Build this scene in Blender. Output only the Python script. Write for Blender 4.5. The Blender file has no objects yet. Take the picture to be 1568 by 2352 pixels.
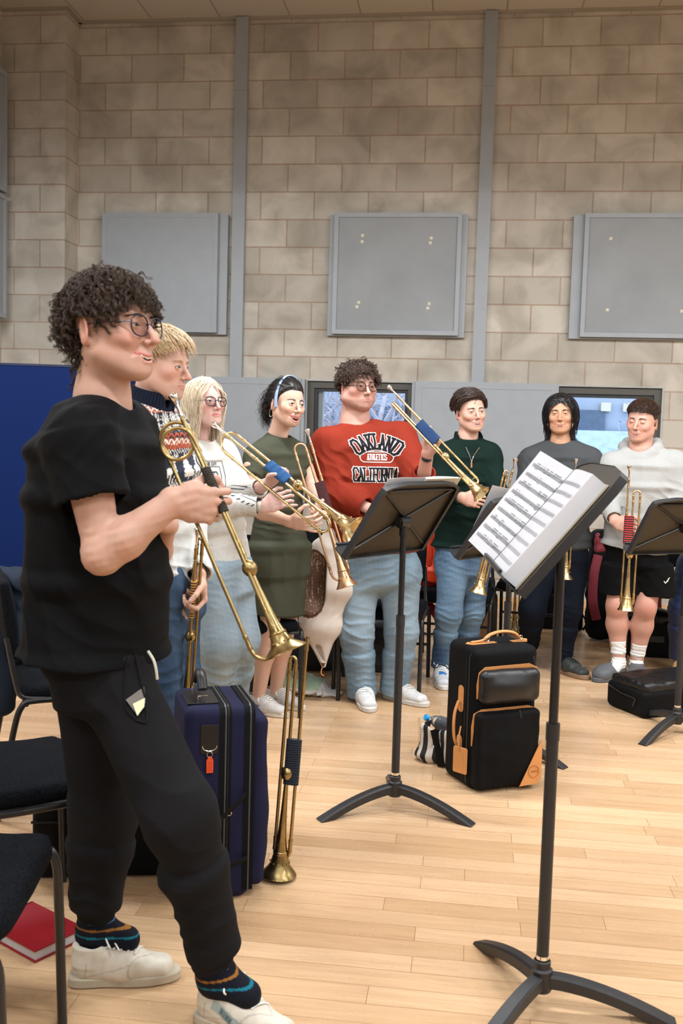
import bpy, math, random
import numpy as np
from mathutils import Vector, Matrix
from mathutils.bvhtree import BVHTree
# ---------------------------------------------------------------- camera, light, exposure
scene = bpy.context.scene
col = scene.collection
SC = 1.03
CH = 1.39 * SC                      # camera height
FPX = 35 / 36 * 2352                # 35 mm lens on a 24x36 frame held upright
_v1 = np.array([-18084., -694., FPX]); _v2 = np.array([296., -176., FPX])
_eX = -_v1 / np.linalg.norm(_v1)
_eY = _v2 - _eX * (_eX @ _v2); _eY /= np.linalg.norm(_eY)
_eZ = np.cross(_eX, _eY)
ROT = np.array([_eX, _eY, _eZ])     # camera (x right, y down, z forward) -> world
cam_d = bpy.data.cameras.new('camera'); cam_d.sensor_fit = 'VERTICAL'; cam_d.sensor_height = 36; cam_d.lens = 35
cam_d.clip_start = 0.05; cam_d.clip_end = 200
cam = bpy.data.objects.new('camera', cam_d); col.objects.link(cam)
cam.matrix_world = Matrix.Translation((0, 0, CH)) @ Matrix([list(r) for r in np.column_stack([ROT[:, 0], -ROT[:, 1], -ROT[:, 2]])]).to_4x4()
cam_d.dof.use_dof = True; cam_d.dof.focus_distance = 5.2; cam_d.dof.aperture_fstop = 8.0
scene.camera = cam
scene.view_settings.view_transform = 'Standard'; scene.view_settings.look = 'None'
scene.view_settings.gamma = 1; scene.view_settings.use_curve_mapping = False
scene.view_settings.exposure = 0.0
WD = 8.30 * SC                      # distance of the back wall
CEIL = CH + 0.4059 * WD
world = bpy.data.worlds.new('sky'); scene.world = world; world.use_nodes = True
_bg = world.node_tree.nodes['Background']; _bg.inputs[0].default_value = (0.74, 0.86, 1.0, 1); _bg.inputs[1].default_value = 3.0
LAMP_POWER = 76
LAMP_COL = (0.93, 0.965, 1.0)
try:
    scene.cycles.max_bounces = 6; scene.cycles.diffuse_bounces = 3; scene.cycles.glossy_bounces = 3
    scene.cycles.transmission_bounces = 5; scene.cycles.transparent_max_bounces = 8
except Exception: pass

def ray(px, py): return ROT @ np.array([px - 784., py - 1176., FPX])
def P(px, py, Y):                   # the point of the world seen at a pixel at depth Y
    r = ray(px, py); p = r * (Y / r[1]); return np.array([p[0], p[1], p[2] + CH])
def F(px, py, z=0.):                # the point of a level plane seen at a pixel
    r = ray(px, py); p = r * ((z - CH) / r[2]); return np.array([p[0], p[1], z])
def XP(px, py, X):
    r = ray(px, py); p = r * (X / r[0]); return np.array([p[0], p[1], p[2] + CH])
def A(*a): return np.array(a, float)
def nrm(v): v = np.asarray(v, float); return v / (np.linalg.norm(v) + 1e-12)
UP = A(0, 0, 1)
# ---------------------------------------------------------------- materials
def srgb(r, g, b):
    f = lambda c: (c / 255 / 12.92) if c <= 10 else ((c / 255 + .055) / 1.055) ** 2.4
    return (f(r), f(g), f(b), 1)
class NT:
    def __init__(s, name):
        s.m = bpy.data.materials.new(name); s.m.use_nodes = True; s.t = s.m.node_tree
        s.b = s.t.nodes['Principled BSDF']; s.L = s.t.links.new
    def n(s, typ, **kw):
        x = s.t.nodes.new('ShaderNode' + typ)
        for k, v in kw.items():
            if isinstance(k, str) and hasattr(x, k) and not k.startswith('i_'): setattr(x, k, v)
        return x
    def noise(s, scale, detail=3, rough=.5, vec=None, dist=0):
        x = s.n('TexNoise'); x.inputs['Scale'].default_value = scale; x.inputs['Detail'].default_value = detail
        x.inputs['Roughness'].default_value = rough; x.inputs['Distortion'].default_value = dist
        if vec is None: vec = s.pos()
        s.L(vec, x.inputs['Vector']); return x.outputs['Fac']
    def pos(s, kind='Object'):
        if not hasattr(s, '_tc'): s._tc = s.n('TexCoord')
        return s._tc.outputs[kind]
    def mapping(s, vec, loc=(0, 0, 0), rot=(0, 0, 0), scale=(1, 1, 1)):
        x = s.n('Mapping'); x.inputs['Location'].default_value = loc; x.inputs['Rotation'].default_value = rot; x.inputs['Scale'].default_value = scale
        s.L(vec, x.inputs['Vector']); return x.outputs[0]
    def ramp(s, fac, stops):
        x = s.n('ValToRGB'); cr = x.color_ramp
        while len(cr.elements) < len(stops): cr.elements.new(.5)
        for e, (p, c) in zip(cr.elements, stops):
            e.position = p; e.color = c if len(c) == 4 else (*c, 1)
        s.L(fac, x.inputs[0]); return x.outputs[0]
    def mix(s, fac, a, b, mode='MIX'):
        x = s.n('Mix', data_type='RGBA', blend_type=mode)
        for i, v in ((0, fac), (6, a), (7, b)):
            if hasattr(v, 'links') or hasattr(v, 'is_linked'): s.L(v, x.inputs[i])
            elif i == 0: x.inputs[0].default_value = v
            else: x.inputs[i].default_value = v
        return x.outputs[2]
    def math(s, op, a, b=0., c=0.):
        x = s.n('Math', operation=op)
        for i, v in enumerate((a, b, c)):
            if hasattr(v, 'is_linked'): s.L(v, x.inputs[i])
            else: x.inputs[i].default_value = v
        return x.outputs[0]
    def bump(s, h, strength=.3, dist=.01):
        x = s.n('Bump'); x.inputs['Strength'].default_value = strength; x.inputs['Distance'].default_value = dist
        s.L(h, x.inputs['Height'])
        if s.b.inputs['Normal'].is_linked: s.L(s.b.inputs['Normal'].links[0].from_socket, x.inputs['Normal'])
        s.L(x.outputs[0], s.b.inputs['Normal']); return x
    def set(s, **kw):
        for k, v in kw.items():
            i = s.b.inputs[{'color': 'Base Color', 'rough': 'Roughness', 'metal': 'Metallic', 'spec': 'Specular IOR Level', 'trans': 'Transmission Weight',
                            'sheen': 'Sheen Weight', 'alpha': 'Alpha', 'coat': 'Coat Weight', 'sss': 'Subsurface Weight', 'ior': 'IOR', 'em': 'Emission Color', 'emw': 'Emission Strength', 'aniso': 'Anisotropic'}[k]]
            if hasattr(v, 'is_linked'): s.L(v, i)
            else: i.default_value = v
        return s
_mc = {}
def mat(name, color, rough=.6, metal=0., var=.12, vscale=8., bump=0., bscale=200., spec=.5, sheen=0., coat=0., **kw):
    if name in _mc: return _mc[name]
    t = NT(name); c = tuple(color) if len(color) == 4 else (*color, 1)
    if rough >= .7 and not metal: spec = .15; sheen = 0.
    d = tuple(x * (1 - var) for x in c[:3]) + (1,); l = tuple(min(1, x * (1 + var)) for x in c[:3]) + (1,)
    t.set(color=t.ramp(t.noise(vscale, 4), [(.3, d), (.7, l)]), rough=rough, metal=metal, spec=spec, sheen=sheen, coat=coat, **kw)
    if bump: t.bump(t.noise(bscale, 2), bump, .002)
    _mc[name] = t.m; return t.m
def vmat(name, rough=.7, bump=0., bscale=300., spec=.3, sheen=0., sss=0., rib=None, var=.0, vscale=20., weave=0):
    """a material whose colour is the dye of the cloth or skin, kept per vertex"""
    if name in _mc: return _mc[name]
    t = NT(name); a = t.n('VertexColor'); a.layer_name = 'Col'; c = a.outputs[0]
    if var:
        c = t.mix(1.0, c, t.ramp(t.noise(vscale, 5, .6), [(.25, (1 - var,) * 3), (.75, (1, 1, 1))]), 'MULTIPLY')
    t.set(color=c, rough=rough, spec=spec, sheen=sheen)
    if sss: t.set(sss=sss); t.b.inputs['Subsurface Radius'].default_value = (.012, .004, .002); t.b.inputs['Subsurface Scale'].default_value = .5
    if bump: t.bump(t.noise(bscale, 3), bump, .002)
    if weave:
        w = t.n('TexWave', wave_type='BANDS', bands_direction='DIAGONAL'); w.inputs['Scale'].default_value = weave; w.inputs['Distortion'].default_value = 1.
        t.L(t.pos(), w.inputs['Vector']); t.bump(w.outputs['Fac'], .25, .001)
    _mc[name] = t.m; return t.m
# ---------------------------------------------------------------- objects
def link(o, parent=None):
    col.objects.link(o)
    if parent is not None: o.parent = parent
    return o
def tag(o, label=None, cat=None, group=None, kind=None):
    for k, v in (('label', label), ('category', cat), ('group', group), ('kind', kind)):
        if v: o[k] = v
    return o
def thing(name, label, cat, loc=(0, 0, 0), rotz=0, group=None):
    o = bpy.data.objects.new(name, None); o.empty_display_size = .05
    o.location = tuple(loc); o.rotation_euler = (0, 0, rotz); link(o); return tag(o, label, cat, group)
def wloc(o):
    p = np.zeros(3)
    while o is not None: p += np.array(o.location); o = o.parent
    return p
def copy_tree(o, parent=None):
    c = o.copy(); col.objects.link(c); c.parent = parent
    for ch in list(o.children): copy_tree(ch, c)
    return c
class MB:
    def __init__(s): s.v = []; s.f = []; s.m = []; s.n = 0; s.c = []
    def add(s, v, f, mi=0, c=None):
        v = np.asarray(v, float).reshape(-1, 3); s.v.append(v)
        s.f += [tuple(int(i) + s.n for i in q) for q in f]; s.m += [mi] * len(f); s.n += len(v)
        s.c.append(np.tile(np.array((c if c is not None else (1, 1, 1))[:3], float), (len(v), 1))); return s
    def box(s, lo, hi, M=None, mi=0, c=None):
        x0, y0, z0 = lo; x1, y1, z1 = hi
        v = np.array([(x0, y0, z0), (x1, y0, z0), (x1, y1, z0), (x0, y1, z0), (x0, y0, z1), (x1, y0, z1), (x1, y1, z1), (x0, y1, z1)], float)
        if M is not None: v = v @ np.array(M[0]).T + np.array(M[1])
        return s.add(v, [(0, 3, 2, 1), (4, 5, 6, 7), (0, 1, 5, 4), (1, 2, 6, 5), (2, 3, 7, 6), (3, 0, 4, 7)], mi, c)
    def tube(s, path, r, n=10, closed=False, cap=True, mi=0, c=None, flat=None):
        p = np.asarray(path, float); N = len(p)
        if np.isscalar(r): r = np.full(N, r)
        t = np.gradient(p, axis=0) if not closed else (np.roll(p, -1, 0) - np.roll(p, 1, 0))
        t /= (np.linalg.norm(t, axis=1)[:, None] + 1e-12)
        u = np.cross(t[0], [0, 0, 1.]); 
        if np.linalg.norm(u) < 1e-3: u = np.cross(t[0], [0, 1., 0])
        u = nrm(u) if flat is None else nrm(np.array(flat[0]) - t[0] * (np.array(flat[0]) @ t[0]))
        V = []; an = np.arange(n) / n * 2 * math.pi
        for i in range(N):
            u = nrm(u - t[i] * (u @ t[i])); w = np.cross(t[i], u)
            fl = 1. if flat is None else flat[1]
            V.append(p[i] + r[i] * (np.cos(an)[:, None] * u + fl * np.sin(an)[:, None] * w))
        V = np.concatenate(V); f = []
        for i in range(N if closed else N - 1):
            a = i * n; b = ((i + 1) % N) * n
            for j in range(n): f.append((a + j, a + (j + 1) % n, b + (j + 1) % n, b + j))
        if cap and not closed: f.append(tuple(range(n))[::-1]); f.append(tuple((N - 1) * n + j for j in range(n)))
        return s.add(V, f, mi, c)
    def lathe(s, prof, o, ax, n=32, mi=0, c=None, cap=False):
        ax = nrm(ax); u = nrm(np.cross(ax, [0, 0, 1.]) if abs(ax[2]) < .9 else np.cross(ax, [1., 0, 0])); w = np.cross(ax, u)
        an = np.arange(n) / n * 2 * math.pi; ring = np.cos(an)[:, None] * u + np.sin(an)[:, None] * w
        V = np.concatenate([np.asarray(o) + ax * a + ring * r for a, r in prof]); f = []
        for i in range(len(prof) - 1):
            for j in range(n): f.append((i * n + j, i * n + (j + 1) % n, (i + 1) * n + (j + 1) % n, (i + 1) * n + j))
        if cap: f.append(tuple(range(n))[::-1]); f.append(tuple((len(prof) - 1) * n + j for j in range(n)))
        return s.add(V, f, mi, c)
    def prism(s, poly, o, e1, e2, e3, depth, mi=0, c=None, bevel=0.):
        """polygon (u,v) in the plane e1,e2 at o pushed along e3 by depth"""
        q = np.asarray(poly, float); n = len(q); o = np.asarray(o, float); e1, e2, e3 = map(np.asarray, (e1, e2, e3))
        def off(b):
            if not b: return q
            a = q - np.roll(q, 1, 0); bb = np.roll(q, -1, 0) - q
            na = np.stack([a[:, 1], -a[:, 0]], 1); nb = np.stack([bb[:, 1], -bb[:, 0]], 1)
            na /= np.linalg.norm(na, axis=1)[:, None] + 1e-9; nb /= np.linalg.norm(nb, axis=1)[:, None] + 1e-9
            m = na + nb; m /= np.linalg.norm(m, axis=1)[:, None] + 1e-9
            ar = np.sum(q[:, 0] * np.roll(q[:, 1], -1) - np.roll(q[:, 0], -1) * q[:, 1])
            return q - m * b * (1 if ar > 0 else -1)
        lv = [(0, 0), (depth, 0)] if not bevel else [(0, bevel), (bevel, 0), (depth - bevel, 0), (depth, bevel)]
        V = np.concatenate([o + off(b)[:, :1] * e1 + off(b)[:, 1:] * e2 + e3 * d for d, b in lv]); f = []
        for i in range(len(lv) - 1):
            for j in range(n): f.append((i * n + j, i * n + (j + 1) % n, (i + 1) * n + (j + 1) % n, (i + 1) * n + j))
        f.append(tuple(range(n))[::-1]); f.append(tuple((len(lv) - 1) * n + j for j in range(n)))
        return s.add(V, f, mi, c)
    def ball(s, c0, r, n=16, mi=0, c=None, ax=UP):
        r = np.atleast_1d(r); th = np.linspace(0.0001, math.pi - .0001, n // 2 + 1)
        if len(r) == 1: return s.lathe([(-r[0] * math.cos(t), r[0] * math.sin(t)) for t in th], c0, ax, n, mi, c)
        an = np.arange(n) / n * 2 * math.pi
        V = np.concatenate([np.stack([r[0] * math.sin(t) * np.cos(an), r[1] * math.sin(t) * np.sin(an), np.full(n, -r[2] * math.cos(t))], 1) for t in th]) + np.asarray(c0)
        f = [(i * n + j, i * n + (j + 1) % n, (i + 1) * n + (j + 1) % n, (i + 1) * n + j) for i in range(len(th) - 1) for j in range(n)]
        return s.add(V, f, mi, c)
    def rbox(s, ctr, half, r, axes=None, seg=4, mi=0, c=None, puff=0.):
        """rounded box made of a cube-sphere pushed out to the corners"""
        half = np.array(half, float); r = min(r, half.min() * .999); g = []
        k = seg; ts = np.concatenate([-1 + np.tan(np.linspace(0, 1, k + 1) * math.pi / 4) * 0, []])
        a = np.linspace(0, math.pi / 2, 2 * k + 1)
        one = np.concatenate([-half[0] + r - r * np.cos(a / 1), []])
        V = []; fcs = []; base = 0
        for axi in range(3):
            for sg in (-1, 1):
                uu = np.linspace(-1, 1, 2 * k + 2)
                def coord(h_):
                    l = np.linspace(-math.pi / 4, 0, k + 1); rr = np.linspace(0, math.pi / 4, k + 1)
                    return [(-(h_ - r), x) for x in l] + [((h_ - r), x) for x in rr]
                i1, i2 = [(1, 2), (2, 0), (0, 1)][axi]
                c1, c2 = coord(half[i1]), coord(half[i2]); n1, n2 = len(c1), len(c2)
                for p1, a1 in c1:
                    for p2, a2 in c2:
                        d = np.zeros(3); d[axi] = sg; d[i1] = math.tan(a1); d[i2] = math.tan(a2); d = nrm(d) * r
                        b = np.zeros(3); b[axi] = sg * (half[axi] - r); b[i1] = p1; b[i2] = p2
                        V.append(b + d)
                for x in range(n1 - 1):
                    for y in range(n2 - 1):
                        q = (base + x * n2 + y, base + (x + 1) * n2 + y, base + (x + 1) * n2 + y + 1, base + x * n2 + y + 1)
                        fcs.append(q if sg > 0 else q[::-1])
                base += n1 * n2
        V = np.array(V)
        if axes is not None: V = V @ np.array(axes)
        return s.add(V + np.asarray(ctr), fcs, mi, c)
    def build(s, name, mats, parent=None, world=True, smooth=True, ang=40, colors=False):
        V = np.concatenate(s.v) if s.v else np.zeros((0, 3))
        if world and parent is not None: V = V - wloc(parent)
        me = bpy.data.meshes.new(name); me.from_pydata(V.tolist(), [], s.f)
        if not isinstance(mats, (list, tuple)): mats = [mats]
        for m in mats: me.materials.append(m)
        if len(mats) > 1: me.polygons.foreach_set('material_index', s.m)
        if smooth:
            me.polygons.foreach_set('use_smooth', [True] * len(me.polygons))
            try: me.set_sharp_from_angle(angle=math.radians(ang))
            except Exception: pass
        if colors:
            ca = me.color_attributes.new('Col', 'FLOAT_COLOR', 'POINT'); C = np.concatenate(s.c)
            ca.data.foreach_set('color', np.concatenate([C, np.ones((len(C), 1))], 1).ravel())
        me.update()
        o = bpy.data.objects.new(name, me); return link(o, parent)
def struct(name, mb, m, **kw):
    o = mb.build(name, m, **kw); o['kind'] = 'structure'; return o
# ---------------------------------------------------------------- signed distance modelling (bodies, cloth, bags)
def surface_nets(Fd, org, h):
    Fd[0], Fd[-1] = 1, 1; Fd[:, 0], Fd[:, -1] = 1, 1; Fd[:, :, 0], Fd[:, :, -1] = 1, 1
    I = Fd < 0; nx, ny, nz = Fd.shape
    cnt = np.zeros((nx - 1, ny - 1, nz - 1), np.int8)
    cs = [(a, b, c) for a in (0, 1) for b in (0, 1) for c in (0, 1)]
    for a, b, c in cs: cnt += I[a:nx - 1 + a, b:ny - 1 + b, c:nz - 1 + c]
    act = np.argwhere((cnt > 0) & (cnt < 8)); del cnt
    if len(act) == 0: return np.zeros((0, 3)), np.zeros((0, 4), int)
    idx = np.full((nx - 1, ny - 1, nz - 1), -1, np.int32); idx[act[:, 0], act[:, 1], act[:, 2]] = np.arange(len(act))
    val = np.stack([Fd[act[:, 0] + a, act[:, 1] + b, act[:, 2] + c] for a, b, c in cs], 1)
    acc = np.zeros((len(act), 3)); w = np.zeros(len(act)); C = np.array(cs, float)
    for i in range(8):
        for j in range(i + 1, 8):
            if np.abs(C[i] - C[j]).sum() != 1: continue
            vi, vj = val[:, i], val[:, j]; m = (vi < 0) != (vj < 0)
            t = vi[m] / (vi[m] - vj[m]); acc[m] += C[i] + t[:, None] * (C[j] - C[i]); w[m] += 1
    V = (act + acc / w[:, None]) * h + org
    Q = []
    for ax in range(3):
        sl0 = [slice(None)] * 3; sl1 = [slice(None)] * 3; sl0[ax] = slice(0, -1); sl1[ax] = slice(1, None)
        ch = np.argwhere(I[tuple(sl0)] != I[tuple(sl1)])
        o1, o2 = [(1, 2), (2, 0), (0, 1)][ax]
        ok = (ch[:, o1] > 0) & (ch[:, o2] > 0) & (ch[:, o1] < Fd.shape[o1] - 1) & (ch[:, o2] < Fd.shape[o2] - 1); ch = ch[ok]
        ins = I[ch[:, 0], ch[:, 1], ch[:, 2]]
        def cell(d1, d2):
            c = ch.copy(); c[:, o1] -= d1; c[:, o2] -= d2; return idx[c[:, 0], c[:, 1], c[:, 2]]
        q = np.stack([cell(1, 1), cell(0, 1), cell(0, 0), cell(1, 0)], 1)
        q[~ins] = q[~ins][:, ::-1]; Q.append(q)
    return V, np.concatenate(Q)
class SDF:
    def __init__(s, h=.004): s.h = h; s.ops = []
    def cone(s, a, b, ra, rb=None, e1=None, k=.02, op='u', cap=1.):
        a = np.asarray(a, float); b = np.asarray(b, float); rb = ra if rb is None else rb
        ra = (ra, ra) if np.isscalar(ra) else ra; rb = (rb, rb) if np.isscalar(rb) else rb
        L = np.linalg.norm(b - a); u = (b - a) / L if L > 1e-6 else UP; 
        e = np.asarray(e1, float) if e1 is not None else (A(1, 0, 0) if abs(u[0]) < .8 else A(0, 1, 0))
        e = nrm(e - u * (e @ u)); e2 = np.cross(u, e)
        def fn(X, Y, Z):
            dx, dy, dz = X - a[0], Y - a[1], Z - a[2]
            t = dx * u[0] + dy * u[1] + dz * u[2]; tc = np.clip(t, 0, L); q = tc / max(L, 1e-6)
            r1 = ra[0] + q * (rb[0] - ra[0]); r2 = ra[1] + q * (rb[1] - ra[1])
            A1 = (dx * e[0] + dy * e[1] + dz * e[2]) / r1; A2 = (dx * e2[0] + dy * e2[1] + dz * e2[2]) / r2
            mn = np.minimum(r1, r2); A3 = (t - tc) / (mn * cap)
            return (np.sqrt(A1 * A1 + A2 * A2 + A3 * A3) - 1) * mn
        R = max(max(ra), max(rb)); s.ops.append((fn, np.minimum(a, b) - R, np.maximum(a, b) + R, k, op)); return s
    def ell(s, c, r, axes=None, k=.02, op='u'):
        c = np.asarray(c, float); r = np.array([r] * 3 if np.isscalar(r) else r, float); ax = np.eye(3) if axes is None else np.array(axes)
        def fn(X, Y, Z):
            dx, dy, dz = X - c[0], Y - c[1], Z - c[2]; k0 = 0; k1 = 0
            for i in range(3):
                q = (dx * ax[i][0] + dy * ax[i][1] + dz * ax[i][2]) / r[i]; k0 = k0 + q * q; k1 = k1 + (q / r[i]) ** 2
            k0 = np.sqrt(k0); return k0 * (k0 - 1) / (np.sqrt(k1) + 1e-9)
        R = r.max(); s.ops.append((fn, c - R, c + R, k, op)); return s
    def box(s, c, half, axes=None, r=.01, k=.01, op='u'):
        c = np.asarray(c, float); half = np.asarray(half, float); ax = np.eye(3) if axes is None else np.array(axes)
        def fn(X, Y, Z):
            d = [np.abs((X - c[0]) * ax[i][0] + (Y - c[1]) * ax[i][1] + (Z - c[2]) * ax[i][2]) - half[i] + r for i in range(3)]
            out = np.sqrt(sum(np.maximum(q, 0) ** 2 for q in d)); ins = np.minimum(np.maximum(d[0], np.maximum(d[1], d[2])), 0)
            return out + ins - r
        R = np.linalg.norm(half); s.ops.append((fn, c - R, c + R, k, op)); return s
    def cut(s, p0, n, k=.003):          # keep the side the normal points away from
        p0 = np.asarray(p0, float); n = nrm(n)
        s.ops.append((lambda X, Y, Z: (X - p0[0]) * n[0] + (Y - p0[1]) * n[1] + (Z - p0[2]) * n[2], None, None, k, 'i')); return s
    def surf(s, x, z, y0=.05, y1=.14):   # front surface of a head at (x, z)
        Y_ = np.linspace(y0, y1, 361); v = np.full(361, .2); X_ = np.full(361, x); Z_ = np.full(361, z)
        for fn, l, u, k, op in s.ops:
            d = fn(X_, Y_, Z_)
            if op == 'u': hh = np.maximum(k - np.abs(v - d), 0) / k; v = np.minimum(v, d) - hh * hh * k * .25
            else: d = -d if op == 'd' else d; hh = np.maximum(k - np.abs(v - d), 0) / k; v = np.maximum(v, d) + hh * hh * k * .25
        i = np.argwhere(v < 0); return Y_[i[-1, 0]] if len(i) else y0
    def mesh(s, disp=None, amp=.01):
        lo = np.min([o[1] for o in s.ops if o[4] == 'u'], 0) - 3 * s.h - amp; hi = np.max([o[2] for o in s.ops if o[4] == 'u'], 0) + 3 * s.h + amp
        n = np.ceil((hi - lo) / s.h).astype(int) + 1
        G = [lo[i] + np.arange(n[i]) * s.h for i in range(3)]; G = [g.astype(np.float32) for g in G]
        Fd = np.full(tuple(n), .2, np.float32)
        for fn, l, u, k, op in s.ops:
            if l is None: sl = [slice(0, n[i]) for i in range(3)]
            else:
                m = k + 4 * s.h
                sl = [slice(max(0, int((l[i] - m - lo[i]) / s.h)), max(0, min(n[i], int((u[i] + m - lo[i]) / s.h) + 2))) for i in range(3)]
            if any(q.stop <= q.start for q in sl): continue
            sl = tuple(sl); X, Y, Z = G[0][sl[0]][:, None, None], G[1][sl[1]][None, :, None], G[2][sl[2]][None, None, :]
            d = fn(X, Y, Z).astype(np.float32); a = Fd[sl]
            if op == 'u': hh = np.maximum(k - np.abs(a - d), 0) / k; Fd[sl] = np.minimum(a, d) - hh * hh * k * .25
            elif op == 'd': d = -d; hh = np.maximum(k - np.abs(a - d), 0) / k; Fd[sl] = np.maximum(a, d) + hh * hh * k * .25
            else: hh = np.maximum(k - np.abs(a - d), 0) / k; Fd[sl] = np.maximum(a, d) + hh * hh * k * .25
        if disp is not None:
            m = np.argwhere(np.abs(Fd) < amp + 2.5 * s.h); Pn = lo + m * s.h
            Fd[m[:, 0], m[:, 1], m[:, 2]] += disp(Pn).astype(np.float32)
        return surface_nets(Fd, lo, s.h)
_rs = {}
def sn(Pn, wl, seed=0, n=5):
    key = (seed, n)
    if key not in _rs:
        r = np.random.RandomState(seed); d = r.normal(size=(n, 3)); d /= np.linalg.norm(d, axis=1)[:, None]
        _rs[key] = (d * r.uniform(.6, 1.5, (n, 1)), r.uniform(0, 6.28, n))
    d, ph = _rs[key]; return np.sin(Pn @ (d.T * (2 * math.pi / wl)) + ph).sum(1) / n * 1.6
def wrinkles(patches, base=(.0015, .05), seed=1):
    def f(Pn):
        o = base[0] * .6 * sn(Pn, base[1], seed) if base[0] else np.zeros(len(Pn))
        for i, (c, R, d, wl, am) in enumerate(patches):
            q = Pn - np.asarray(c); R = np.array([R] * 3 if np.isscalar(R) else R)
            g = np.exp(-((q / R) ** 2).sum(1)); m = g > .03
            if not m.any(): continue
            ph = (q[m] @ nrm(d)) / wl + .35 * sn(Pn[m], R.max() * 1.3, seed + i + 7) + .12 * sn(Pn[m], wl * 2, seed + i + 3)
            o[m] -= .45 * am * g[m] * (1 - 2 * np.abs(np.sin(math.pi * ph)) ** .85)
        return o
    return f
def sdf_obj(name, parts, m, parent=None, colfn=None, smooth_it=0):
    """parts: list of (V,Q) or (V,Q,colour); one object"""
    VV = []; QQ = []; CC = []; n = 0
    for p in parts:
        V, Q = p[0], p[1]; VV.append(V); QQ.append(Q + n); n += len(V)
        c = p[2] if len(p) > 2 else colfn
        cc = c(V) if callable(c) else np.tile(np.array((c if c is not None else (1, 1, 1))[:3], float), (len(V), 1)); CC.append(cc)
    V = np.concatenate(VV); Q = np.concatenate(QQ); C = np.concatenate(CC)
    if parent is not None: V = V - wloc(parent)
    me = bpy.data.meshes.new(name); me.vertices.add(len(V)); me.vertices.foreach_set('co', V.astype(np.float32).ravel())
    me.loops.add(Q.size); me.loops.foreach_set('vertex_index', Q.astype(np.int32).ravel())
    me.polygons.add(len(Q)); me.polygons.foreach_set('loop_start', np.arange(len(Q), dtype=np.int32) * 4)
    try: me.polygons.foreach_set('loop_total', np.full(len(Q), 4, np.int32))
    except Exception: pass
    me.update(calc_edges=True); me.validate()
    me.polygons.foreach_set('use_smooth', [True] * len(me.polygons))
    ms = m if isinstance(m, (list, tuple)) else [m]
    for x in ms: me.materials.append(x)
    ca = me.color_attributes.new('Col', 'FLOAT_COLOR', 'POINT')
    ca.data.foreach_set('color', np.concatenate([C[:, :3], np.ones((len(C), 1))], 1).astype(np.float32).ravel())
    me.update(); o = bpy.data.objects.new(name, me); return link(o, parent)
def arc(c, r, a0, a1, e1, e2, n=12):
    return [np.asarray(c) + r * (math.cos(a) * np.asarray(e1) + math.sin(a) * np.asarray(e2)) for a in np.linspace(a0, a1, n)]
def rrect(w, h, r, n=5):
    q = []
    for cx, cy, a in ((w - r, h - r, 0), (-w + r, h - r, 90), (-w + r, -h + r, 180), (w - r, -h + r, 270)):
        q += [(cx + r * math.cos(math.radians(a + t)), cy + r * math.sin(math.radians(a + t))) for t in np.linspace(0, 90, n)]
    return q
def spline(pts, n=8):
    p = np.asarray(pts, float); p = np.vstack([2 * p[0] - p[1], p, 2 * p[-1] - p[-2]]); o = []
    for i in range(1, len(p) - 2):
        for t in np.arange(n) / n:
            o.append(.5 * ((2 * p[i]) + (-p[i - 1] + p[i + 1]) * t + (2 * p[i - 1] - 5 * p[i] + 4 * p[i + 1] - p[i + 2]) * t * t + (-p[i - 1] + 3 * p[i] - 3 * p[i + 1] + p[i + 2]) * t ** 3))
    o.append(p[-2]); return np.array(o)
# ================================================================ ROOM
YP = 8.02 * SC                                   # front face of the corner pier
XLW = P(4, 500, YP)[0]                           # left wall
XPR = P(150, 300, YP)[0]                         # right face of the pier
XR, YF = 5.6, -4.5                               # right wall and the wall behind the camera
zc = P(190, 191.5, WD)[2]                        # one course line of the back wall
BH, BW = .2250 * SC, .450 * SC
def block_mat(name, ax, off):
    t = NT(name); g = t.n('NewGeometry'); sp = t.n('SeparateXYZ'); t.L(g.outputs['Position'], sp.inputs[0])
    cb = t.n('CombineXYZ'); t.L(sp.outputs[ax], cb.inputs[0]); t.L(sp.outputs[2], cb.inputs[1])
    vec = t.mapping(cb.outputs[0], loc=(off[0], off[1], 0))
    wob = t.noise(3, 2, vec=vec); b = t.n('TexBrick'); b.offset = .5; b.squash = 1
    t.L(vec, b.inputs['Vector'])
    for k, v in (('Scale', 1), ('Mortar Size', .0055), ('Mortar Smooth', .25), ('Bias', 0), ('Brick Width', BW), ('Row Height', BH)): b.inputs[k].default_value = v
    b.inputs['Color1'].default_value = srgb(196, 188, 176); b.inputs['Color2'].default_value = srgb(216, 208, 195); b.inputs['Mortar'].default_value = srgb(196, 172, 152)
    blot = t.ramp(t.noise(3.2, 3, .5, vec=g.outputs['Position'], dist=.6), [(.32, (.70, .69, .67)), (.62, (1, 1, 1))])
    fine = t.ramp(t.noise(120, 3, .6, vec=g.outputs['Position']), [(.3, (.90, .90, .89)), (.7, (1.04, 1.04, 1.04))])
    sc = t.ramp(t.noise(26, 4, .75, vec=t.mapping(g.outputs['Position'], scale=(1, 1, .5)), dist=1.2), [(.70, (0, 0, 0)), (.76, (1, 1, 1))])
    c = t.mix(1., b.outputs['Color'], blot, 'MULTIPLY'); c = t.mix(1., c, fine, 'MULTIPLY'); c = t.mix(t.math('MULTIPLY', sc, .35), c, srgb(228, 224, 216))
    t.set(color=c, rough=.85, spec=.25)
    t.bump(t.math('ADD', t.math('MULTIPLY', b.outputs['Fac'], -1.), t.math('MULTIPLY', wob, .15)), .85, .012)
    t.bump(t.noise(260, 3, .7, vec=g.outputs['Position']), .35, .003); return t.m
XB = P(1197, 300, WD)[0]
_xo = P(362, 160, WD)[0]                          # a vertical joint on a course
M_blk = block_mat('painted_blockwork', 0, (-_xo + BW * 40.0, -zc + BH * 40))
M_blkY = block_mat('painted_blockwork_side', 1, (.1, -zc + BH * 40))
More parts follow.
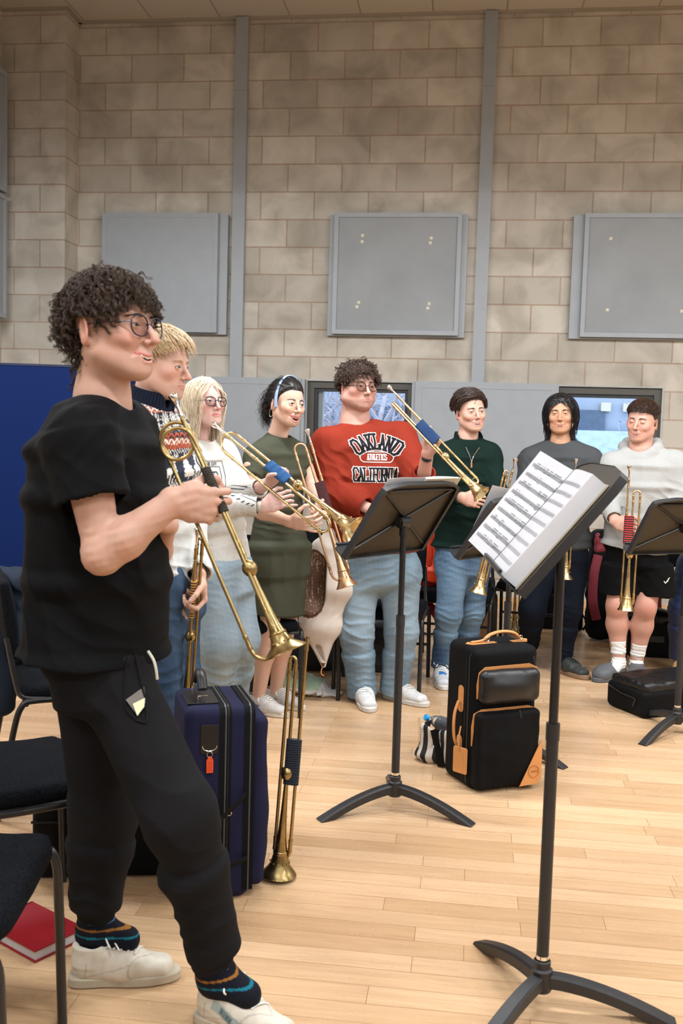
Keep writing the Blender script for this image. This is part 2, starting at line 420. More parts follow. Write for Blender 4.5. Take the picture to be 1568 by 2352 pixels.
M_grey = mat('grey_paint', srgb(160, 165, 170), .45, var=.04, bump=.05, bscale=90)
M_greyp = mat('grey_panel_cloth', srgb(158, 162, 165), .8, var=.07, vscale=3, bump=.3, bscale=600)
M_frame = mat('dark_window_frame', srgb(74, 70, 62), .4, var=.05)
# window openings (x0,x1) in the back wall
zt, zb = P(952, 880, WD)[2], .80
def wx(px, y=884): return P(px, y, WD)[0]
WINS = [(wx(158), wx(404)), (wx(706), wx(953)), (wx(1262), wx(1521)), (wx(1262) + wx(1262) - wx(706), wx(1521) + wx(1262) - wx(706))]
mb = MB(); xs = [XLW - .3] + [x for w in WINS for x in w] + [XR + .3]
for i in range(0, len(xs), 2): mb.box((xs[i], WD, -.1), (xs[i + 1], WD + .3, CEIL + .3))
for w in WINS: mb.box((w[0], WD, -.1), (w[1], WD + .3, zb)); mb.box((w[0], WD, zt), (w[1], WD + .3, CEIL + .3))
struct('wall_back', mb, M_blk, smooth=False)
struct('wall_left', MB().box((XLW - .3, YF, -.1), (XLW, WD, CEIL + .3)), M_blkY, smooth=False)
struct('wall_right', MB().box((XR, YF, -.1), (XR + .3, WD, CEIL + .3)), M_blkY, smooth=False)
struct('wall_front', MB().box((XLW - .3, YF - .3, -.1), (XR + .3, YF, CEIL + .3)), M_blk, smooth=False)
pier = MB().box((XLW, YP, 0), (XPR, WD, CEIL)); o = struct('trim_1', pier, [M_blk], smooth=False)
# ceiling of square tiles in a metal grid
t = NT('ceiling_tiles'); g = t.n('NewGeometry'); b = t.n('TexBrick'); b.offset = 0
t.L(t.mapping(g.outputs['Position'], loc=(-P(350, 44, WD)[0] + 12.0, -WD + 12.0, 0)), b.inputs['Vector'])
for k, v in (('Scale', 1), ('Mortar Size', .007), ('Mortar Smooth', .1), ('Brick Width', .6), ('Row Height', .6)): b.inputs[k].default_value = v
b.inputs['Color1'].default_value = srgb(205, 196, 182); b.inputs['Color2'].default_value = srgb(200, 191, 178); b.inputs['Mortar'].default_value = srgb(165, 156, 142)
t.set(color=b.outputs['Color'], rough=.9); t.bump(t.math('MULTIPLY', b.outputs['Fac'], -1), .6, .006); t.bump(t.noise(220, 2, vec=g.outputs['Position']), .25, .003)
struct('ceiling', MB().box((XLW - .3, YF - .3, CEIL), (XR + .3, WD + .3, CEIL + .2)), t.m, smooth=False)
M_trim = mat('ceiling_trim', srgb(168, 158, 142), .6, var=.03)
struct('trim_2', MB().box((XPR, WD - .03, CEIL - .022), (XR, WD, CEIL)).box((XLW, YP - .03, CEIL - .022), (XPR + .03, YP, CEIL)).box((XPR, YP, CEIL - .022), (XPR + .03, WD, CEIL)), M_trim, smooth=False)
# sprung maple floor: narrow boards running along the back wall
t = NT('maple_boards'); g = t.n('NewGeometry'); b = t.n('TexBrick'); b.offset = .37; b.offset_frequency = 2; b.squash = .8; b.squash_frequency = 3
vec = t.mapping(g.outputs['Position'], loc=(20.3, 20.02, 0)); t.L(vec, b.inputs['Vector'])
for k, v in (('Scale', 1), ('Mortar Size', .0009), ('Mortar Smooth', .0), ('Brick Width', .82), ('Row Height', .083), ('Bias', -.1)): b.inputs[k].default_value = v
b.inputs['Color1'].default_value = srgb(198, 163, 124); b.inputs['Color2'].default_value = srgb(217, 184, 147); b.inputs['Mortar'].default_value = srgb(150, 112, 76)
gr = t.noise(2.2, 6, .62, vec=t.mapping(g.outputs['Position'], scale=(1.5, 26, 1)), dist=.7)
c = t.mix(1., b.outputs['Color'], t.ramp(gr, [(.28, (.86, .81, .76)), (.6, (1.02, 1.0, .99))]), 'MULTIPLY')
kn = t.ramp(t.noise(6.5, 2, .5, vec=t.mapping(g.outputs['Position'], scale=(1, 3, 1))), [(.74, (1, 1, 1)), (.79, (.72, .6, .48))])
c = t.mix(.8, c, kn, 'MULTIPLY')
t.set(color=c, rough=t.ramp(t.noise(7, 4, .6, vec=g.outputs['Position']), [(.3, (.20,) * 3), (.7, (.33,) * 3)]), spec=.45)
t.bump(t.math('MULTIPLY', b.outputs['Fac'], -1), .25, .001); t.bump(t.noise(2.5, 3, vec=t.mapping(g.outputs['Position'], scale=(1, 5, 1))), .12, .01)
struct('floor', MB().box((XLW - .3, YF - .3, -.1), (XR + .3, WD + .3, 0)), t.m, smooth=False)
struct('baseboard_back', MB().box((XPR, WD - .012, 0), (XR, WD, .06)), mat('skirting_wood', srgb(206, 168, 122), .5), smooth=False)
# grey posts on the back wall, down to the low cupboards
zlow = P(1100, 877, WD)[2]
def post(n, px0, px1, y0, pj):
    x0, x1 = P(px0, y0, WD)[0], P(px1, y0, WD)[0]; zj = P(px0, pj, WD)[2]
    mb = MB().box((x0, WD - .05, zlow - .03), (x1, WD, zj)).box((x0, WD - .05, zj + .004), (x1, WD, CEIL - .01)).box((x0 + .004, WD - .046, zj - .01), (x1 - .004, WD, zj + .01))
    struct('trim_%d' % n, mb, M_grey, smooth=False)
post(3, 545, 573.5, 50, 213); post(4, 1114.5, 1144, 35, 203)
post(5, 1114.5 + 569, 1144 + 570, 35, 203)
# windows: frame, pane
M_glass = NT('window_glass').set(color=(.93, .97, 1, 1), rough=.0, trans=1., ior=1.02, spec=.3).m
M_blk_in = mat('painted_reveal', srgb(206, 200, 190), .8)
for i, (x0, x1) in enumerate(WINS):
    y = WD + .05
    fr = MB(); w = .058
    for a, b_, c_, d in ((x0, x0 + w, zb, zt), (x1 - w, x1, zb, zt), (x0 + w, x1 - w, zt - w, zt), (x0 + w, x1 - w, zb, zb + w)): fr.box((a, y - .03, c_), (b_, y + .05, d))
    w2 = w + .028
    o = struct('window_%d' % (i + 1), fr, M_frame, smooth=False)
    cas = MB()
    for a, b_, c_, d in ((x0 + w, x0 + w2, zb + w, zt - w), (x1 - w2, x1 - w, zb + w, zt - w), (x0 + w2, x1 - w2, zt - w2, zt - w), (x0 + w2, x1 - w2, zb + w, zb + w2)): cas.box((a, y - .01, c_), (b_, y + .04, d))
    cas.build('casement', mat('black_gasket', srgb(34, 36, 38), .5), o, world=False, smooth=False)
    MB().box((x0 + w2, y + .008, zb + w2), (x1 - w2, y + .014, zt - w2)).build('window_pane', M_glass, o, world=False, smooth=False)
    MB().box((x0 + w2, y + .03, zb + w2), (x0 + w2 + .04, y + .12, zt - w2)).build('window_jamb', mat('white_jamb', srgb(225, 238, 248), .5), o, world=False, smooth=False)
    MB().box((x0 - .01, WD - .012, zt), (x1 + .01, WD, zt + .012)).box((x0 - .012, WD - .012, zb), (x0, WD, zt)).box((x1, WD - .012, zb), (x1 + .012, WD, zt)).build('window_trim', mat('grey_bead', srgb(176, 178, 176), .6), o, world=False, smooth=False)
# low grey cupboards between the windows
def panel_box(name, label, cat, x0, x1, z0, z1, d1, d2, inset, fabric, tapes=(), rim=.035, side=(.0, .0), group=None, plane='y', w0=WD):
    """stepped wall panel: back tray, front frame, recessed face"""
    r = thing(name, label, cat, ((x0 + x1) / 2, w0, z0) if plane == 'y' else (w0, (x0 + x1) / 2, z0), group=group)
    def bx(mb, a, b_, ya, yb, c_, d):
        if plane == 'y': return mb.box((a, w0 - yb, c_), (b_, w0 - ya, d))
        return mb.box((w0 + ya, a, c_), (w0 + yb, b_, d))
    bx(MB(), x0, x1, .002, d1, z0, z1).build('back_tray', M_grey, r, smooth=False)
    a, b_ = x0 + side[0], x1 - side[1]; zz0, zz1 = z0 + .012, z1 + .004
    fr = MB(); bx(fr, a, a + rim, d1, d1 + d2, zz0, zz1); bx(fr, b_ - rim, b_, d1, d1 + d2, zz0, zz1); bx(fr, a + rim, b_ - rim, d1, d1 + d2, zz0, zz0 + rim); bx(fr, a + rim, b_ - rim, d1, d1 + d2, zz1 - rim, zz1)
    fr.build('front_frame', M_grey, r, smooth=False)
    bx(MB(), a + rim, b_ - rim, d1, d1 + d2 - inset, zz0 + rim, zz1 - rim).build('panel_face', fabric, r, smooth=False)
    for tx, tz in tapes:
        bx(MB(), tx - .012, tx + .012, d1 + d2 - inset, d1 + d2 - inset + .001, tz - .012, tz + .012).build('tape_patch', mat('tape', srgb(222, 214, 190), .6), r, smooth=False)
    return r
D1 = WD - .12
def pr(px0, px1, py0, py1, Y=D1): a = P(px0, py0, Y); b_ = P(px1, py1, Y); return a[0], b_[0], b_[2], a[2]
x0, x1, z0, z1 = pr(234, 515, 489, 767)
panel_box('acoustic_panel', 'plain grey acoustic wall panel behind the man in the black t-shirt', 'acoustic panel', x0, x1, z0, z1, .06, .05, .004, M_grey, side=(0, .075), rim=.04)
x0, x1, z0, z1 = pr(756, 1065, 489, 774)
D1 = WD - .11
tp = [(P(px, py, D1)[0], P(px, py, D1)[2]) for px, py in ((832, 540), (831, 554), (990, 546), (988, 557), (823, 694), (819, 704), (985, 697), (982, 707))]
panel_box('acoustic_panel', 'grey cloth acoustic wall panel with eight tape marks, between the two posts', 'acoustic panel', x0, x1, z0, z1, .06, .05, .015, M_greyp, tp, side=(.045, .05))
x0, x1, z0, z1 = pr(1320, 1630, 490, 781)
tp = [(P(px, py, D1)[0], P(px, py, D1)[2]) for px, py in ((1403, 547), (1395, 711), (1566, 714))]
panel_box('acoustic_panel', 'grey cloth acoustic wall panel at the right, cut by the photo edge', 'acoustic panel', x0, x1, z0, z1, .06, .05, .015, M_greyp, tp, side=(.085, .05))
ye = XP(19, 600, XLW + .13)[1]
za, zb2 = P(19, 168, ye)[2], P(19, 447, ye)[2]
panel_box('acoustic_panel', 'upper grey acoustic panel on the left side wall', 'acoustic panel', ye - 2.4, ye, zb2, za, .07, .05, .015, M_greyp, plane='x', w0=XLW)
za, zb2 = P(19, 452, ye)[2], P(19, 735, ye)[2]
panel_box('acoustic_panel', 'lower grey acoustic panel on the left side wall', 'acoustic panel', ye - 2.4, ye, zb2, za, .07, .05, .015, M_greyp, plane='x', w0=XLW)
zlo = P(1100, 1190, WD)[2]
xa, xb, _, z1 = pr(957, 1255, 876, 1200, WD - .12)
panel_box('low_wall_panel', 'low grey boxed panel between the windows behind the man in dark green', 'wall panel', xa - .04, xb + .05, zlo, z1, .10, .02, .004, M_grey, rim=.055, side=(0.03, .0))
dx = xa - P(957 - 557, 876, WD - .12)[0]
panel_box('low_wall_panel', 'low grey boxed panel behind the two women', 'wall panel', xa - dx - .02, P(699, 870, WD - .12)[0], zlo, z1, .10, .02, .004, M_grey, rim=.055, side=(0.02, .03))
# exterior: building, trees, ground
M_bld = NT('dark_cladding'); M_bld.set(color=M_bld.ramp(M_bld.noise(.6, 3), [(.3, srgb(140, 152, 172)), (.7, srgb(176, 186, 202))]), rough=.8); M_bld = M_bld.m
bld = thing('office_building', 'blue-grey office building seen through the windows', 'building', (0, 24, -1))
MB().box((-14, 24, -1), (18, 30, 9)).build('facade', M_bld, bld, smooth=False)
M_lit = NT('lit_room').set(color=(.55, .52, .42, 1), em=(1, .9, .7, 1), emw=.08).m
M_dkw = mat('dark_glass', srgb(84, 98, 118), .3)
wm = MB()
for k in range(9):
    for j, zz in enumerate((.6, 3.0, 5.6)):
        if (k, j) in ((6, 1),): continue
        x = -12 + k * 3.2; MB().box((x, 23.9, zz), (x + 2.3, 23.99, zz + 1.5)).build('office_window', M_dkw, bld, smooth=False)
lw = P(1405, 935, 23.9)
for ddx in (-.25, .25): MB().box((lw[0] + ddx, 23.85, lw[2] - .10), (lw[0] + ddx + .22, 23.98, lw[2] + .10)).build('office_window', M_lit, bld, smooth=False)
b2 = P(1385, 1000, 23.8)
MB().box((b2[0] - 1, 23.0, b2[2] - .5), (b2[0] + 2.2, 23.9, b2[2] + .1)).build('balcony', mat('pale_rail', srgb(190, 210, 235), .6), bld, smooth=False)
tag(MB().box((-30, WD + .4, -1.2), (30, 60, -1)).build('outside_ground', mat('outside_paving', srgb(120, 130, 140), .9)), kind='structure')
M_twig = mat('bare_bark', srgb(196, 192, 205), .8, var=.2)
M_leaf = mat('dead_leaf', srgb(205, 160, 140), .8, var=.2)
rnd = random.Random(5)
def bare_tree(x, y, label, seed):
    rr = random.Random(seed); r = thing('bare_tree', label, 'tree', (x, y, -1)); mb = MB(); lf = MB()
    def br(p, d, L, rad, lev):
        n = 4; pts = [p]
        for i in range(n):
            d = nrm(d + A(rr.uniform(-.25, .25), rr.uniform(-.25, .25), rr.uniform(-.12, .14))); pts.append(pts[-1] + d * L / n)
        mb.tube(pts, np.linspace(rad, rad * .6, n + 1), 4 if lev else 8, cap=False)
        if lev >= 5:
            if rr.random() < .22:
                q = pts[-1]; u = A(rr.uniform(-1, 1), rr.uniform(-1, 1), rr.uniform(-1, 1)) * .03; w = A(rr.uniform(-1, 1), rr.uniform(-1, 1), rr.uniform(-1, 1)) * .03
                lf.add([q, q + u, q + u + w, q + w], [(0, 1, 2, 3)])
            return
        for k in range(4 if lev < 2 else 3):
            nd = nrm(d + A(rr.uniform(-1, 1), rr.uniform(-.8, .8), rr.uniform(-.5, .75))); j = rr.randint(1, n)
            br(pts[j], nd, L * rr.uniform(.6, .85), rad * .55, lev + 1)
    for k in range(5):
        br(A(x + rr.uniform(-.3, .3), y, -1 if k == 0 else rr.uniform(-.2, 1.2)), nrm(A(rr.uniform(-.8, .8), rr.uniform(-.3, .3), 1)), 1.3, .045, 0)
    mb.build('branches', M_twig, r, smooth=False); lf.build('dead_leaves', M_leaf, r, smooth=False)
bare_tree(-1.5, 12.5, 'bare tangled tree outside the window behind the man in the red sweatshirt', 3)
bare_tree(3.2, 12.6, 'bare tangled tree outside the right-hand window', 8)
bare_tree(-6.5, 15.5, 'bare tree outside the left-hand window behind the blue screen', 12)
# suspended lamps: long boxes, lit below, hung from the ceiling
M_lampw = mat('lamp_body', srgb(225, 225, 222), .4, var=.02)
M_diff = NT('lamp_diffuser').set(color=(.9, .9, .9, 1), em=(*LAMP_COL, 1), emw=5.).m
LZ = 3.42
_k = 0
for yy in (4.3, 1.2, -1.9):
    for xx in (-2.9, -.4, 2.1, 4.3):
        _k += 1
        rws = {4.3: 'row nearest the back wall', 1.2: 'middle row', -1.9: 'row behind the camera'}[yy]
        cws = {-2.9: 'by the left wall', -.4: 'second from the left wall', 2.1: 'second from the right wall', 4.3: 'by the right wall'}[xx]
        r = thing('pendant_lamp', 'white suspended strip lamp, %s, %s' % (rws, cws), 'lamp', (xx, yy, LZ))
        MB().box((xx - .65, yy - .14, LZ + .03), (xx + .65, yy + .14, LZ + .12)).box((xx - .65, yy - .14, LZ), (xx + .65, yy - .13, LZ + .03)).box((xx - .65, yy + .13, LZ), (xx + .65, yy + .14, LZ + .03)).build('lamp_body', M_lampw, r, smooth=False)
        MB().box((xx - .62, yy - .12, LZ + .012), (xx + .62, yy + .12, LZ + .03)).build('diffuser', M_diff, r, smooth=False)
        for sx in (-.5, .5): MB().tube([(xx + sx, yy, LZ + .12), (xx + sx, yy, CEIL)], .003, 6).build('cable', mat('steel', (.5, .5, .5), .3, 1), r)
        ld = bpy.data.lights.new('lamp_light', 'AREA'); ld.shape = 'RECTANGLE'; ld.size = 1.24; ld.size_y = .24; ld.energy = LAMP_POWER * {4.3: 1.5, 1.2: .85, -1.9: .65}[yy]; ld.color = LAMP_COL
        lo = bpy.data.objects.new('lamp_light', ld); lo.location = (0, 0, -.004); lo.rotation_euler = (math.radians({4.3: 16, 1.2: 22, -1.9: 26}[yy]), 0, 0); link(lo, r)
# ================================================================ INSTRUMENTS, STANDS, CHAIRS, CASES
def brass(name, c, rough=.22):
    t = NT(name); n = t.noise(9, 5, .6)
    t.set(color=t.ramp(n, [(.3, tuple(x * .72 for x in c)), (.65, c)]), metal=1., rough=t.ramp(t.noise(22, 4), [(.3, (rough * .7,) * 3), (.7, (rough * 1.7,) * 3)])); return t.m
M_br = brass('polished_brass', (.74, .55, .27)); M_brold = brass('aged_brass', (.44, .32, .14), .25); M_brred = brass('copper_brass', (.66, .40, .22), .28)
M_silver = mat('silver_plate', (.86, .82, .78), .14, 1., var=.08, vscale=30)
M_black = mat('black_powder_coat', (.018, .018, .02), .42, var=.2, bump=.3, bscale=500)
M_blackm = mat('black_metal', (.012, .012, .013), .3, var=.1)
M_desk = mat('olive_black_steel', srgb(58, 50, 36), .5, var=.08, bump=.3, bscale=700)
M_bfab = NT('black_seat_cloth'); M_bfab.set(color=M_bfab.ramp(M_bfab.noise(160, 2, .8), [(.35, srgb(8, 9, 12)), (.7, srgb(24, 27, 33))]), rough=.95, spec=.1); M_bfab.bump(M_bfab.noise(400, 2), .5, .002); M_bfab = M_bfab.m

def cord_mat(name, c1, c2, scale=55):
    if name in _mc: return _mc[name]
    t = NT(name); w = t.n('TexWave', wave_type='BANDS', bands_direction='X'); w.inputs['Scale'].default_value = scale; w.inputs['Distortion'].default_value = .3; w.inputs['Detail'].default_value = 1
    t.L(t.pos(), w.inputs['Vector']); t.set(color=t.ramp(w.outputs['Fac'], [(.4, c1), (.55, c2)]), rough=.7); t.bump(w.outputs['Fac'], .8, .004); t.bump(t.noise(700, 2), .4, .001)
    _mc[name] = t.m; return t.m
def bow(a, b, x, sgn, n=12):
    """half-circle joining two parallel tubes (y,z) at axial position x"""
    a = A(x, *a); b = A(x, *b); c = (a + b) / 2; r = np.linalg.norm(b - a) / 2; e = (a - b) / (2 * r)
    return [c + r * (math.cos(t) * e + sgn * math.sin(t) * A(1, 0, 0)) for t in np.linspace(0, math.pi, n)]
def trumpet(label, M, Bl, side, a=(-.03, .012), b=(-.085, 0.), grip=(.24, .40), cord=None, m=None, mouth=True, coil=False, ball=.43, bell_r=.053, top=.10, low=.655, wrapAC=True, name='natural_trumpet', L=.78):
    m = m or M_br; M = np.asarray(M); Bl = np.asarray(Bl); s = np.linalg.norm(Bl - M) / L
    x = nrm(Bl - M); y = -np.asarray(side, float); y = nrm(y - x * (y @ x)); z = np.cross(x, y)
    r = thing(name, label, 'trumpet', M); r.rotation_mode = 'QUATERNION'
    r.rotation_quaternion = Matrix(np.column_stack([x, y, z]).tolist()).to_quaternion(); r.scale = (s, s, s)
    tr = .0056; top_ = top; x0 = .085 if mouth else .0
    pts = [A(x0, *a)] + [A(t, *a) for t in np.linspace(x0 + .03, low, 8)]
    pts += bow(a, b, low, 1)[1:] + [A(t, *b) for t in np.linspace(low - .03, top_ + .02, 8)]
    if coil:
        cc = A(top_ - .012, b[0] * .50, b[1] * .5); R = abs(b[0]) * .5 + .004; th = np.linspace(-math.pi * .5, math.pi * 2.5, 54)
        sp = [cc + A(-R * .2 * 0, 0, 0) + R * A(-math.cos(q - 0) * 1.0, math.sin(q), 0) + A((q + 1.6) / 9.4 * .028, 0, .003 + .014 * (q + 1.6) / 9.4) for q in th]
        pts += [A(top_ + .01, *b)] + sp + [A(top_ + .06, .0, .008)]
    else: pts += bow(b, (0, 0), top_, -1)[1:]
    pts += [A(t, 0, 0) for t in np.linspace(top_ + .09, ball + .03, 6)]
    tb = MB(); tb.tube(pts, tr, 10)
    for q, w in ((a, x0 + .01), (a, low - .02), (b, low - .02), (b, top_ + .03), ((0, 0), top_ + .03), (a, x0 + .16), ((0, 0), ball - .06)):
        tb.lathe([(-.022, tr), (-.022, tr + .0014), (-.018, tr + .0022), (-.012, tr + .0012), (.012, tr + .0012), (.018, tr + .0022), (.022, tr + .0014), (.022, tr)], A(w, *q), A(1, 0, 0), 12)
    if not coil:
        for w in (low + .0,): tb.tube([A(w - .01, *a), A(w - .01, (a[0]) * .3, a[1] * .3)], .0022, 6)
    tb.build('tubing', m, r, world=False)
    bl = MB(); R = bell_r
    pf = [(ball, .0062), (ball + .06, .0078), (ball + .12, .0098), (ball + .18, .0128), (ball + .225, .0165), (ball + .262, .0215), (ball + .29, .0275), (ball + .312, .0345), (ball + .328, R * .82), (ball + .338, R * .97), (ball + .341, R), (ball + .343, R + .0012), (ball + .345, R), (ball + .342, R - .001), (ball + .336, R * .93), (ball + .324, R * .76), (ball + .306, .030), (ball + .28, .022), (ball + .24, .015), (ball + .19, .011), (ball + .1, .006)]
    k = (L - ball) / .345; pf = [(ball + (q - ball) * k, w) for q, w in pf]
    bl.lathe(pf, A(0, 0, 0), A(1, 0, 0), 40)
    bl.lathe([(ball + .262 * k, .0225), (ball + .2635 * k, .0242), (ball + .268 * k, .0252), (ball + .272 * k, .0245), (ball + .275 * k, .0235)], A(0, 0, 0), A(1, 0, 0), 32)
    for j in range(12):
        an = j / 12 * 6.28; bl.ball(A(ball + .30 * k, .0325 * math.cos(an), .0325 * math.sin(an)), .003, 6)
    bl.build('bell', m, r, world=False, ang=60)
    MB().lathe([(-.024, .006), (-.022, .009), (-.016, .0165), (-.006, .0205), (.0, .0212), (.006, .0205), (.016, .0165), (.022, .009), (.024, .006)], A(ball, 0, 0), A(1, 0, 0), 24).build('boss', m, r, world=False, ang=60)
    if mouth:
        mp = MB(); ya = A(0, *a)
        mp.lathe([(.004, .0005), (.0035, .004), (.001, .0085), (0, .0105), (.001, .0132), (.005, .0138), (.012, .0132), (.018, .0108), (.022, .0072), (.026, .0075), (.028, .0065), (.034, .0052), (.06, .0046), (.061, .0062), (.065, .0066), (.069, .0062), (.07, .0052), (.09, .0058), (.115, .0066), (.116, .007), (.119, .007), (.12, .0055)], ya, A(1, 0, 0), 20)
        mp.build('mouthpiece', M_silver, r, world=False, ang=50)
    if cord:
        c = MB(); lo, hi = grip; q0, q1 = (np.array(a), np.zeros(2)) if wrapAC else (np.array(b), np.zeros(2))
        cy = (q0 + q1) / 2; hw = np.linalg.norm(q0 - q1) / 2; e = nrm(q0 - q1) if hw > 1e-4 else A(1, 0); f = A(-e[1], e[0]); ring = []
        R2 = tr + .0042
        for t in np.linspace(-90, 90, 7): ring.append((hw + R2 * math.cos(math.radians(t)), R2 * math.sin(math.radians(t))))
        for t in np.linspace(90, 270, 7): ring.append((-hw + R2 * math.cos(math.radians(t)), R2 * math.sin(math.radians(t))))
        n = 26; V = []; nn = len(ring)
        for i in range(n * 4 + 1):
            xx = lo + (hi - lo) * i / (n * 4); bump = .0009 * abs(math.sin(i / 4 * math.pi))
            for (u, v) in ring:
                g = nrm(A(u - np.clip(u, -hw, hw), v)); V.append(A(xx + .01 * ((u > 0) - .5) * (0), *(cy + e * (u + g[0] * bump) + f * (v + g[1] * bump))))
        fc = [(i * nn + j, i * nn + (j + 1) % nn, (i + 1) * nn + (j + 1) % nn, (i + 1) * nn + j) for i in range(n * 4) for j in range(nn)] + [tuple(range(nn))[::-1], tuple(n * 4 * nn + j for j in range(nn))]
        c.add(V, fc); c.build('cord_grip', cord, r, world=False)
    return r

def rot2(phi): c, s_ = math.cos(phi), math.sin(phi); return A(c, s_, 0)
def music_stand(label, base, face, tilt, zdesk, wdt=.50, hgt=.335, joint=.62, legrot=0., upz=None, off=0., pole_x=0., k=1.):
    """face: horizontal direction the desk faces; tilt from vertical; zdesk: height of desk centre joint"""
    base = np.asarray(base, float); r = thing('music_stand', label, 'music stand', base)
    n_h = nrm(A(face[0], face[1], 0)); w = np.cross(n_h, UP) * -1.; w = nrm(np.cross(UP, n_h)); t = UP * math.cos(tilt) - n_h * math.sin(tilt); n = np.cross(w, t); n = n if n @ n_h > 0 else -n
    for i in range(3):
        d = rot2(legrot + i * 2 * math.pi / 3); s_ = np.cross(UP, d); mb = MB(); top = []; N = 12
        V = []
        for q in np.linspace(0, 1, N):
            x = .018 + q * .31 * k; ztop = .092 - .085 * q ** 1.7; zbot = max(.0, ztop - (.034 - .006 * q) - .0 * q); zbot = zbot if q < .86 else 0.
            hw = .017 + .004 * q if q < .97 else .022
            for (yy, zz) in ((-hw, zbot), (-hw, ztop - .006), (-hw + .005, ztop), (hw - .005, ztop), (hw, ztop - .006), (hw, zbot)): V.append(base + d * x + s_ * yy + UP * max(zz, 0))
        f = [(i_ * 6 + j, i_ * 6 + (j + 1) % 6, (i_ + 1) * 6 + (j + 1) % 6, (i_ + 1) * 6 + j) for i_ in range(N - 1) for j in range(6)] + [tuple(range(6))[::-1], tuple((N - 1) * 6 + j for j in range(6))]
        mb.add(V, f); mb.build('leg', M_black, r, ang=35)
    MB().lathe([(.045, .024), (.05, .027), (.10, .027), (.105, .0215), (.122, .0215), (.125, .018)], base, UP, 20).build('hub', M_black, r)
    lo = MB().tube([base + UP * z for z in (.09, joint)], .0155, 20); lo.tube([base + UP * z for z in (joint - .03, joint + .012)], .0172, 20)
    lo.build('lower_pole', M_black, r)
    MB().tube([base + UP * .128, base + UP * .137], .0162, 16).build('pole_ring', M_silver, r)
    MB().tube([base + UP * z for z in (joint - .05, zdesk - .02)], .0115, 18).build('upper_pole', M_blackm, r)
    hd = MB(); c = base + UP * zdesk; hd.tube([c - w * .03, c + w * .03], .02, 16); hd.tube([c - w * .036, c + w * .036], .014, 16); hd.tube([c, c - UP * .05], .0155, 14)
    hd.build('tilt_head', M_blackm, r)
    o = c + n * .028 + w * off; hw, hh = wdt / 2, hgt / 2
    rr = .045; pl = [(-hw, -hh), (hw, -hh), (hw - .004, hh - rr * 1.3), (hw - .014, hh - rr * .5), (hw - .04, hh - .012), (hw * .5, hh), (-hw * .5, hh), (-hw + .04, hh - .012), (-hw + .014, hh - rr * .5), (-hw + .004, hh - rr * 1.3)]
    d = MB(); d.prism(pl, o - n * .0015, w, t, n, .003)
    d.build('desk', M_desk, r, ang=30)
    rim = MB(); q = np.array(pl); cyc = list(range(1, 10)) + [0]
    V = []; 
    for (u, v) in q: V += [o + w * u + t * v - n * .018, o + w * (u * 1.004) + t * v + n * .004, o + w * (u * (1 - .018 / hw)) + t * (v - math.copysign(.006, v)) - n * .018]
    nn = len(q); f = []
    for i in range(nn):
        j = (i + 1) % nn; f += [(3 * i, 3 * j, 3 * j + 1, 3 * i + 1), (3 * i, 3 * i + 2, 3 * j + 2, 3 * j)]
    rim.add(V, f); rim.build('desk_rim', M_black, r, ang=30)
    rb = MB()
    for sx in (-1, 1):
        for sz in (-1, 1): rb.tube([o - n * .006, o - n * .006 + w * sx * (hw - .02) + t * sz * (hh - .03)], .006, 8)
    rb.tube([o - n * .006 - w * (hw - .05) + t * (hh - .035), o - n * .006 + w * (hw - .05) + t * (hh - .035)], .006, 8)
    rb.build('cross_rib', M_blackm, r)
    lg = MB(); V0 = o - t * hh; lp = [(-hw, 0), (hw, 0), (hw - .004, .045), (hw - .03, .062), (-hw + .03, .062), (-hw + .004, .045)]
    nn_ = nrm(n + t * .12); lg.prism(lp, V0, w, nn_, np.cross(w, nn_), .004)
    lg.tube([V0 + w * (-hw + .02) + nn_ * .06 + t * .004, V0 + w * (hw - .02) + nn_ * .06 + t * .004], .005, 6)
    lg.build('ledge', M_black, r, ang=30)
    r['_'] = 1; del r['_']
    return r, dict(o=o, w=w, t=t, n=n, hw=hw, hh=hh, c=c)

def chair(label, loc, rotz, group=None):
    r = thing('chair', label, 'chair', loc, rotz, group)
    st = SDF(.009); st.box((0, .0, .455), (.225, .215, .026), r=.024, k=.01); st.ell((0, 0, .462), (.205, .19, .034), k=.03)
    st.cone((-.16, .20, .45), (.16, .20, .45), .024, k=.03)
    o = sdf_obj('seat', [st.mesh(lambda p: .0012 * sn(p, .11, 5), .004)], M_bfab); o.parent = r
    bk = SDF(.009); tl = .14; ax = (A(1, 0, 0), nrm(A(0, 1, tl)), nrm(A(0, -tl, 1)))
    bk.box((0, -.245, .72), (.205, .018, .145), axes=ax, r=.017, k=.01); bk.ell((0, -.238, .72), (.18, .03, .13), axes=ax, k=.03)
    o = sdf_obj('backrest', [bk.mesh()], M_bfab); o.parent = r
    for sx in (-1, 1):
        x = sx * .235
        MB().tube(spline([(x, .235, 0), (x, .225, .30), (x, .215, .41), (x, .17, .432), (x * .96, 0, .428)], 5), .0115, 10).build('leg', M_blackm, r, world=False)
        MB().tube(spline([(x, -.29, 0), (x, -.235, .32), (x, -.205, .415), (x * .97, -.16, .43), (x * .96, .01, .428)], 5), .0115, 10).build('leg', M_blackm, r, world=False)
        MB().tube(spline([(x * .96, -.12, .432), (x * .93, -.20, .445), (x * .9, -.225, .50), (x * .85, -.255, .66)], 5), .0105, 10).build('back_post', M_blackm, r, world=False)
    for y_, z_ in ((.2, .425), (-.19, .42), (-.268, .20)): MB().tube([(-.235, y_, z_), (.235, y_, z_)], .009, 8).build('cross_bar', M_blackm, r, world=False)
    return r
c0 = chair('black cloth chair at the bottom left corner, its red book on the floor behind', (0, 0, 0), 0)
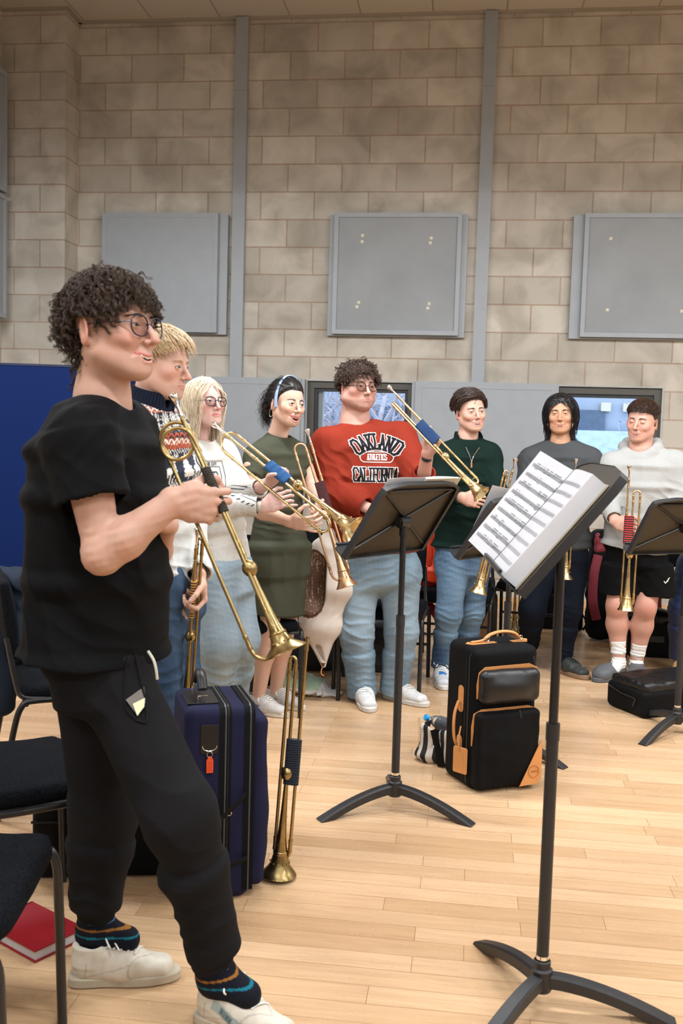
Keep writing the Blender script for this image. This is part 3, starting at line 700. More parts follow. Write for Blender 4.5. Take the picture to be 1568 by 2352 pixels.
chair_defs = [
    (F(-172, 2025, .46), -80, None), (F(5, 1775, .46), -52, 'black cloth chair at the left edge, second nearest the camera'),
    (F(165, 1550, .46), -60, 'black cloth chair with a dark jacket over its back, in front of the blue screen'),
    (F(578, 1420, .46), 196, 'black cloth chair behind the blonde woman and the woman in the olive dress'),
    (F(690, 1392, .46), 184, 'black cloth chair with the cream shearling coat hung on it'),
    (F(882, 1392, .46), 177, 'black cloth chair behind the legs of the man in the red sweatshirt'),
    (F(1045, 1360, .46), 174, 'black cloth chair carrying the orange rucksack'),
    (F(1225, 1338, .46), 172, 'black cloth chair behind the man in the grey t-shirt'),
    (F(1532, 1350, .46), 168, 'black cloth chair at the right edge beside the navy trousers')]
CH_ = []
for i, (p, rz, lb) in enumerate(chair_defs):
    c = c0 if i == 0 else copy_tree(c0)
    c.location = (p[0], p[1], 0); c.rotation_euler = (0, 0, math.radians(rz)); c['group'] = 'black cloth chairs around the room'
    if lb: c['label'] = lb
    CH_.append(c)
# ---- blue screen
M_blue = mat('blue_screen_board', srgb(0, 26, 76), .7, var=.05, vscale=1.5)
def screen(label, a, b, ztop):
    r = thing('partition_screen', label, 'partition', ((a + b) / 2)); u = nrm(b - a); v = np.cross(UP, u); L = np.linalg.norm(b - a)
    MB().box((0.012, -.02, .05), (L - .012, .02, ztop - .012), (np.column_stack([u, v, UP]), a)).build('board', M_blue, r, smooth=False)
    fr = MB()
    for lo, hi in (((0, -.024, .03), (.014, .024, ztop)), ((L - .014, -.024, .03), (L, .024, ztop)), ((0, -.024, ztop - .014), (L, .024, ztop)), ((0, -.024, .03), (L, .024, .05))): fr.box(lo, hi, (np.column_stack([u, v, UP]), a))
    fr.build('edge_frame', mat('blue_edge', srgb(4, 20, 56), .6), r, smooth=False)
    for s_ in (.1, L - .1): MB().box((s_ - .02, -.2, 0), (s_ + .02, .2, .03), (np.column_stack([u, v, UP]), a)).build('foot', M_black, r, smooth=False)
a_ = P(-330, 826, 5.9); b_ = P(286, 845, 6.25); zt_ = P(100, 837, 6.15)[2]
screen('large dark blue partition screen behind the man in the black t-shirt', A(a_[0], a_[1], 0), A(b_[0], b_[1], 0), zt_)
c_ = P(290, 845, 6.28); d_ = P(382, 850, 6.55)
screen('narrow piece of blue partition screen behind the fair-haired man', A(c_[0], c_[1], 0), A(d_[0], d_[1], 0), zt_)

# ---- music stands
def ang(x0, y0, x1, y1): a, b = F(x0, y0), F(x1, y1); return math.atan2(b[1] - a[1], b[0] - a[0])
mid, MS1 = music_stand('black music stand in the middle of the floor, seen from behind its desk', F(905, 1853), (-.84, .54), math.radians(33), P(936, 1200, F(905, 1853)[1])[2], legrot=ang(905, 1853, 1058, 1890), joint=P(917, 1420, F(905, 1853)[1])[2], off=-.03)
Bf = F(1240, 2312)
fg, MS2 = music_stand('black music stand nearest the camera holding the thick open music book', Bf, (-.996, -.087), math.radians(39), P(1292, 1215, Bf[1])[2], legrot=ang(1240, 2312, 1172, 2240), joint=P(1270, 1672, Bf[1])[2], wdt=.52, hgt=.36, k=1.)
Bt = F(1152, 1725)
th, MS3 = music_stand('black music stand behind the black and tan case, half hidden by the big book', Bt, (-.80, .60), math.radians(33), P(1175, 1215, Bt[1])[2], legrot=math.radians(-35), joint=P(1168, 1388, Bt[1])[2])
Br = F(1552, 1682)
rt, MS4 = music_stand('black music stand at the right edge in front of the man in the hooded top', Br, (-.45, .9), math.radians(33), P(1568, 1215, Br[1])[2], legrot=ang(1552, 1682, 1448, 1722), joint=P(1556, 1420, Br[1])[2], wdt=.52)
# sheet music
M_paper = NT('music_paper'); M_paper.set(color=M_paper.ramp(M_paper.noise(5, 3), [(.3, srgb(200, 200, 204)), (.7, srgb(214, 214, 218))]), rough=.75); M_paper = M_paper.m
M_paperg = mat('book_edge_paper', srgb(205, 203, 205), .8, var=.05)
M_ink = mat('ink', (.02, .02, .025), .7)
def music_print(fn, w, h, seed, rows=9, dense=1.):
    """staves and notes on a sheet; fn(u,v) -> point, lifted normal included"""
    rr = random.Random(seed); mb = MB()
    def quad(u0, v0, u1, v1): mb.add([fn(u0, v0), fn(u1, v0), fn(u1, v1), fn(u0, v1)], [(0, 1, 2, 3)])
    def seg(u0, u1, v, th_):
        n = 10
        for i in range(n): quad(u0 + (u1 - u0) * i / n, v - th_, u0 + (u1 - u0) * (i + 1) / n, v + th_)
    lw = .00035
    for k in range(rows):
        vc = h * (.90 - .86 * (k + .2) / rows); sp = .0019
        for j in range(5): seg(w * .07, w * .95, vc - j * sp, lw)
        for q in (.07, .36, .62, .95): quad(w * q - lw, vc - 4 * sp, w * q + lw, vc)
        u = w * .12; run = 0
        while u < w * .93:
            if run <= 0: run = rr.choice((2, 4, 4, 6, 8)); step = rr.choice((.0042, .0055, .009)) / dense; base = rr.randint(-2, 8); u += .004; bu0 = u
            vv = vc - sp * (4 - base * .5); quad(u - .0012, vv - .0009, u + .0012, vv + .0009); quad(u + .0009, vv, u + .0013, vc + .0055)
            base = min(10, max(-3, base + rr.choice((-1, 1, 1, -2, 2)))); u += step; run -= 1
            if run == 0 and step < .007: quad(bu0 + .0009, vc + .0045, u - step + .0013, vc + .0058)
    return mb
def open_book(label, S, lw, rw, h, blk, seed, curl=.03, lift=0.012, shift=0., name='music_book', fg_=False, rs_=0.):
    o, w, t, n, hh = S['o'], S['w'], S['t'], S['n'], S['hh']
    r0 = o - t * (hh - .006) + n * .005 + w * shift
    r = thing(name, label, 'music book', r0)
    def left(u, v, e=0.): # u from the spine outwards
        z = blk * math.exp(-u * 22) + lift * math.sin(min(u / lw, 1) * math.pi) + curl * (u / lw) ** 2 * (.35 + .65 * v / h) + rs_ * u
        return r0 + w * (u * lsg) + t * v + n * (z + .0015 + e)
    def right(u, v, e=0.):
        z = blk + .008 * math.sin(min(u / rw, 1) * math.pi) * math.exp(-u * 3) - .004 * (u / rw)
        return r0 - w * (u * lsg) + t * v + n * (z + e)
    lsg = open_book.sg
    N, K = 22, 10
    pg = MB(); V = [left(lw * i / N, h * j / K) for j in range(K + 1) for i in range(N + 1)] + [left(lw * i / N, h * j / K, -.0008) for j in range(K + 1) for i in range(N + 1)]
    q = (N + 1) * (K + 1); f = []
    for j in range(K):
        for i in range(N):
            a0 = j * (N + 1) + i; f += [(a0, a0 + 1, a0 + N + 2, a0 + N + 1), (q + a0, q + a0 + N + 1, q + a0 + N + 2, q + a0 + 1)]
    for i in range(N): f += [(i, q + i, q + i + 1, i + 1), (K * (N + 1) + i, K * (N + 1) + i + 1, q + K * (N + 1) + i + 1, q + K * (N + 1) + i)]
    for j in range(K): f += [(j * (N + 1) + N, q + j * (N + 1) + N, q + (j + 1) * (N + 1) + N, (j + 1) * (N + 1) + N)]
    pg.add(V, f); lp = pg.build('left_page', M_paper, r)
    blkm = MB(); V = []
    for i in range(N + 1):
        u = rw * i / N; V += [right(u, 0), right(u, h), r0 - w * (u * lsg) + t * h + n * .002, r0 - w * (u * lsg) + n * .002]
    f = []
    for i in range(N):
        for k in range(4): f.append((4 * i + k, 4 * (i + 1) + k, 4 * (i + 1) + (k + 1) % 4, 4 * i + (k + 1) % 4))
    f += [(0, 1, 2, 3), (4 * N + 3, 4 * N + 2, 4 * N + 1, 4 * N)]
    blkm.add(V, f, 0); bo = blkm.build('page_block', M_paper, r, ang=30)
    MB().prism([(-rw - .004, -.003), (.0, -.003), (0, h + .003), (-rw - .004, h + .003)], r0 - n * .0015, w * lsg, t, n, .003).build('cover', mat('cream_cover', srgb(188, 176, 150), .6), r, smooth=False)
    if fg_:
        ls = lambda u, v: left(max(0, lw - u) if lsg < 0 or True else u, v, .0006)
        music_print(ls, lw, h, seed).build('printed_music', M_ink, r, smooth=False)
        music_print(lambda u, v: right(u, v, .0006), rw, h, seed + 1, rows=9, dense=.5).build('printed_music', mat('grey_ink', (.25, .25, .28), .7), r, smooth=False)
    return r
open_book.sg = -1 if True else 1
# which way is image-left along w for the nearest desk
open_book.sg = 1 if (MS2['w'] @ nrm(A(-1, .6, 0))) > 0 else -1
open_book('thick open music book with a curled printed left page, on the nearest music stand', MS2, .215, .195, .298, .045, 4, curl=.02, lift=.012, fg_=True, rs_=.40, shift=-.03 * open_book.sg)
open_book.sg = 1
open_book('open music book just showing over the top of the middle music stand', MS1, .23, .22, .335, .014, 9, curl=.01, shift=-.02)
open_book('folded-open music book on the stand before the man in grey t-shirt', MS3, .2, .2, .34, .02, 12, curl=.06, shift=-.02)
# ---- cases
def cbox(A0, B0, depth, H, z0=0.):
    """frame of a case from its two near bottom corners"""
    A0, B0 = A(A0[0], A0[1], z0), A(B0[0], B0[1], z0); u = nrm(B0 - A0); v = np.cross(UP, u); W = np.linalg.norm(B0 - A0)
    def to(x, y, z): return A0 + u * x + v * y + UP * z
    return to, np.array([u, v, UP]), W
M_navy = mat('navy_nylon', srgb(30, 32, 60), .72, var=.08, bump=.3, bscale=900, sheen=.2)
M_navyt = mat('navy_nylon_top', srgb(36, 38, 68), .55, var=.08, bump=.3, bscale=900, sheen=.2)
M_blk_ny = mat('black_nylon', srgb(10, 11, 13), .72, var=.1, bump=.35, bscale=900, sheen=.15)
M_blk_le = mat('black_leatherette', srgb(9, 10, 12), .42, var=.1, bump=.2, bscale=300)
M_tan = mat('tan_leather', srgb(206, 142, 82), .5, var=.12, vscale=9, bump=.3, bscale=160)
to, ax, W = cbox(F(418, 2079), F(572, 2062), .27, .6)
r = thing('instrument_case', 'tall navy blue soft case with a black handle standing on the floor', 'case', to(W / 2, .14, 0))
zt_ = .60; D = .27
b = SDF(.006); b.box(to(W / 2, D / 2, zt_ / 2), (W / 2, D / 2, zt_ / 2), axes=ax, r=.03); 
o = sdf_obj('case_body', [b.mesh(lambda p: .0012 * sn(p, .16, 3), .004)], M_navy, r)
b = SDF(.006); b.box(to(W + .022, D / 2 + .01, .29), (.035, D / 2 - .012, .27), axes=ax, r=.028); b.ell(to(W + .04, D / 2 + .01, .24), (.035, .10, .19), axes=ax, k=.04)
sdf_obj('front_pocket', [b.mesh(lambda p: .002 * sn(p, .12, 4), .004)], M_navy, r)
def band(x, wd, mt, nm, ext=.0015):
    b = MB(); pr_ = [(.0, .03), (.0, zt_ - .03), (.009, zt_ - .009), (.03, zt_), (D - .03, zt_), (D - .009, zt_ - .009), (D, zt_ - .03), (D, .03)]
    V = []
    for (y, z) in pr_:
        c = A(0, D / 2, zt_ / 2); d2 = nrm(A(0, y - D / 2, (z - zt_ / 2) * .5)); V += [to(x - wd / 2, y + d2[1] * ext, z + d2[2] * ext), to(x + wd / 2, y + d2[1] * ext, z + d2[2] * ext)]
    b.add(V, [(2 * i, 2 * i + 1, 2 * i + 3, 2 * i + 2) for i in range(len(pr_) - 1)]); return b.build(nm, mt, r, ang=60)
band(W * .60, .036, M_blk_ny, 'zip_band', .003); band(W * .96, .032, M_blk_ny, 'zip_band', .003); band(W * .60, .004, mat('zip_teeth', srgb(70, 72, 76), .4), 'zip', .0045); band(W * .64, .0025, M_blk_le, 'zip', .0045); band(W * .97, .004, mat('zip_teeth', srgb(70, 72, 76), .4), 'zip', .0045)
pl = MB().prism(rrect(.048, .08, .012), to(W * .30, D * .45, zt_ + .001), ax[0], ax[1], UP, .004, bevel=.001); pl.build('handle_plate', M_blk_le, r)
hp = [to(W * .30, D * .45 + y, zt_ + z) for y, z in ((-.062, .006), (-.055, .04), (-.03, .07), (.0, .08), (.03, .07), (.055, .04), (.062, .006))]
hb = MB().tube(spline(hp[1:-1], 6), .0155, 12, flat=(ax[0], .7)); hb.build('handle', M_blk_le, r)
for s_ in (-1, 1): MB().tube([to(W * .30 + x, D * .45 + s_ * .062, zt_ + z) for x, z in ((-.014, .002), (-.014, .022), (.014, .022), (.014, .002))], .002, 8).build('handle_ring', M_silver, r)
MB().prism(rrect(.027, .045, .008), to(W * .36, -.001, .505), ax[0], UP, -ax[1], .003, bevel=.001).build('ring_plate', M_blk_le, r)
MB().tube([to(W * .36 + .022 * math.cos(t_), -.006, .487 + .02 * math.sin(t_) * .8) for t_ in np.linspace(math.pi, 2 * math.pi, 12)], .0018, 8).build('d_ring', M_silver, r)
kf = thing('key_fob', 'orange plastic key fob hanging from the ring of the navy case', 'key fob', to(W * .36, -.01, .44))
MB().tube([to(W * .36 + .008 * math.cos(t_), -.009, .462 + .009 * math.sin(t_)) for t_ in np.linspace(0, 6.28, 16)], .0009, 6, closed=True).build('split_ring', M_silver, kf)
MB().prism([(-.010, -.05), (.010, -.05), (.0105, -.012), (.004, 0), (-.004, 0), (-.0105, -.012)], to(W * .36 + .001, -.006, .455), ax[0], UP, -ax[1], .005, bevel=.0012).build('fob', mat('orange_plastic', srgb(232, 82, 38), .4), kf)
MB().prism([(-.0065, -.045), (.0065, -.045), (.0065, -.014), (-.0065, -.014)], to(W * .36 + .001, -.0112, .455), ax[0], UP, -ax[1], .0006).build('label_window', mat('orange_deep', srgb(212, 68, 30), .5), kf)
MB().tube(spline([to(W * .93, -.006, .335), to(W * .75, -.03, .31), to(W * .45, -.06, .27), to(W * .25, -.075, .22), to(W * .25, -.07, .16), to(W * .5, -.05, .125), to(W * .95, -.006, .128)], 8), .0085, 8, flat=(UP, .3)).build('side_strap', M_blk_ny, r)
MB().tube([to(W * .66 + .008 * math.cos(t_), -.004, .275 + .008 * math.sin(t_)) for t_ in np.linspace(0, 6.28, 12)], .002, 6, closed=True).build('zip_pull', M_silver, r)
MB().tube([to(W + .06, .07 + .006 * math.cos(t_), .30 + .022 * math.sin(t_)) for t_ in np.linspace(0, 6.28, 14)], .0018, 6, closed=True).build('zip_pull', M_silver, r)
# black case with tan leather
to, ax, W = cbox(F(1078, 1818), F(1226, 1800), .25, .6); H = P(1232, 1510, F(1226, 1800)[1])[2] + .05; D = .24
r = thing('instrument_case', 'black soft case with tan leather trim standing in the middle of the floor', 'case', to(W / 2, D / 2, 0))
b = SDF(.005); b.box(to(W / 2, D / 2, H / 2), (W / 2, D / 2, H / 2), axes=ax, r=.035); sdf_obj('case_body', [b.mesh(lambda p: .001 * sn(p, .14, 3), .004)], M_blk_ny, r)
def pocket(x0, x1, z0, z1, d, rr_, nm, m=M_blk_ny, puff=.012, bulge=.0):
    b = SDF(.0045); b.box(to((x0 + x1) / 2, -d / 2 + .01, (z0 + z1) / 2), ((x1 - x0) / 2, d / 2 + .01, (z1 - z0) / 2), axes=ax, r=rr_)
    b.ell(to((x0 + x1) / 2, -d * .6, (z0 + z1) / 2), ((x1 - x0) * .42, puff + d * .5, (z1 - z0) * .42), axes=ax, k=.02)
    return sdf_obj(nm, [b.mesh(lambda p: .0015 * sn(p, .10, 9), .004)], m, r)
pocket(.004, W - .006, .014, H * .565, .045, .022, 'lower_pocket'); pocket(.018, W - .012, H * .62, H - .085, .045, .028, 'upper_pocket', M_blk_le, .02)
def strip(pts, wd, yy, nm, m=M_tan, th_=.003):
    V = []; pts = [A(*p) for p in pts]; n = len(pts)
    for i, p in enumerate(pts):
        d = nrm(pts[min(i + 1, n - 1)] - pts[max(i - 1, 0)]); q = A(-d[1], d[0]); w_ = wd if np.isscalar(wd) else wd[i]
        V += [to(p[0], yy, p[1]), to(p[0] + q[0] * w_, yy, p[1] + q[1] * w_), to(p[0] + q[0] * w_, yy - th_, p[1] + q[1] * w_), to(p[0], yy - th_, p[1])]
    f = [(4 * i + k, 4 * i + (k + 1) % 4, 4 * i + 4 + (k + 1) % 4, 4 * i + 4 + k) for i in range(n - 1) for k in range(4)] + [(0, 3, 2, 1), (4 * n - 4, 4 * n - 3, 4 * n - 2, 4 * n - 1)]
    return MB().add(V, f).build(nm, m, r, ang=35)
zz = H - .085
strip([(.012, H * .62 + .02), (.010, zz - .06), (.018, zz - .01), (.045, zz + .012), (W - .05, zz + .016), (W - .012, zz - .002)][::-1], [.004, .018, .02, .02, .018, .004], -.004, 'leather_trim')
zz = H * .565
strip([(-.006, .19), (-.008, zz - .06), (.000, zz - .008), (.035, zz + .008), (W - .05, zz + .010), (W - .012, zz - .004)][::-1], [.003, .013, .016, .015, .013, .003], -.006, 'leather_trim')
MB().prism([(W - .012, .20), (W - .004, .17), (W - .004, .045), (W - .02, .022), (W - .105, .018)][::-1], to(0, -.052, 0), ax[0], UP, -ax[1], .004, bevel=.001).build('corner_patch', M_tan, r)
em = MB(); cx, cz = W - .042, .075
for rad in (.026, .0225): em.tube([to(cx + rad * math.cos(t_), -.057, cz + rad * math.sin(t_)) for t_ in np.linspace(0, 6.28, 32)], .0008, 5, closed=True)
for q in range(5): em.tube([to(cx - .012 + q * .006, -.057, cz - .004), to(cx - .009 + q * .006, -.057, cz + .006), to(cx - .007 + q * .006, -.057, cz - .004)], .0009, 5)
em.build('embossed_badge', mat('tan_leather_dark', srgb(190, 124, 68), .5), r)
# zips round the front
def loopz(x0, x1, z0, z1, rr_, y, th_, m=M_blk_le, nm='zip', part=1.):
    q = rrect((x1 - x0) / 2, (z1 - z0) / 2, rr_, 6); MB().tube([to((x0 + x1) / 2 + a_, y, (z0 + z1) / 2 + b_) for a_, b_ in q], th_, 6, closed=True).build(nm, m, r)
loopz(.010, W - .012, .020, H * .565 - .006, .022, -.030, .003, mat('piping', srgb(34, 36, 38), .35)); loopz(.024, W - .018, H * .62 + .006, H - .091, .028, -.030, .003, mat('piping', srgb(34, 36, 38), .35)); loopz(-.002, W + .002, .01, H - .01, .035, .035, .003, mat('piping', srgb(34, 36, 38), .35)); loopz(-.001, W + .001, .01, H - .012, .035, .062, .002, M_blk_le)
for x_, z_ in ((W * .62, H * .575), (W * .80, H - .03)): MB().tube([to(x_, -.05, z_), to(x_, -.055, z_ - .012), to(x_ + .004, -.056, z_ - .032)], .003, 6, flat=(ax[0], .4)).build('zip_pull', M_blackm, r)
hp = [to(x_, D * .42, H + z_) for x_, z_ in ((W * .12, .006), (W * .30, .012), (W * .42, .034), (W * .60, .044), (W * .78, .036), (W * .90, .010), (W * .99, .004))]
MB().tube(spline(hp, 6), [.006] * 8 + [.009] * 20 + [.006] * 9, 10, flat=(ax[1], .8)).build('handle', M_tan, r)
MB().prism([(.03, -.022), (W * .5, -.012), (W * .5, .012), (.03, .022), (.012, 0)], to(0, D * .42, H - .001), ax[0], ax[1], UP, .004, bevel=.001).prism([(W * .75, -.012), (W * .97, -.018), (W * .97, .018), (W * .75, .012)], to(0, D * .42, H - .001), ax[0], ax[1], UP, .004, bevel=.001).build('handle_base', M_tan, r)
for x_ in (W * .36, W * .88): MB().tube([to(x_ + .007 * math.cos(t_), D * .42 - .01 + .0 * t_, H + .018 + .009 * math.sin(t_)) for t_ in np.linspace(0, 6.28, 12)], .0018, 6, closed=True).build('handle_ring', M_silver, r)
# side handle and luggage tag on the left face
zs = H * .60
for zc_ in (H * .615, H * .26): MB().prism(rrect(.022, .055, .018), to(-.001, D * .40, zc_), ax[1], UP, -ax[0], .003, bevel=.001).build('strap_plate', M_tan, r)
MB().tube(spline([to(-.012, D * .40, H * .60), to(-.028, D * .40, H * .52), to(-.034, D * .38, H * .42), to(-.028, D * .38, H * .33), to(-.010, D * .40, H * .27)], 6), .0085, 10, flat=(ax[1], .7)).build('side_handle', M_tan, r)
tgt = thing('luggage_tag', 'tan leather luggage tag hanging on the side of the black and tan case', 'luggage tag', to(-.03, D * .25, .08))
MB().prism(rrect(.035, .054, .008), to(-.018, D * .22, .115), nrm(ax[1] * .85 - ax[0] * .4), UP, nrm(-ax[0] - ax[1] * .45), .004, bevel=.001).build('tag_body', M_tan, tgt)
MB().tube([to(-.022 + .0, D * .22 + a_, .115 + b_) for a_, b_ in rrect(.027, .044, .004, 3)], .0007, 5, closed=True).build('stitching', mat('tan_leather_dark', srgb(190, 124, 68), .5), tgt)
MB().tube([to(-.012, D * .30, .25), to(-.026, D * .26, .20), to(-.026, D * .24, .155)], .006, 8, flat=(ax[1], .3)).build('tag_strap', M_tan, tgt)
# zebra tote bag with a drinks bottle
to2, ax2, W2 = cbox(F(962, 1748), F(1016, 1772), .2, .2)
u_ = nrm(A(.80, -.60, 0)); v_ = np.cross(UP, u_); o_ = A(*F(962, 1745))
z_ = thing('striped_bag', 'black and white zebra-striped bag on the floor beside the black and tan case', 'bag', o_)
t = NT('zebra_stripes'); w = t.n('TexWave', wave_type='BANDS', bands_direction='X'); w.inputs['Scale'].default_value = 7.; w.inputs['Distortion'].default_value = 2.2; w.inputs['Detail'].default_value = 1.; w.inputs['Detail Scale'].default_value = .9
t.L(t.mapping(t.pos(), rot=(0, .1, .65)), w.inputs['Vector']); t.set(color=t.ramp(w.outputs['Fac'], [(.49, srgb(20, 18, 20)), (.53, srgb(206, 196, 184))]), rough=.8); M_zeb = t.m
b = SDF(.0045); c_ = o_ + u_ * .10 + v_ * .10 + UP * .085; axz = np.array([u_, v_, UP])
b.box(c_, (.115, .10, .085), axes=axz, r=.03); b.ell(o_ + u_ * .03 + v_ * .03 + UP * .03, (.06, .06, .032), k=.04); b.box(c_ + UP * .05, (.105, .09, .085), axes=axz, r=.02, op='d', k=.008)
sdf_obj('bag_body', [b.mesh(lambda p: .004 * sn(p, .09, 14) + .002 * sn(p, .04, 15), .01)], M_zeb, z_)
MB().tube(spline([c_ + u_ * .08 - v_ * .095 + UP * .05, c_ + u_ * .10 - v_ * .03 + UP * .12, c_ + u_ * .11 + v_ * .05 + UP * .13, c_ + u_ * .08 + v_ * .09 + UP * .08], 6), .014, 8, flat=(u_, .25)).build('handle', M_blk_ny, z_)
MB().tube([c_ - u_ * .02 - v_ * .108 + UP * .07, c_ + u_ * .02 - v_ * .112 - UP * .03, c_ + u_ * .03 - v_ * .11 - UP * .08], .018, 8, flat=(u_, .2)).build('strap', M_blk_ny, z_)
ch_ = MB(); p0 = P(963, 1650, o_[1] - .02)
for k in range(12): ch_.tube([p0 + A(.004 * math.cos(q) * (k % 2), .004 * math.cos(q) * (1 - k % 2), -.011 * k + .007 * math.sin(q)) for q in np.linspace(0, 6.28, 8)], .001, 5, closed=True)
ch_.build('chain', M_silver, z_)
M_pet = NT('clear_plastic').set(color=(.9, .95, 1, 1), rough=.05, trans=.9, ior=1.3).m
ba, bb = P(976, 1647, o_[1] + .06), P(1040, 1672, o_[1] + .13); d_ = nrm(bb - ba)
bt = thing('drinks_bottle', 'clear plastic drinks bottle with a blue cap lying in the striped bag', 'bottle', ba)
MB().lathe([(.014, .011), (.03, .012), (.05, .024), (.075, .032), (.10, .033), (.15, .032), (.2, .031), (.205, .001)], ba, d_, 24).build('bottle_body', M_pet, bt)
MB().lathe([(0, .001), (0, .0135), (.002, .0145), (.016, .0145), (.018, .012)], ba, d_, 20).build('cap', mat('blue_cap', srgb(40, 160, 232), .4), bt)
MB().lathe([(.104, .0336), (.112, .0336)], ba, d_, 24).build('red_band', mat('red_label', srgb(206, 28, 52), .5), bt); MB().lathe([(.112, .0336), (.16, .033)], ba, d_, 24).build('label', mat('blue_label', srgb(60, 110, 150), .5), bt)
# black case lying at the right
to, ax, W = cbox(F(1389, 1618), F(1478, 1654), .5, .2)
axr = np.array([nrm(F(1478, 1654) - F(1389, 1618)), nrm(F(1600, 1618) - F(1478, 1654)), UP]); axr[1] = nrm(axr[1] - axr[0] * (axr[0] @ axr[1])); L_ = .62
c_ = F(1478, 1654) - axr[0] * W / 2 + axr[1] * L_ / 2
r = thing('instrument_case', 'long black soft case lying on the floor in front of the grey clogs', 'case', A(c_[0], c_[1], 0))
b = SDF(.006); b.box(c_ + UP * .072, (W / 2, L_ / 2, .07), axes=axr, r=.028); sdf_obj('case_body', [b.mesh(lambda p: .002 * sn(p, .15, 3), .004)], M_blk_ny, r)
b = SDF(.006); b.box(c_ + UP * .152, (W / 2 - .012, L_ / 2 - .015, .030), axes=axr, r=.025); b.ell(c_ + UP * .165, (W * .4, L_ * .45, .028), axes=axr, k=.02)
sdf_obj('lid_pocket', [b.mesh(lambda p: .004 * sn(p, .12, 4) + .002 * sn(p, .05, 6), .008)], M_blk_le, r)
q0 = c_ - axr[1] * (L_ / 2 + .004); 
MB().tube([q0 + axr[0] * x_ + UP * z_ for x_, z_ in ((-W * .42, .120), (-W * .1, .098), (W * .3, .095))], .004, 6).build('zip', M_blackm, r)
MB().tube([q0 + axr[0] * (W * .3) - axr[1] * .004 + UP * .095, q0 + axr[0] * (W * .26) - axr[1] * .008 + UP * .055], .004, 6).build('zip_pull', M_blackm, r)
rc = F(1381, 1600, .10); MB().tube([c_ - axr[0] * (W / 2 + .012) - axr[1] * (L_ * .36) + axr[1] * .02 * math.cos(q) + UP * (.10 + .02 * math.sin(q)) for q in np.linspace(0, 6.28, 18)], .0016, 6, closed=True).build('metal_ring', M_silver, r)
# ---- soft bags and dark cases in the background
def softbag(name, label, cat, ctr, half, rz, m, amp=.01, seed=1, r_=.05, h=.009, extra=None, group=None):
    c, s_ = math.cos(math.radians(rz)), math.sin(math.radians(rz)); ax = np.array([A(c, s_, 0), A(-s_, c, 0), UP]); ctr = np.asarray(ctr, float)
    r = thing(name, label, cat, A(ctr[0], ctr[1], ctr[2] - half[2]), group=group)
    b = SDF(h); b.box(ctr, half, axes=ax, r=min(r_, min(half) * .9), k=.02)
    if extra: extra(b, ctr, ax)
    sdf_obj('bag_body', [b.mesh(lambda p: amp * sn(p, .17, seed) + amp * .5 * sn(p, .07, seed + 1), amp * 2)], m, r)
    return r, ctr, ax
p = F(752, 1548); r, c, ax = softbag('soft_bag', 'dark padded bag on the floor under the cream coat', 'bag', A(p[0] + .05, p[1] + .2, .15), (.34, .16, .145), 8, mat('navy_black_nylon', srgb(22, 26, 34), .6, sheen=.1), .006, 3)
MB().tube(spline([c + A(-.3, -.165, .05), c + A(-.1, -.17, .09), c + A(.12, -.172, .085), c + A(.3, -.165, .05)], 5), .006, 6).build('zip', M_blackm, r)
MB().tube(spline([c + A(-.1, -.1, .14), c + A(-.06, -.1, .19), c + A(.08, -.1, .19), c + A(.12, -.1, .14)], 5), .011, 6).build('handle', M_blk_le, r)
p = F(545, 1592); r, c, ax = softbag('soft_bag', 'flat black bag on the floor between the blonde woman and the olive dress', 'bag', A(p[0] - .12, p[1] + .25, .07), (.30, .2, .07), -14, M_blk_ny, .006, 6)
MB().tube(spline([c + A(-.1, -.05, .06), c + A(-.05, -.05, .10), c + A(.05, -.05, .10), c + A(.1, -.05, .06)], 5), .01, 6).build('handle', M_blk_le, r)
# black case under chairs at left
p = F(250, 2040); r, c, ax = softbag('instrument_case', 'black case on the floor behind the legs of the man in the black t-shirt', 'case', A(p[0] + .0, p[1] + .22, .17), (.30, .15, .17), 14, M_blk_ny, .001, 6, r_=.03)
MB().tube([c + ax[0] * -.30 - ax[1] * .152 + UP * .02, c + ax[0] * .30 - ax[1] * .152 + UP * .02], .004, 6).build('zip', M_blk_le, r)
MB().tube(spline([c - ax[0] * .07 + UP * .16, c - ax[0] * .05 + UP * .20, c + ax[0] * .05 + UP * .20, c + ax[0] * .07 + UP * .16], 5), .01, 8).build('handle', M_blk_le, r)
# case behind tee man, with snap locks
p = F(1255, 1448); r, c, ax = softbag('instrument_case', 'hard black case with two shiny catches behind the man in the grey t-shirt', 'case', A(p[0] + .05, p[1] + .12, .19), (.22, .09, .185), -4, M_blk_ny, .001, 6, r_=.02)
for z_ in (.05, -.10): MB().ball(c + ax[0] * .17 - ax[1] * .093 + UP * z_, .011, 12).build('catch', M_silver, r)
MB().tube(spline([c + ax[0] * .22 + UP * -.08, c + ax[0] * .25 - ax[1] * .08 + UP * -.12, c + ax[0] * .22 - ax[1] * .1 + UP * -.175], 5), .009, 6).build('side_handle', M_blk_le, r)
# second black/tan case behind green man
p = F(1092, 1478); r, c, ax = softbag('instrument_case', 'black case with a tan leather corner behind the legs of the man in dark green', 'case', A(p[0], p[1] + .12, .22), (.12, .09, .22), 0, M_blk_ny, .001, 6, r_=.02)
MB().prism([(.0, -.2), (.11, -.2), (.11, .10)], c - ax[1] * .09, ax[0], UP, -ax[1], .004).build('corner_patch', mat('brown_leather', srgb(150, 104, 70), .55), r, smooth=False)
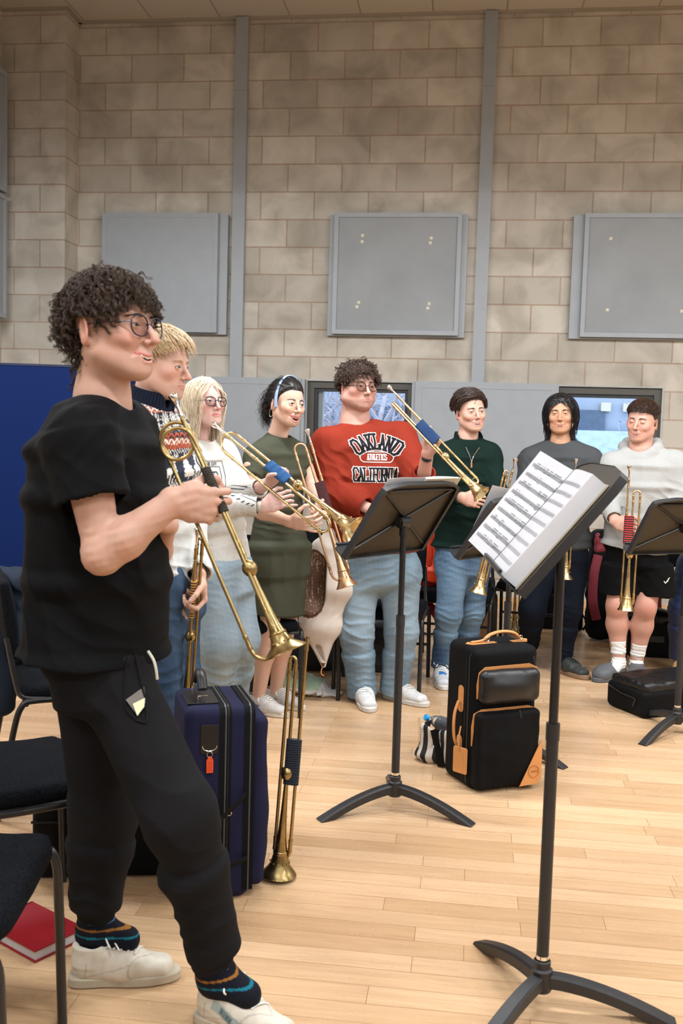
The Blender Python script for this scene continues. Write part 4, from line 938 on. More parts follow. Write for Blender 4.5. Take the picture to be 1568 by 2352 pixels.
# box bag behind shorts man
p = F(1478, 1512); r, c, ax = softbag('camera_bag', 'square black bag on the floor behind the white socks', 'bag', A(p[0] + .06, p[1] + .12, .13), (.17, .11, .125), -3, M_blk_ny, .002, 9, r_=.03)
b = SDF(.008); b.ell(c + A(0, 0, .13), (.17, .12, .06)); sdf_obj('top_flap', [b.mesh(lambda p_: .005 * sn(p_, .1, 4), .01)], M_blk_le, r)
MB().prism(rrect(.07, .02, .004), c - ax[1] * .115 + UP * .0, ax[0], UP, -ax[1], .003).build('label_pocket', mat('grey_patch', srgb(46, 46, 48), .6), r)
# maroon gig bag standing
p = F(1372, 1478); M_mar = mat('maroon_nylon', srgb(132, 36, 52), .6, var=.12, sheen=.2)
r, c, ax = softbag('gig_bag', 'tall black and maroon gig bag standing beside the man in black shorts', 'bag', A(p[0] + .08, p[1] + .16, .40), (.15, .10, .39), 6, M_blk_ny, .006, 9, r_=.06)
b = SDF(.007); b.box(c + A(-.045, -.075, .30), (.085, .03, .075), axes=ax, r=.025); sdf_obj('top_pocket', [b.mesh(lambda p_: .004 * sn(p_, .07, 4), .01)], M_mar, r)
MB().tube(spline([c + A(-.10, -.115, .22), c + A(-.125, -.14, .08), c + A(-.125, -.14, -.10), c + A(-.09, -.12, -.24)], 6), .032, 10, flat=(A(1, 0, 0), .22)).build('shoulder_strap', M_mar, r)
MB().prism(rrect(.012, .05, .004), c + A(.115, -.108, .15), ax[0], UP, -ax[1], .003).build('patch', mat('pale_patch', srgb(190, 200, 170), .6), r)
r2, c, ax = softbag('soft_bag', 'small black and maroon bag behind the left knee of the man in black shorts', 'bag', A(p[0] + .36, p[1] + .35, .22), (.12, .09, .21), 0, mat('maroon_dark', srgb(84, 22, 34), .7), .006, 11, r_=.05)
MB().tube(spline([c + A(-.06, -.08, .2), c + A(-.04, -.1, .34), c + A(.0, -.1, .36), c + A(.04, -.1, .2)], 5), .007, 6).build('handle', M_blk_ny, r2)
# orange rucksack on the chair
p = P(985, 1338, CH_[6].location.y + .03); M_or = mat('orange_ripstop', srgb(222, 62, 22), .5, var=.12, vscale=20, bump=.2, bscale=300)
r = thing('rucksack', 'bright orange rucksack standing on a chair beside the man in dark green', 'rucksack', A(p[0], p[1], .485))
c = A(p[0] - .0, p[1], .485)
b = SDF(.006); b.cone(c + A(-.01, 0, .08), c + A(.0, 0, .40), (.11, .08), (.09, .07), e1=A(1, 0, 0), k=.03); b.ell(c + A(0, -.04, .09), (.10, .07, .085), k=.04); b.cone(c + A(.02, -.02, .40), c + A(.03, 0, .50), (.07, .05), (.04, .035), e1=A(1, 0, 0), k=.05)
b.box(c + A(.09, -.03, .22), (.025, .05, .07), r=.02, k=.01)
sdf_obj('bag_body', [b.mesh(wrinkles([(c + A(0, -.08, .1), .14, A(.4, 0, 1), .05, .009), (c + A(.0, -.08, .3), .2, A(1, 0, .15), .045, .006)], (.004, .09)), .02)], M_or, r)
for x_ in (-.045, .0, .045): MB().tube(spline([c + A(x_, -.088, .10), c + A(x_ * .9, -.1, .2), c + A(x_ * .8, -.088, .34)], 5), .016, 8, flat=(A(1, 0, 0), .3)).build('strap', mat('orange_dark', srgb(205, 54, 22), .5), r)
MB().tube([c + A(.075, -.085, .265), c + A(.105, -.08, .268)], .005, 8).build('buckle', mat('white_plastic', (.85, .85, .85), .4), r)
MB().ball(c + A(.085, -.09, .165), .008, 10).build('stud', M_blackm, r)
# red cloth slung under the chair
p = P(960, 1440, CH_[6].location.y - .1); r = thing('red_strap', 'dark red bag strap hanging below the chair with the orange rucksack', 'strap', A(p[0], p[1], .3))
MB().tube(spline([P(905, 1468, 6.15), P(935, 1452, 6.1), P(965, 1418, 6.1), P(985, 1392, 6.1), P(1005, 1418, 6.1)], 6), .028, 8, flat=(UP, .25)).build('webbing', mat('dark_red_cloth', srgb(138, 20, 22), .7), r)
MB().tube(spline([F(962, 1452) + UP * .01, F(985, 1460) + UP * .01, F(1015, 1452) + UP * .015], 5), .015, 6, flat=(A(0, 1, 0), .4)).build('loose_end', M_blk_ny, r)
# white tote bag on the floor
p = F(690, 1603); t = thing('tote_bag', 'crumpled white plastic bag with a pale green print lying on the floor', 'bag', p)
M_tote = mat('white_film', srgb(222, 220, 216), .45, var=.05, bump=.2, bscale=60)
b = SDF(.005); c = A(p[0] + .0, p[1] + .13, 0)
b.cone(c + A(-.10, 0, .06), c + A(.10, -.0, .035), (.13, .07), (.10, .03), e1=A(0, 1, 0), k=.03); b.cone(c + A(.05, 0, .02), c + A(.20, -.04, .01), (.10, .02), (.04, .01), e1=A(0, 1, 0), k=.03); b.cut(A(0, 0, .002), -UP)
def totecol(V):
    q = V - c; g = (np.abs(q[:, 0] + .02 - q[:, 2] * .3) < .10) & (q[:, 1] < .04) & (q[:, 2] > .045 - q[:, 0] * .10) & (q[:, 1] > -.135)
    return np.where(g[:, None], np.array(srgb(176, 198, 168)[:3]), np.array(srgb(226, 224, 220)[:3]))
tv, tq = b.mesh(lambda p_: .004 * sn(p_, .08, 4) + .002 * sn(p_, .03, 8), .01)
to_ = sdf_obj('bag_body', [(tv, tq, totecol)], vmat('tote_film', .45), t)
# cream coat hanging from a chair
Yc = CH_[4].location.y - .30
def PC(x, y, d=0.): return P(x, y, Yc + d)
t = thing('shearling_coat', 'cream coat with brown fleece lining hanging off a chair, sleeve opening showing', 'coat', PC(740, 1530)); 
b = SDF(.0045)
b.cone(PC(748, 1262), PC(738, 1345), (.075, .05), (.155, .07), e1=A(1, 0, 0), k=.05); b.cone(PC(738, 1345), PC(735, 1440), (.155, .07), (.10, .055), e1=A(1, 0, 0), k=.05); b.cone(PC(735, 1440), PC(743, 1528), (.10, .055), (.012, .012), e1=A(1, 0, 0), k=.05); b.cone(PC(752, 1250), PC(758, 1225), (.05, .035), (.03, .03), e1=A(1, 0, 0), k=.05)
oc = PC(724, 1342, -.10); b.cone(PC(722, 1300, -.09), PC(712, 1375, -.09), (.062, .11), (.075, .11), e1=A(1, 0, 0), k=.012, op='d')
b.cone(PC(728, 1490, -.05), PC(742, 1524, -.05), (.02, .06), (.004, .05), e1=A(1, 0, 0), k=.008, op='d')
cA, cB = PC(722, 1300), PC(712, 1375)
def coatcol(V):
    # the lining is seen inside the opening
    tt = np.clip(((V - cA) @ (cB - cA)) / ((cB - cA) @ (cB - cA)), 0, 1); q = V - (cA + tt[:, None] * (cB - cA)); rad = np.sqrt((q[:, 0] / (.064 + .013 * tt)) ** 2 + (q[:, 2] * .8 / .068) ** 2)
    ins = rad < 1.10; rim = (rad >= .93) & (rad < 1.12); ins &= (V[:, 1] < Yc + .03)
    fl = sn(V, .012, 3) > .7 - (V[:, 2] > cA[2]) * .6
    c1 = np.array(srgb(104, 78, 62)[:3]); c2 = np.array(srgb(196, 178, 164)[:3]); C = np.tile(np.array(srgb(208, 196, 184)[:3]), (len(V), 1))
    C[ins] = np.where(fl[ins][:, None], c2, c1 * 1.3); C[rim & ins] = srgb(92, 58, 38)[:3]
    lo = (V[:, 2] < PC(0, 1478)[2]) & (V[:, 1] < Yc - .012) & (np.abs(V[:, 0] - PC(735, 1505)[0]) < .03); C[lo] = srgb(96, 60, 42)[:3]
    return C
sdf_obj('coat_shell', [(*b.mesh(wrinkles([(PC(748, 1420, -.06), .12, A(1, 0, -.6), .05, .003)], (.002, .14)), .01), coatcol)], vmat('coat_suede', .8, bump=.2, bscale=300), t)
MB().tube(spline([PC(742, 1526, 0), PC(737, 1545, -.01), PC(743, 1552, 0)], 5), .003, 6).build('zip_cord', M_tan, t)
# dark jacket on the left chair back
pj = CH_[2].location; Yj = pj.y + .12
t = thing('jacket', 'dark navy jacket hung over the back of a chair at the left edge', 'jacket', P(20, 1420, Yj))
b = SDF(.007); b.cone(P(-30, 1335, Yj), P(45, 1335, Yj), (.05, .09), None, e1=UP, k=.05); b.cone(P(-20, 1350, Yj), P(-15, 1620, Yj - .05), (.16, .08), (.09, .05), e1=A(1, 0, 0), k=.04); b.cone(P(35, 1350, Yj), P(48, 1500, Yj - .08), (.05, .05), (.035, .04), e1=A(1, 0, 0), k=.03)
sdf_obj('jacket_shell', [b.mesh(wrinkles([(P(20, 1380, Yj - .1), .18, A(1, 0, .8), .06, .01)], (.008, .12)), .03)], mat('dark_navy_cloth', srgb(30, 40, 54), .75, var=.15, sheen=.2), t)
# red book on the floor
a0, b0, c0_ = F(78, 2203), F(164, 2162), F(75, 2090)
u_ = nrm(b0 - a0); Wb = .165; v_ = np.cross(UP, u_); t = thing('red_book', 'red hardback book lying on the floor under the nearest chair', 'book', a0)
o_ = F(80, 2213)
def Q(x, y, z): return o_ + u_ * x + v_ * y + UP * z
Mx = (np.column_stack([u_, v_, UP]), o_); M_red = mat('red_book_cloth', srgb(150, 6, 24), .45, var=.08)
MB().box((-.0, .0, .001), (Wb, .24, .005), Mx).box((0, .0, .030), (Wb, .24, .034), Mx).box((.0, .236, .001), (Wb, .242, .034), Mx).build('cover', M_red, t, smooth=False)
MB().box((.005, .005, .005), (Wb - .005, .236, .030), Mx).build('page_block', M_paperg, t, smooth=False)
# spare trumpets not held by anyone
def ringpull(): pass
Yt = F(640, 2015)[1]; bellc = F(640, 2008, .012)
trumpet('old brass trumpet without mouthpiece standing on its bell beside the navy case', P(684, 1470, Yt), bellc, P(600, 1800, Yt) - P(660, 1800, Yt), a=(.03, -.0), b=(-.022, -.01), grip=(.325, .475), cord=cord_mat('navy_cord', srgb(14, 22, 36), srgb(34, 48, 68), 42), m=M_brold, mouth=False, ball=.44, top=.07, low=.70, bell_r=.057)
# ================================================================ PEOPLE: builders
M_skin = vmat('skin', .48, bump=.12, bscale=450, spec=.35, sss=.12, var=.05, vscale=60)
M_hair = vmat('hair', .42, spec=.5, var=.25, vscale=90)
M_eye = vmat('eye', .12, spec=.6)
M_teeth = mat('teeth', srgb(238, 230, 214), .3, var=.02)
def basis(az, pitch=0., roll=0.):
    """right, forward, up of something facing azimuth az (degrees from +X towards the camera)"""
    a = math.radians(az); f = A(math.cos(a), -math.sin(a), 0); r = np.cross(f, UP); u = UP
    p = math.radians(pitch); f, u = f * math.cos(p) + u * math.sin(p), u * math.cos(p) - f * math.sin(p)
    q = math.radians(roll); r, u = r * math.cos(q) + u * math.sin(q), u * math.cos(q) - r * math.sin(q)
    return np.array([r, f, u])
SKD = .78
def smooth(a, b, x): t = np.clip((x - a) / (b - a), 0, 1); return t * t * (3 - 2 * t)
def blob(V, c, r): q = (V - np.array(c)) / np.array(r); return np.exp(-(q * q).sum(1))
def strands_mesh(Pth, rad, cols, sides=3):
    """Pth (N,S,3) paths, rad (N,S), cols (N,3) -> V,Q,C"""
    N, S, _ = Pth.shape; T = np.gradient(Pth, axis=1); T /= np.linalg.norm(T, axis=2, keepdims=True) + 1e-9
    ref = np.tile(np.array([.31, .22, .92]), (N, S, 1)); U = np.cross(T, ref); U /= np.linalg.norm(U, axis=2, keepdims=True) + 1e-9; W = np.cross(T, U)
    an = np.arange(sides) / sides * 2 * math.pi
    V = Pth[:, :, None, :] + rad[:, :, None, None] * (np.cos(an)[None, None, :, None] * U[:, :, None, :] + np.sin(an)[None, None, :, None] * W[:, :, None, :])
    idx = np.arange(N * S * sides).reshape(N, S, sides); a = idx[:, :-1]; b = idx[:, 1:]
    Q = np.stack([a, np.roll(a, -1, 2), np.roll(b, -1, 2), b], -1).reshape(-1, 4)
    C = np.repeat(cols[:, None, :], S * sides, 1).reshape(-1, 3); return V.reshape(-1, 3), Q, C
class Head:
    def __init__(s, C, B, sc=1., h=.0022, fem=False, smile=0., mouth='closed', eye=.0045, skin=(222, 172, 150), lip=(190, 105, 95), blush=.25, stubble=0., chub=0., nose=1., neck=None, neck_r=.056, brow=(60, 42, 30), iris=(90, 70, 50), gaze=(0, 0), jaw=1.):
        s.C, s.B, s.sc = np.asarray(C, float), B, sc; S = SDF(h); f = 1 if not fem else .93
        S.ell((0, -.012, .028), (.077 * (.97 if fem else 1), .099, .090))
        S.ell((0, .026, -.028), (.060 + chub * .008, .063, .086), k=.03)
        for x in (-1, 1):
            S.cone((x * (.050 * f + chub * .010), .004, -.056), (x * (.020), .064, -.093 * (1 - .03 * fem)), .022 + chub * .010, .0175, k=.035)
            S.ell((x * .041, .056, -.022 - .0 * smile), (.024 + chub * .006, .020, .020), k=.022)
            if smile: S.ell((x * .037, .070 + .003 * smile, -.034 + .002 * smile), (.017, .014, .014), k=.014)
        S.ell((0, .074, -.097), (.018 * f * jaw, .017, .015), k=.02)
        S.ell((0, .073, -.062), (.030, .022, .022), k=.02)
        if not fem: S.cone((-.034, .078, .019), (.034, .078, .019), .009, k=.014)
        for x in (-1, 1): S.cone((x * .020, .102, .004), (x * .040, .096, .002), (.013, .010), (.011, .009), e1=A(0, 1, 0), k=.012, op='d')
        S.cone((0, .087, .010), (0, .106 + .004 * nose, -.026), .0065, .0080, k=.010); S.ell((0, .1095 + .004 * nose, -.034), (.0095, .0105, .0085), k=.007)
        for x in (-1, 1): S.ell((x * .0115, .099, -.037), (.0072, .0085, .0068), k=.005)
        for x in (-1, 1): S.ell((x * .0062, .1045, -.0445), (.0030, .0050, .0030), k=.002, op='d')
        for x in (-1, 1):
            S.ell((x * .031, .0775, .0), .0136, k=.004)
            if eye > 0: S.ell((x * .031, .0905, -.0008), (.0128, .010, eye), k=.0018, op='d')
            else: S.ell((x * .031, .0925, -.0035), (.0125, .004, .0009), k=.0015, op='d')
        # lips and mouth
        zc = -.0660; cz = .0065 * smile; hwid = .0225 + .0065 * smile
        s.mouth = mouth; sy = lambda x, z, e: (x, S.surf(x, z) + e, z)
        gap = {'closed': .0050, 'smile': .0145, 'open': .0225}[mouth]; un = -.0014 if fem else -.0022
        lipU = [sy(-hwid, zc + cz, un - .0015), sy(-.011, zc + .0036 - .001 * smile, un), sy(0, zc + .0026 - .0015 * smile, un + .0008), sy(.011, zc + .0036 - .001 * smile, un), sy(hwid, zc + cz, un - .0015)]
        lipL = [sy(-hwid, zc + cz, un - .0015), sy(-.0115, zc - gap + .0008, un), sy(0, zc - gap, un), sy(.0115, zc - gap + .0008, un), sy(hwid, zc + cz, un - .0015)]
        ym = S.surf(0, zc - gap * .4); s.ym = ym
        if smile:
            for x in (-1, 1): S.cone(sy(x * .0180, -.044, .0012), sy(x * (hwid + .0075), zc - .004 + cz, .0012), .0020, .0018, k=.009, op='d')
        if mouth != 'closed':
            for i in range(-4, 5):
                u = i / 4 * .86; gx = hwid * u; t1 = zc + cz * u * u; hh_ = max(.0008, gap * .5 * (1 - u * u) ** .5 - .0006); zm = t1 - hh_ * .85 + .0003
                S.ell((gx, S.surf(gx, zm) - .001 if i else ym, zm), (hwid * .16, .011, hh_), k=.0015, op='d')
        for L_, r_ in ((lipU, .0031), (lipL, .0040 if fem else .0036)):
            for i in range(4):
                ra = r_ * (.5 if i == 0 else 1); rb = r_ * (.5 if i == 3 else 1); S.cone(L_[i], L_[i + 1], ra, rb, k=.003)
        if mouth == 'closed': S.cone(sy(-hwid * .9, zc - .0012 + cz, .0008), sy(0, zc - .0018, .0016), .0009, k=.001, op='d'); S.cone(sy(0, zc - .0018, .0016), sy(hwid * .9, zc - .0012 + cz, .0008), .0009, k=.001, op='d')
        # ears
        for x in (-1, 1):
            ax = np.array([nrm(A(x * .86, -.42, 0)), nrm(A(.42 * x, .86, .18)), nrm(A(0, -.2, 1))])
            S.ell((x * .0805, -.014, -.010), (.0058, .0185, .0315), axes=ax, k=.006); S.ell((x * .078, -.010, -.033), (.007, .010, .011), k=.006)
            S.ell((x * .0885, -.012, -.006), (.0055, .0105, .019), axes=ax, k=.004, op='d')
        s.neck = None
        if neck is not None:
            nl = B @ (np.asarray(neck) - s.C) / sc; s.neck = nl; S.cone((0, -.026, -.062), nl, (neck_r, neck_r * .98), (neck_r * 1.12, neck_r * 1.04), e1=A(1, 0, 0), k=.025)
            S.cone(nl + A(0, 0, -.0), nl + A(0, 0, -.05), neck_r * 1.1, neck_r * 1.3, k=.02)
            for x in (-1, 1): S.cone((x * .052, -.02, -.055), nl + A(x * .014, .042, -.01), .010, .008, k=.02)
        V, Q = S.mesh(None, .002); s.V, s.Q = V, Q; s.bvh = BVHTree.FromPolygons(V.tolist(), Q.tolist())
        c0 = np.array(srgb(*skin)[:3]) * SKD; C = np.tile(c0, (len(V), 1)); lc = np.array(srgb(*lip)[:3])
        red = np.array([1.06, .80, .78])
        w = blush * (blob(V, (.045, .065, -.03), (.028, .04, .024)) + blob(V, (-.045, .065, -.03), (.028, .04, .024)) + .8 * blob(V, (0, .115, -.032), (.015, .02, .014)) + .9 * (np.abs(V[:, 0]) > .079) * (np.abs(V[:, 1] + .012) < .03))
        C *= 1 + (red - 1) * np.clip(w, 0, 1)[:, None] * 1.3
        if stubble:
            sb = np.clip(smooth(-.052, -.075, V[:, 2]) * (V[:, 1] > -.005) * smooth(-.125, -.105, V[:, 2]) + blob(V, (0, .095, -.052), (.022, .02, .006)), 0, 1) * stubble
            sb *= 1 - blob(V, (0, .1, zc - .002), (.026, .03, .008)) ; sb = (sb * (.75 + .25 * np.clip(sn(V, .006, 5), -1, 1)))[:, None]; C = C * (1 - sb * .75) + np.array(srgb(112, 76, 58)[:3]) * sb * .75
        d = np.full(len(V), 9.)
        for L_ in (lipU, lipL):
            for i in range(4):
                a_, b_ = A(*L_[i]), A(*L_[i + 1]); t = np.clip(((V - a_) @ (b_ - a_)) / ((b_ - a_) @ (b_ - a_)), 0, 1); d = np.minimum(d, np.linalg.norm(V - a_ - t[:, None] * (b_ - a_), axis=1))
        lw = smooth(.0050, .0036, d)[:, None] * (1.0 if fem else .72); C = C * (1 - lw) + lc * lw
        if mouth != 'closed':
            cav = ((V[:, 0] / (hwid * .85)) ** 2 + ((V[:, 2] - zc + gap * .42) / (gap * .75)) ** 2 < 1) & (V[:, 1] < s.ym - .0045 - 11 * V[:, 0] ** 2) & (V[:, 1] > .06); C[cav] = srgb(70, 22, 22)[:3]
        for x in (-1, 1):       # lash line
            q = (V - A(x * .031, .0905, -.0008)) / A(.0138, .0125, max(eye, .0012) + .0012); g = np.abs(np.sqrt((q ** 2).sum(1)) - 1)
            m = (g < .30) & (V[:, 2] > -.0022 if eye > 0.001 else np.abs(V[:, 2] + .0035) < .0022) & (V[:, 1] > .082)
            if eye <= .001: m = (np.abs(V[:, 2] + .0035) < .0014) & (np.abs(V[:, 0] - x * .031) < .0125) & (V[:, 1] > .083)
            C[m] = C[m] * .28
        s.Cc = C; s.lipd = d; s.eye = eye; s.brow = brow; s.iris = iris; s.gaze = gaze; s.zc, s.gap, s.hwid = zc, gap, hwid; s.skin = c0
    def W(s, V): return s.C + (np.asarray(V) * s.sc) @ s.B
    def part(s): return (s.W(s.V), s.Q, lambda V, C=s.Cc: C)
    def surf(s, x, z):
        h = s.bvh.ray_cast(Vector((x, .3, z)), Vector((0, -1, 0))); return A(*h[0]) if h[0] else A(x, .09, z)
    def features(s, root, brow_th=1.):
        # eyeballs
        parts = []
        for x in (-1, 1):
            mb = MB(); mb.ball((0, 0, 0), .0118, 28, ax=A(0, 1, 0)); V = np.concatenate(mb.v); Q = np.array(mb.f)
            g = nrm(A(s.gaze[0], 1, s.gaze[1])); dd = V @ g / .0118; r = np.sqrt(np.maximum(0, 1 - dd ** 2)); C = np.tile(np.array([.72, .68, .66]), (len(V), 1))
            ir = np.array(srgb(*s.iris)[:3]); C[(r < .50) & (dd > 0)] = ir; C[(r < .24) & (dd > 0)] = .004; parts.append((s.W(V + A(x * .031, .0775, 0)), Q, (lambda V_, C=C: C)))
        if s.eye > .001: sdf_obj('eyes', parts, M_eye, root)
        if s.mouth != 'closed':
            mb = MB(); n = 8; w_ = s.hwid * .72; tz = s.zc + .0022
            for i in range(n):
                u = (i + .5) / n * 2 - 1; x = w_ * u; y = s.ym - .0042 - 10 * x * x; th = .0058 if abs(u) < .35 else .0050
                mb.rbox((x, y, tz - th * .62 + .0034 * u * u), (w_ / n * .95, .003, th * .9), .0016, seg=1)
            V = np.concatenate(mb.v); me = MB(); me.add(s.W(V), mb.f); me.build('teeth', M_teeth, root)
        rr = np.random.RandomState(3); P_, R_, C_ = [], [], []
        for x in (-1, 1):
            for k in range(int(150 * brow_th)):
                u = rr.rand(); px = x * (.014 + .032 * u); pz = .0185 + .0045 * math.sin(u * 2.4) - .004 * u * u + rr.uniform(-.0022, .0022) * (1.2 - u)
                a_ = s.surf(px, pz) + A(0, .0005, 0); b_ = s.surf(px + x * .0042, pz + .0010 - .0016 * u) + A(0, .0012, 0)
                P_.append([a_, (a_ + b_) / 2 + A(0, .0006, 0), b_]); R_.append([.0009, .0009, .0004]); C_.append(np.array(srgb(*s.brow)[:3]) * rr.uniform(.7, 1.2))
        V, Q, C = strands_mesh(np.array(P_), np.array(R_) * 1.1, np.array(C_)); sdf_obj('eyebrows', [(s.W(V), Q, (lambda V_, C=C: C))], M_hair, root)
    def hair(s, root, col_, line=None, n=1500, L=.05, steps=10, flow=None, lift=.012, curl=(0, 0), rad=.0011, cap=.010, seed=1, colvar=.25, grav=.0, capfn=None, extra=None, part=None, name='hair', Lfn=None, margin=.004, capnoise=.003, tip=None, clump=1, ear=False, face=False, spread=.004):
        rr = np.random.RandomState(seed); ctr = A(0, -.012, .020)
        line = line or ([-.13, -.06, -.03, -.008, .012, .03, .05, .068, .1], [-.085, -.08, -.06, -.018, -.022, .020, .050, .062, .066])
        zl = lambda v: np.interp(v[..., 1], *line)
        # cap from the scalp itself
        V = s.V; ok = (V[:, 2] > zl(V) - .002) & (np.abs(V[:, 0]) < .0795)
        ok &= ~((np.abs(V[:, 0]) > .070) & (np.abs(V[:, 1] + .013) < .022) & (V[:, 2] < .02))
        q = ok[s.Q].all(1); Q = s.Q[q]; used = np.unique(Q); mp = -np.ones(len(V), int); mp[used] = np.arange(len(used))
        d = V[used] - ctr; d /= np.linalg.norm(d, axis=1)[:, None]; ed = smooth(0, .022, V[used][:, 2] - zl(V[used]))
        cp = cap if capfn is None else capfn(V[used])
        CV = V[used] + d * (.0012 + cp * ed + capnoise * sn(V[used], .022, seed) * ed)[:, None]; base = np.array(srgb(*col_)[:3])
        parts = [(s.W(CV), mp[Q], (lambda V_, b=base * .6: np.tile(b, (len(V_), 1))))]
        # strands
        dirs = rr.normal(size=(n * 4, 3)); dirs /= np.linalg.norm(dirs, axis=1)[:, None]; roots = []; nors = []
        for dv in dirs:
            hh = s.bvh.ray_cast(Vector(ctr), Vector(dv))
            if hh[0] is None: continue
            p = A(*hh[0])
            if p[2] < np.interp(p[1], *line) + .001 or (abs(p[0]) > .070 and abs(p[1] + .013) < .020 and p[2] < .018) or abs(p[0]) > .0795: continue
            roots.append(p); nors.append(dv)
            if len(roots) >= n // clump: break
        p = np.array(roots); nr_ = np.array(nors); N = len(p); fl = flow(p, rr); Ls = (L if Lfn is None else Lfn(p)) * rr.uniform(.7, 1.1, N)
        def tang(q_, f_):
            n_ = nrm_rows((q_ - ce) / (E * E)); o_ = np.maximum((f_ * n_).sum(1, keepdims=True), 0); w_ = (q_[:, 2:3] > -.06); return nrm_rows(f_ - n_ * o_ * .92 * w_)
        E = A(.0775, .1005, .0905); ce = A(0, -.012, .028); fl = tang(p, fl)
        path = [p.copy()]; q = p + nr_ * (cap * .5 if capfn is None else capfn(p)[:, None] * .5); path.append(q.copy()); dcur = nrm_rows(nr_ * lift * 30 + fl)
        st = Ls / steps
        for k in range(steps):
            fl2 = tang(q, flow(q, rr)) if k % 2 == 0 else fl; fl = fl2
            dcur = nrm_rows(dcur * .62 + fl * .45 + A(0, 0, -grav)); q = q + dcur * st[:, None]
            cv_ = (capfn(q) if capfn is not None else np.full(len(q), cap * .5))[:, None]
            e = (q - ce) / (E + margin + cv_); ln = np.sqrt((e ** 2).sum(1)); ins = (ln < 1) & (q[:, 2] > -.055); q[ins] = ce + (q[ins] - ce) / ln[ins][:, None]
            if face: m_ = (q[:, 1] > .02) & (q[:, 2] < .07); lim = .064 * smooth(.075, .03, q[:, 2]); q[m_, 0] = np.where(q[m_, 0] >= 0, 1, -1) * np.maximum(np.abs(q[m_, 0]), lim[m_])
            path.append(q.copy())
        Pth = np.stack(path, 1); S_ = Pth.shape[1]
        if ear:
            bad = (np.abs(Pth[..., 0]) > .055) & (Pth[..., 1] > -.036) & (Pth[..., 1] < .016) & (Pth[..., 2] < .016); bad |= (Pth[..., 1] > .05) & (Pth[..., 2] < .022) & (np.abs(Pth[..., 0]) < .07)
            for k in range(1, S_): b_ = bad[:, k]; bad[:, k] |= bad[:, k - 1] if k > 2 else False; Pth[bad[:, k], k] = Pth[bad[:, k], k - 1]
        if curl[0]:
            M_ = 34; xi = np.linspace(0, S_ - 1, M_); i0 = np.minimum(xi.astype(int), S_ - 2); fr_ = (xi - i0)[None, :, None]; Pth = Pth[:, i0] * (1 - fr_) + Pth[:, i0 + 1] * fr_; S_ = M_
        if curl[0]:
            T = np.gradient(Pth, axis=1); T /= np.linalg.norm(T, axis=2, keepdims=True) + 1e-9; U = np.cross(T, A(.3, .5, .8)); U /= np.linalg.norm(U, axis=2, keepdims=True) + 1e-9; Wv = np.cross(T, U)
            ph = rr.uniform(0, 6.28, N)[:, None] + np.linspace(0, 1, S_)[None] * (Ls / curl[1] * 6.28 * rr.uniform(.7, 1.3, N))[:, None]; am = curl[0] * np.linspace(.2, 1, S_)[None] * rr.uniform(.5, 1.3, N)[:, None]
            Pth = Pth + (am * np.cos(ph))[:, :, None] * U + (am * np.sin(ph))[:, :, None] * Wv
        if clump > 1:
            Pth = np.repeat(Pth, clump, 0); N = len(Pth); o1 = rr.normal(size=(N, 1, 3)) * spread; o2 = rr.normal(size=(N, 1, 3)) * spread * .8; tt_ = np.linspace(0, 1, S_)[None, :, None]
            Pth = Pth + (o1 * (1 - tt_ * .6) + o2 * tt_) * np.minimum(tt_ * 5, 1)
        rd = rad * np.linspace(1, .35, S_)[None] ** .8 * rr.uniform(.7, 1.3, N)[:, None]
        cl = base[None] * rr.uniform(1 - colvar, 1 + colvar * 1.4, N)[:, None]
        if tip is not None: pass
        V2, Q2, C2 = strands_mesh(Pth, rd, cl); parts.append((s.W(V2), Q2, (lambda V_, C=C2: C)))
        if extra: parts += extra
        return sdf_obj(name, parts, M_hair, root)
    def glasses(s, root, col_=(30, 34, 48), rx=.0245, rz=.0195, sq=2.6, thick=.0014, label=None, yo=.0):
        g = MB(); m = mat('spectacle_frame_%d_%d' % (col_[0], col_[1]), srgb(*col_), .25, var=.2, vscale=200)
        o = None; lens = MB()
        for x in (-1, 1):
            c = A(x * .0325, .0985 + yo, -.003); pts = []
            for t_ in np.linspace(0, 2 * math.pi, 28, endpoint=False):
                cx, cz = math.cos(t_), math.sin(t_); k = (abs(cx) ** sq + abs(cz) ** sq) ** (-1 / sq); pts.append(c + A(rx * cx * k, -abs(c[0] + rx * cx * k) ** 2 * 2.2 + .0022, rz * cz * k))
            g.tube(s.W(np.array(pts)), thick * s.sc, 8, closed=True, flat=(s.B[2], 1.2)); lens.add(s.W(np.array(pts)), [tuple(range(28))])
            h_ = A(x * .0565, .0915 + yo, .004); e_ = A(x * .080, -.012, .004); g.tube(s.W(np.array([h_ + A(-x * .003, .002, 0), h_, (h_ + e_) / 2 + A(x * .006, 0, 0), e_, e_ + A(0, -.02, -.018)])), thick * .9 * s.sc, 6)
        g.tube(s.W(np.array([A(-.0095, .098 + yo, 0), A(0, .1005 + yo, .0025), A(.0095, .098 + yo, 0)])), thick * s.sc, 6)
        o = g.build('glasses', m, root); lens.build('lens', M_lens, o, smooth=False); return o
M_lens = NT('spectacle_lens'); M_lens.set(color=(1, 1, 1, 1), rough=0., trans=1., ior=1.01, spec=.5); M_lens = M_lens.m
def nrm_rows(v): return v / (np.linalg.norm(v, axis=-1, keepdims=True) + 1e-9)
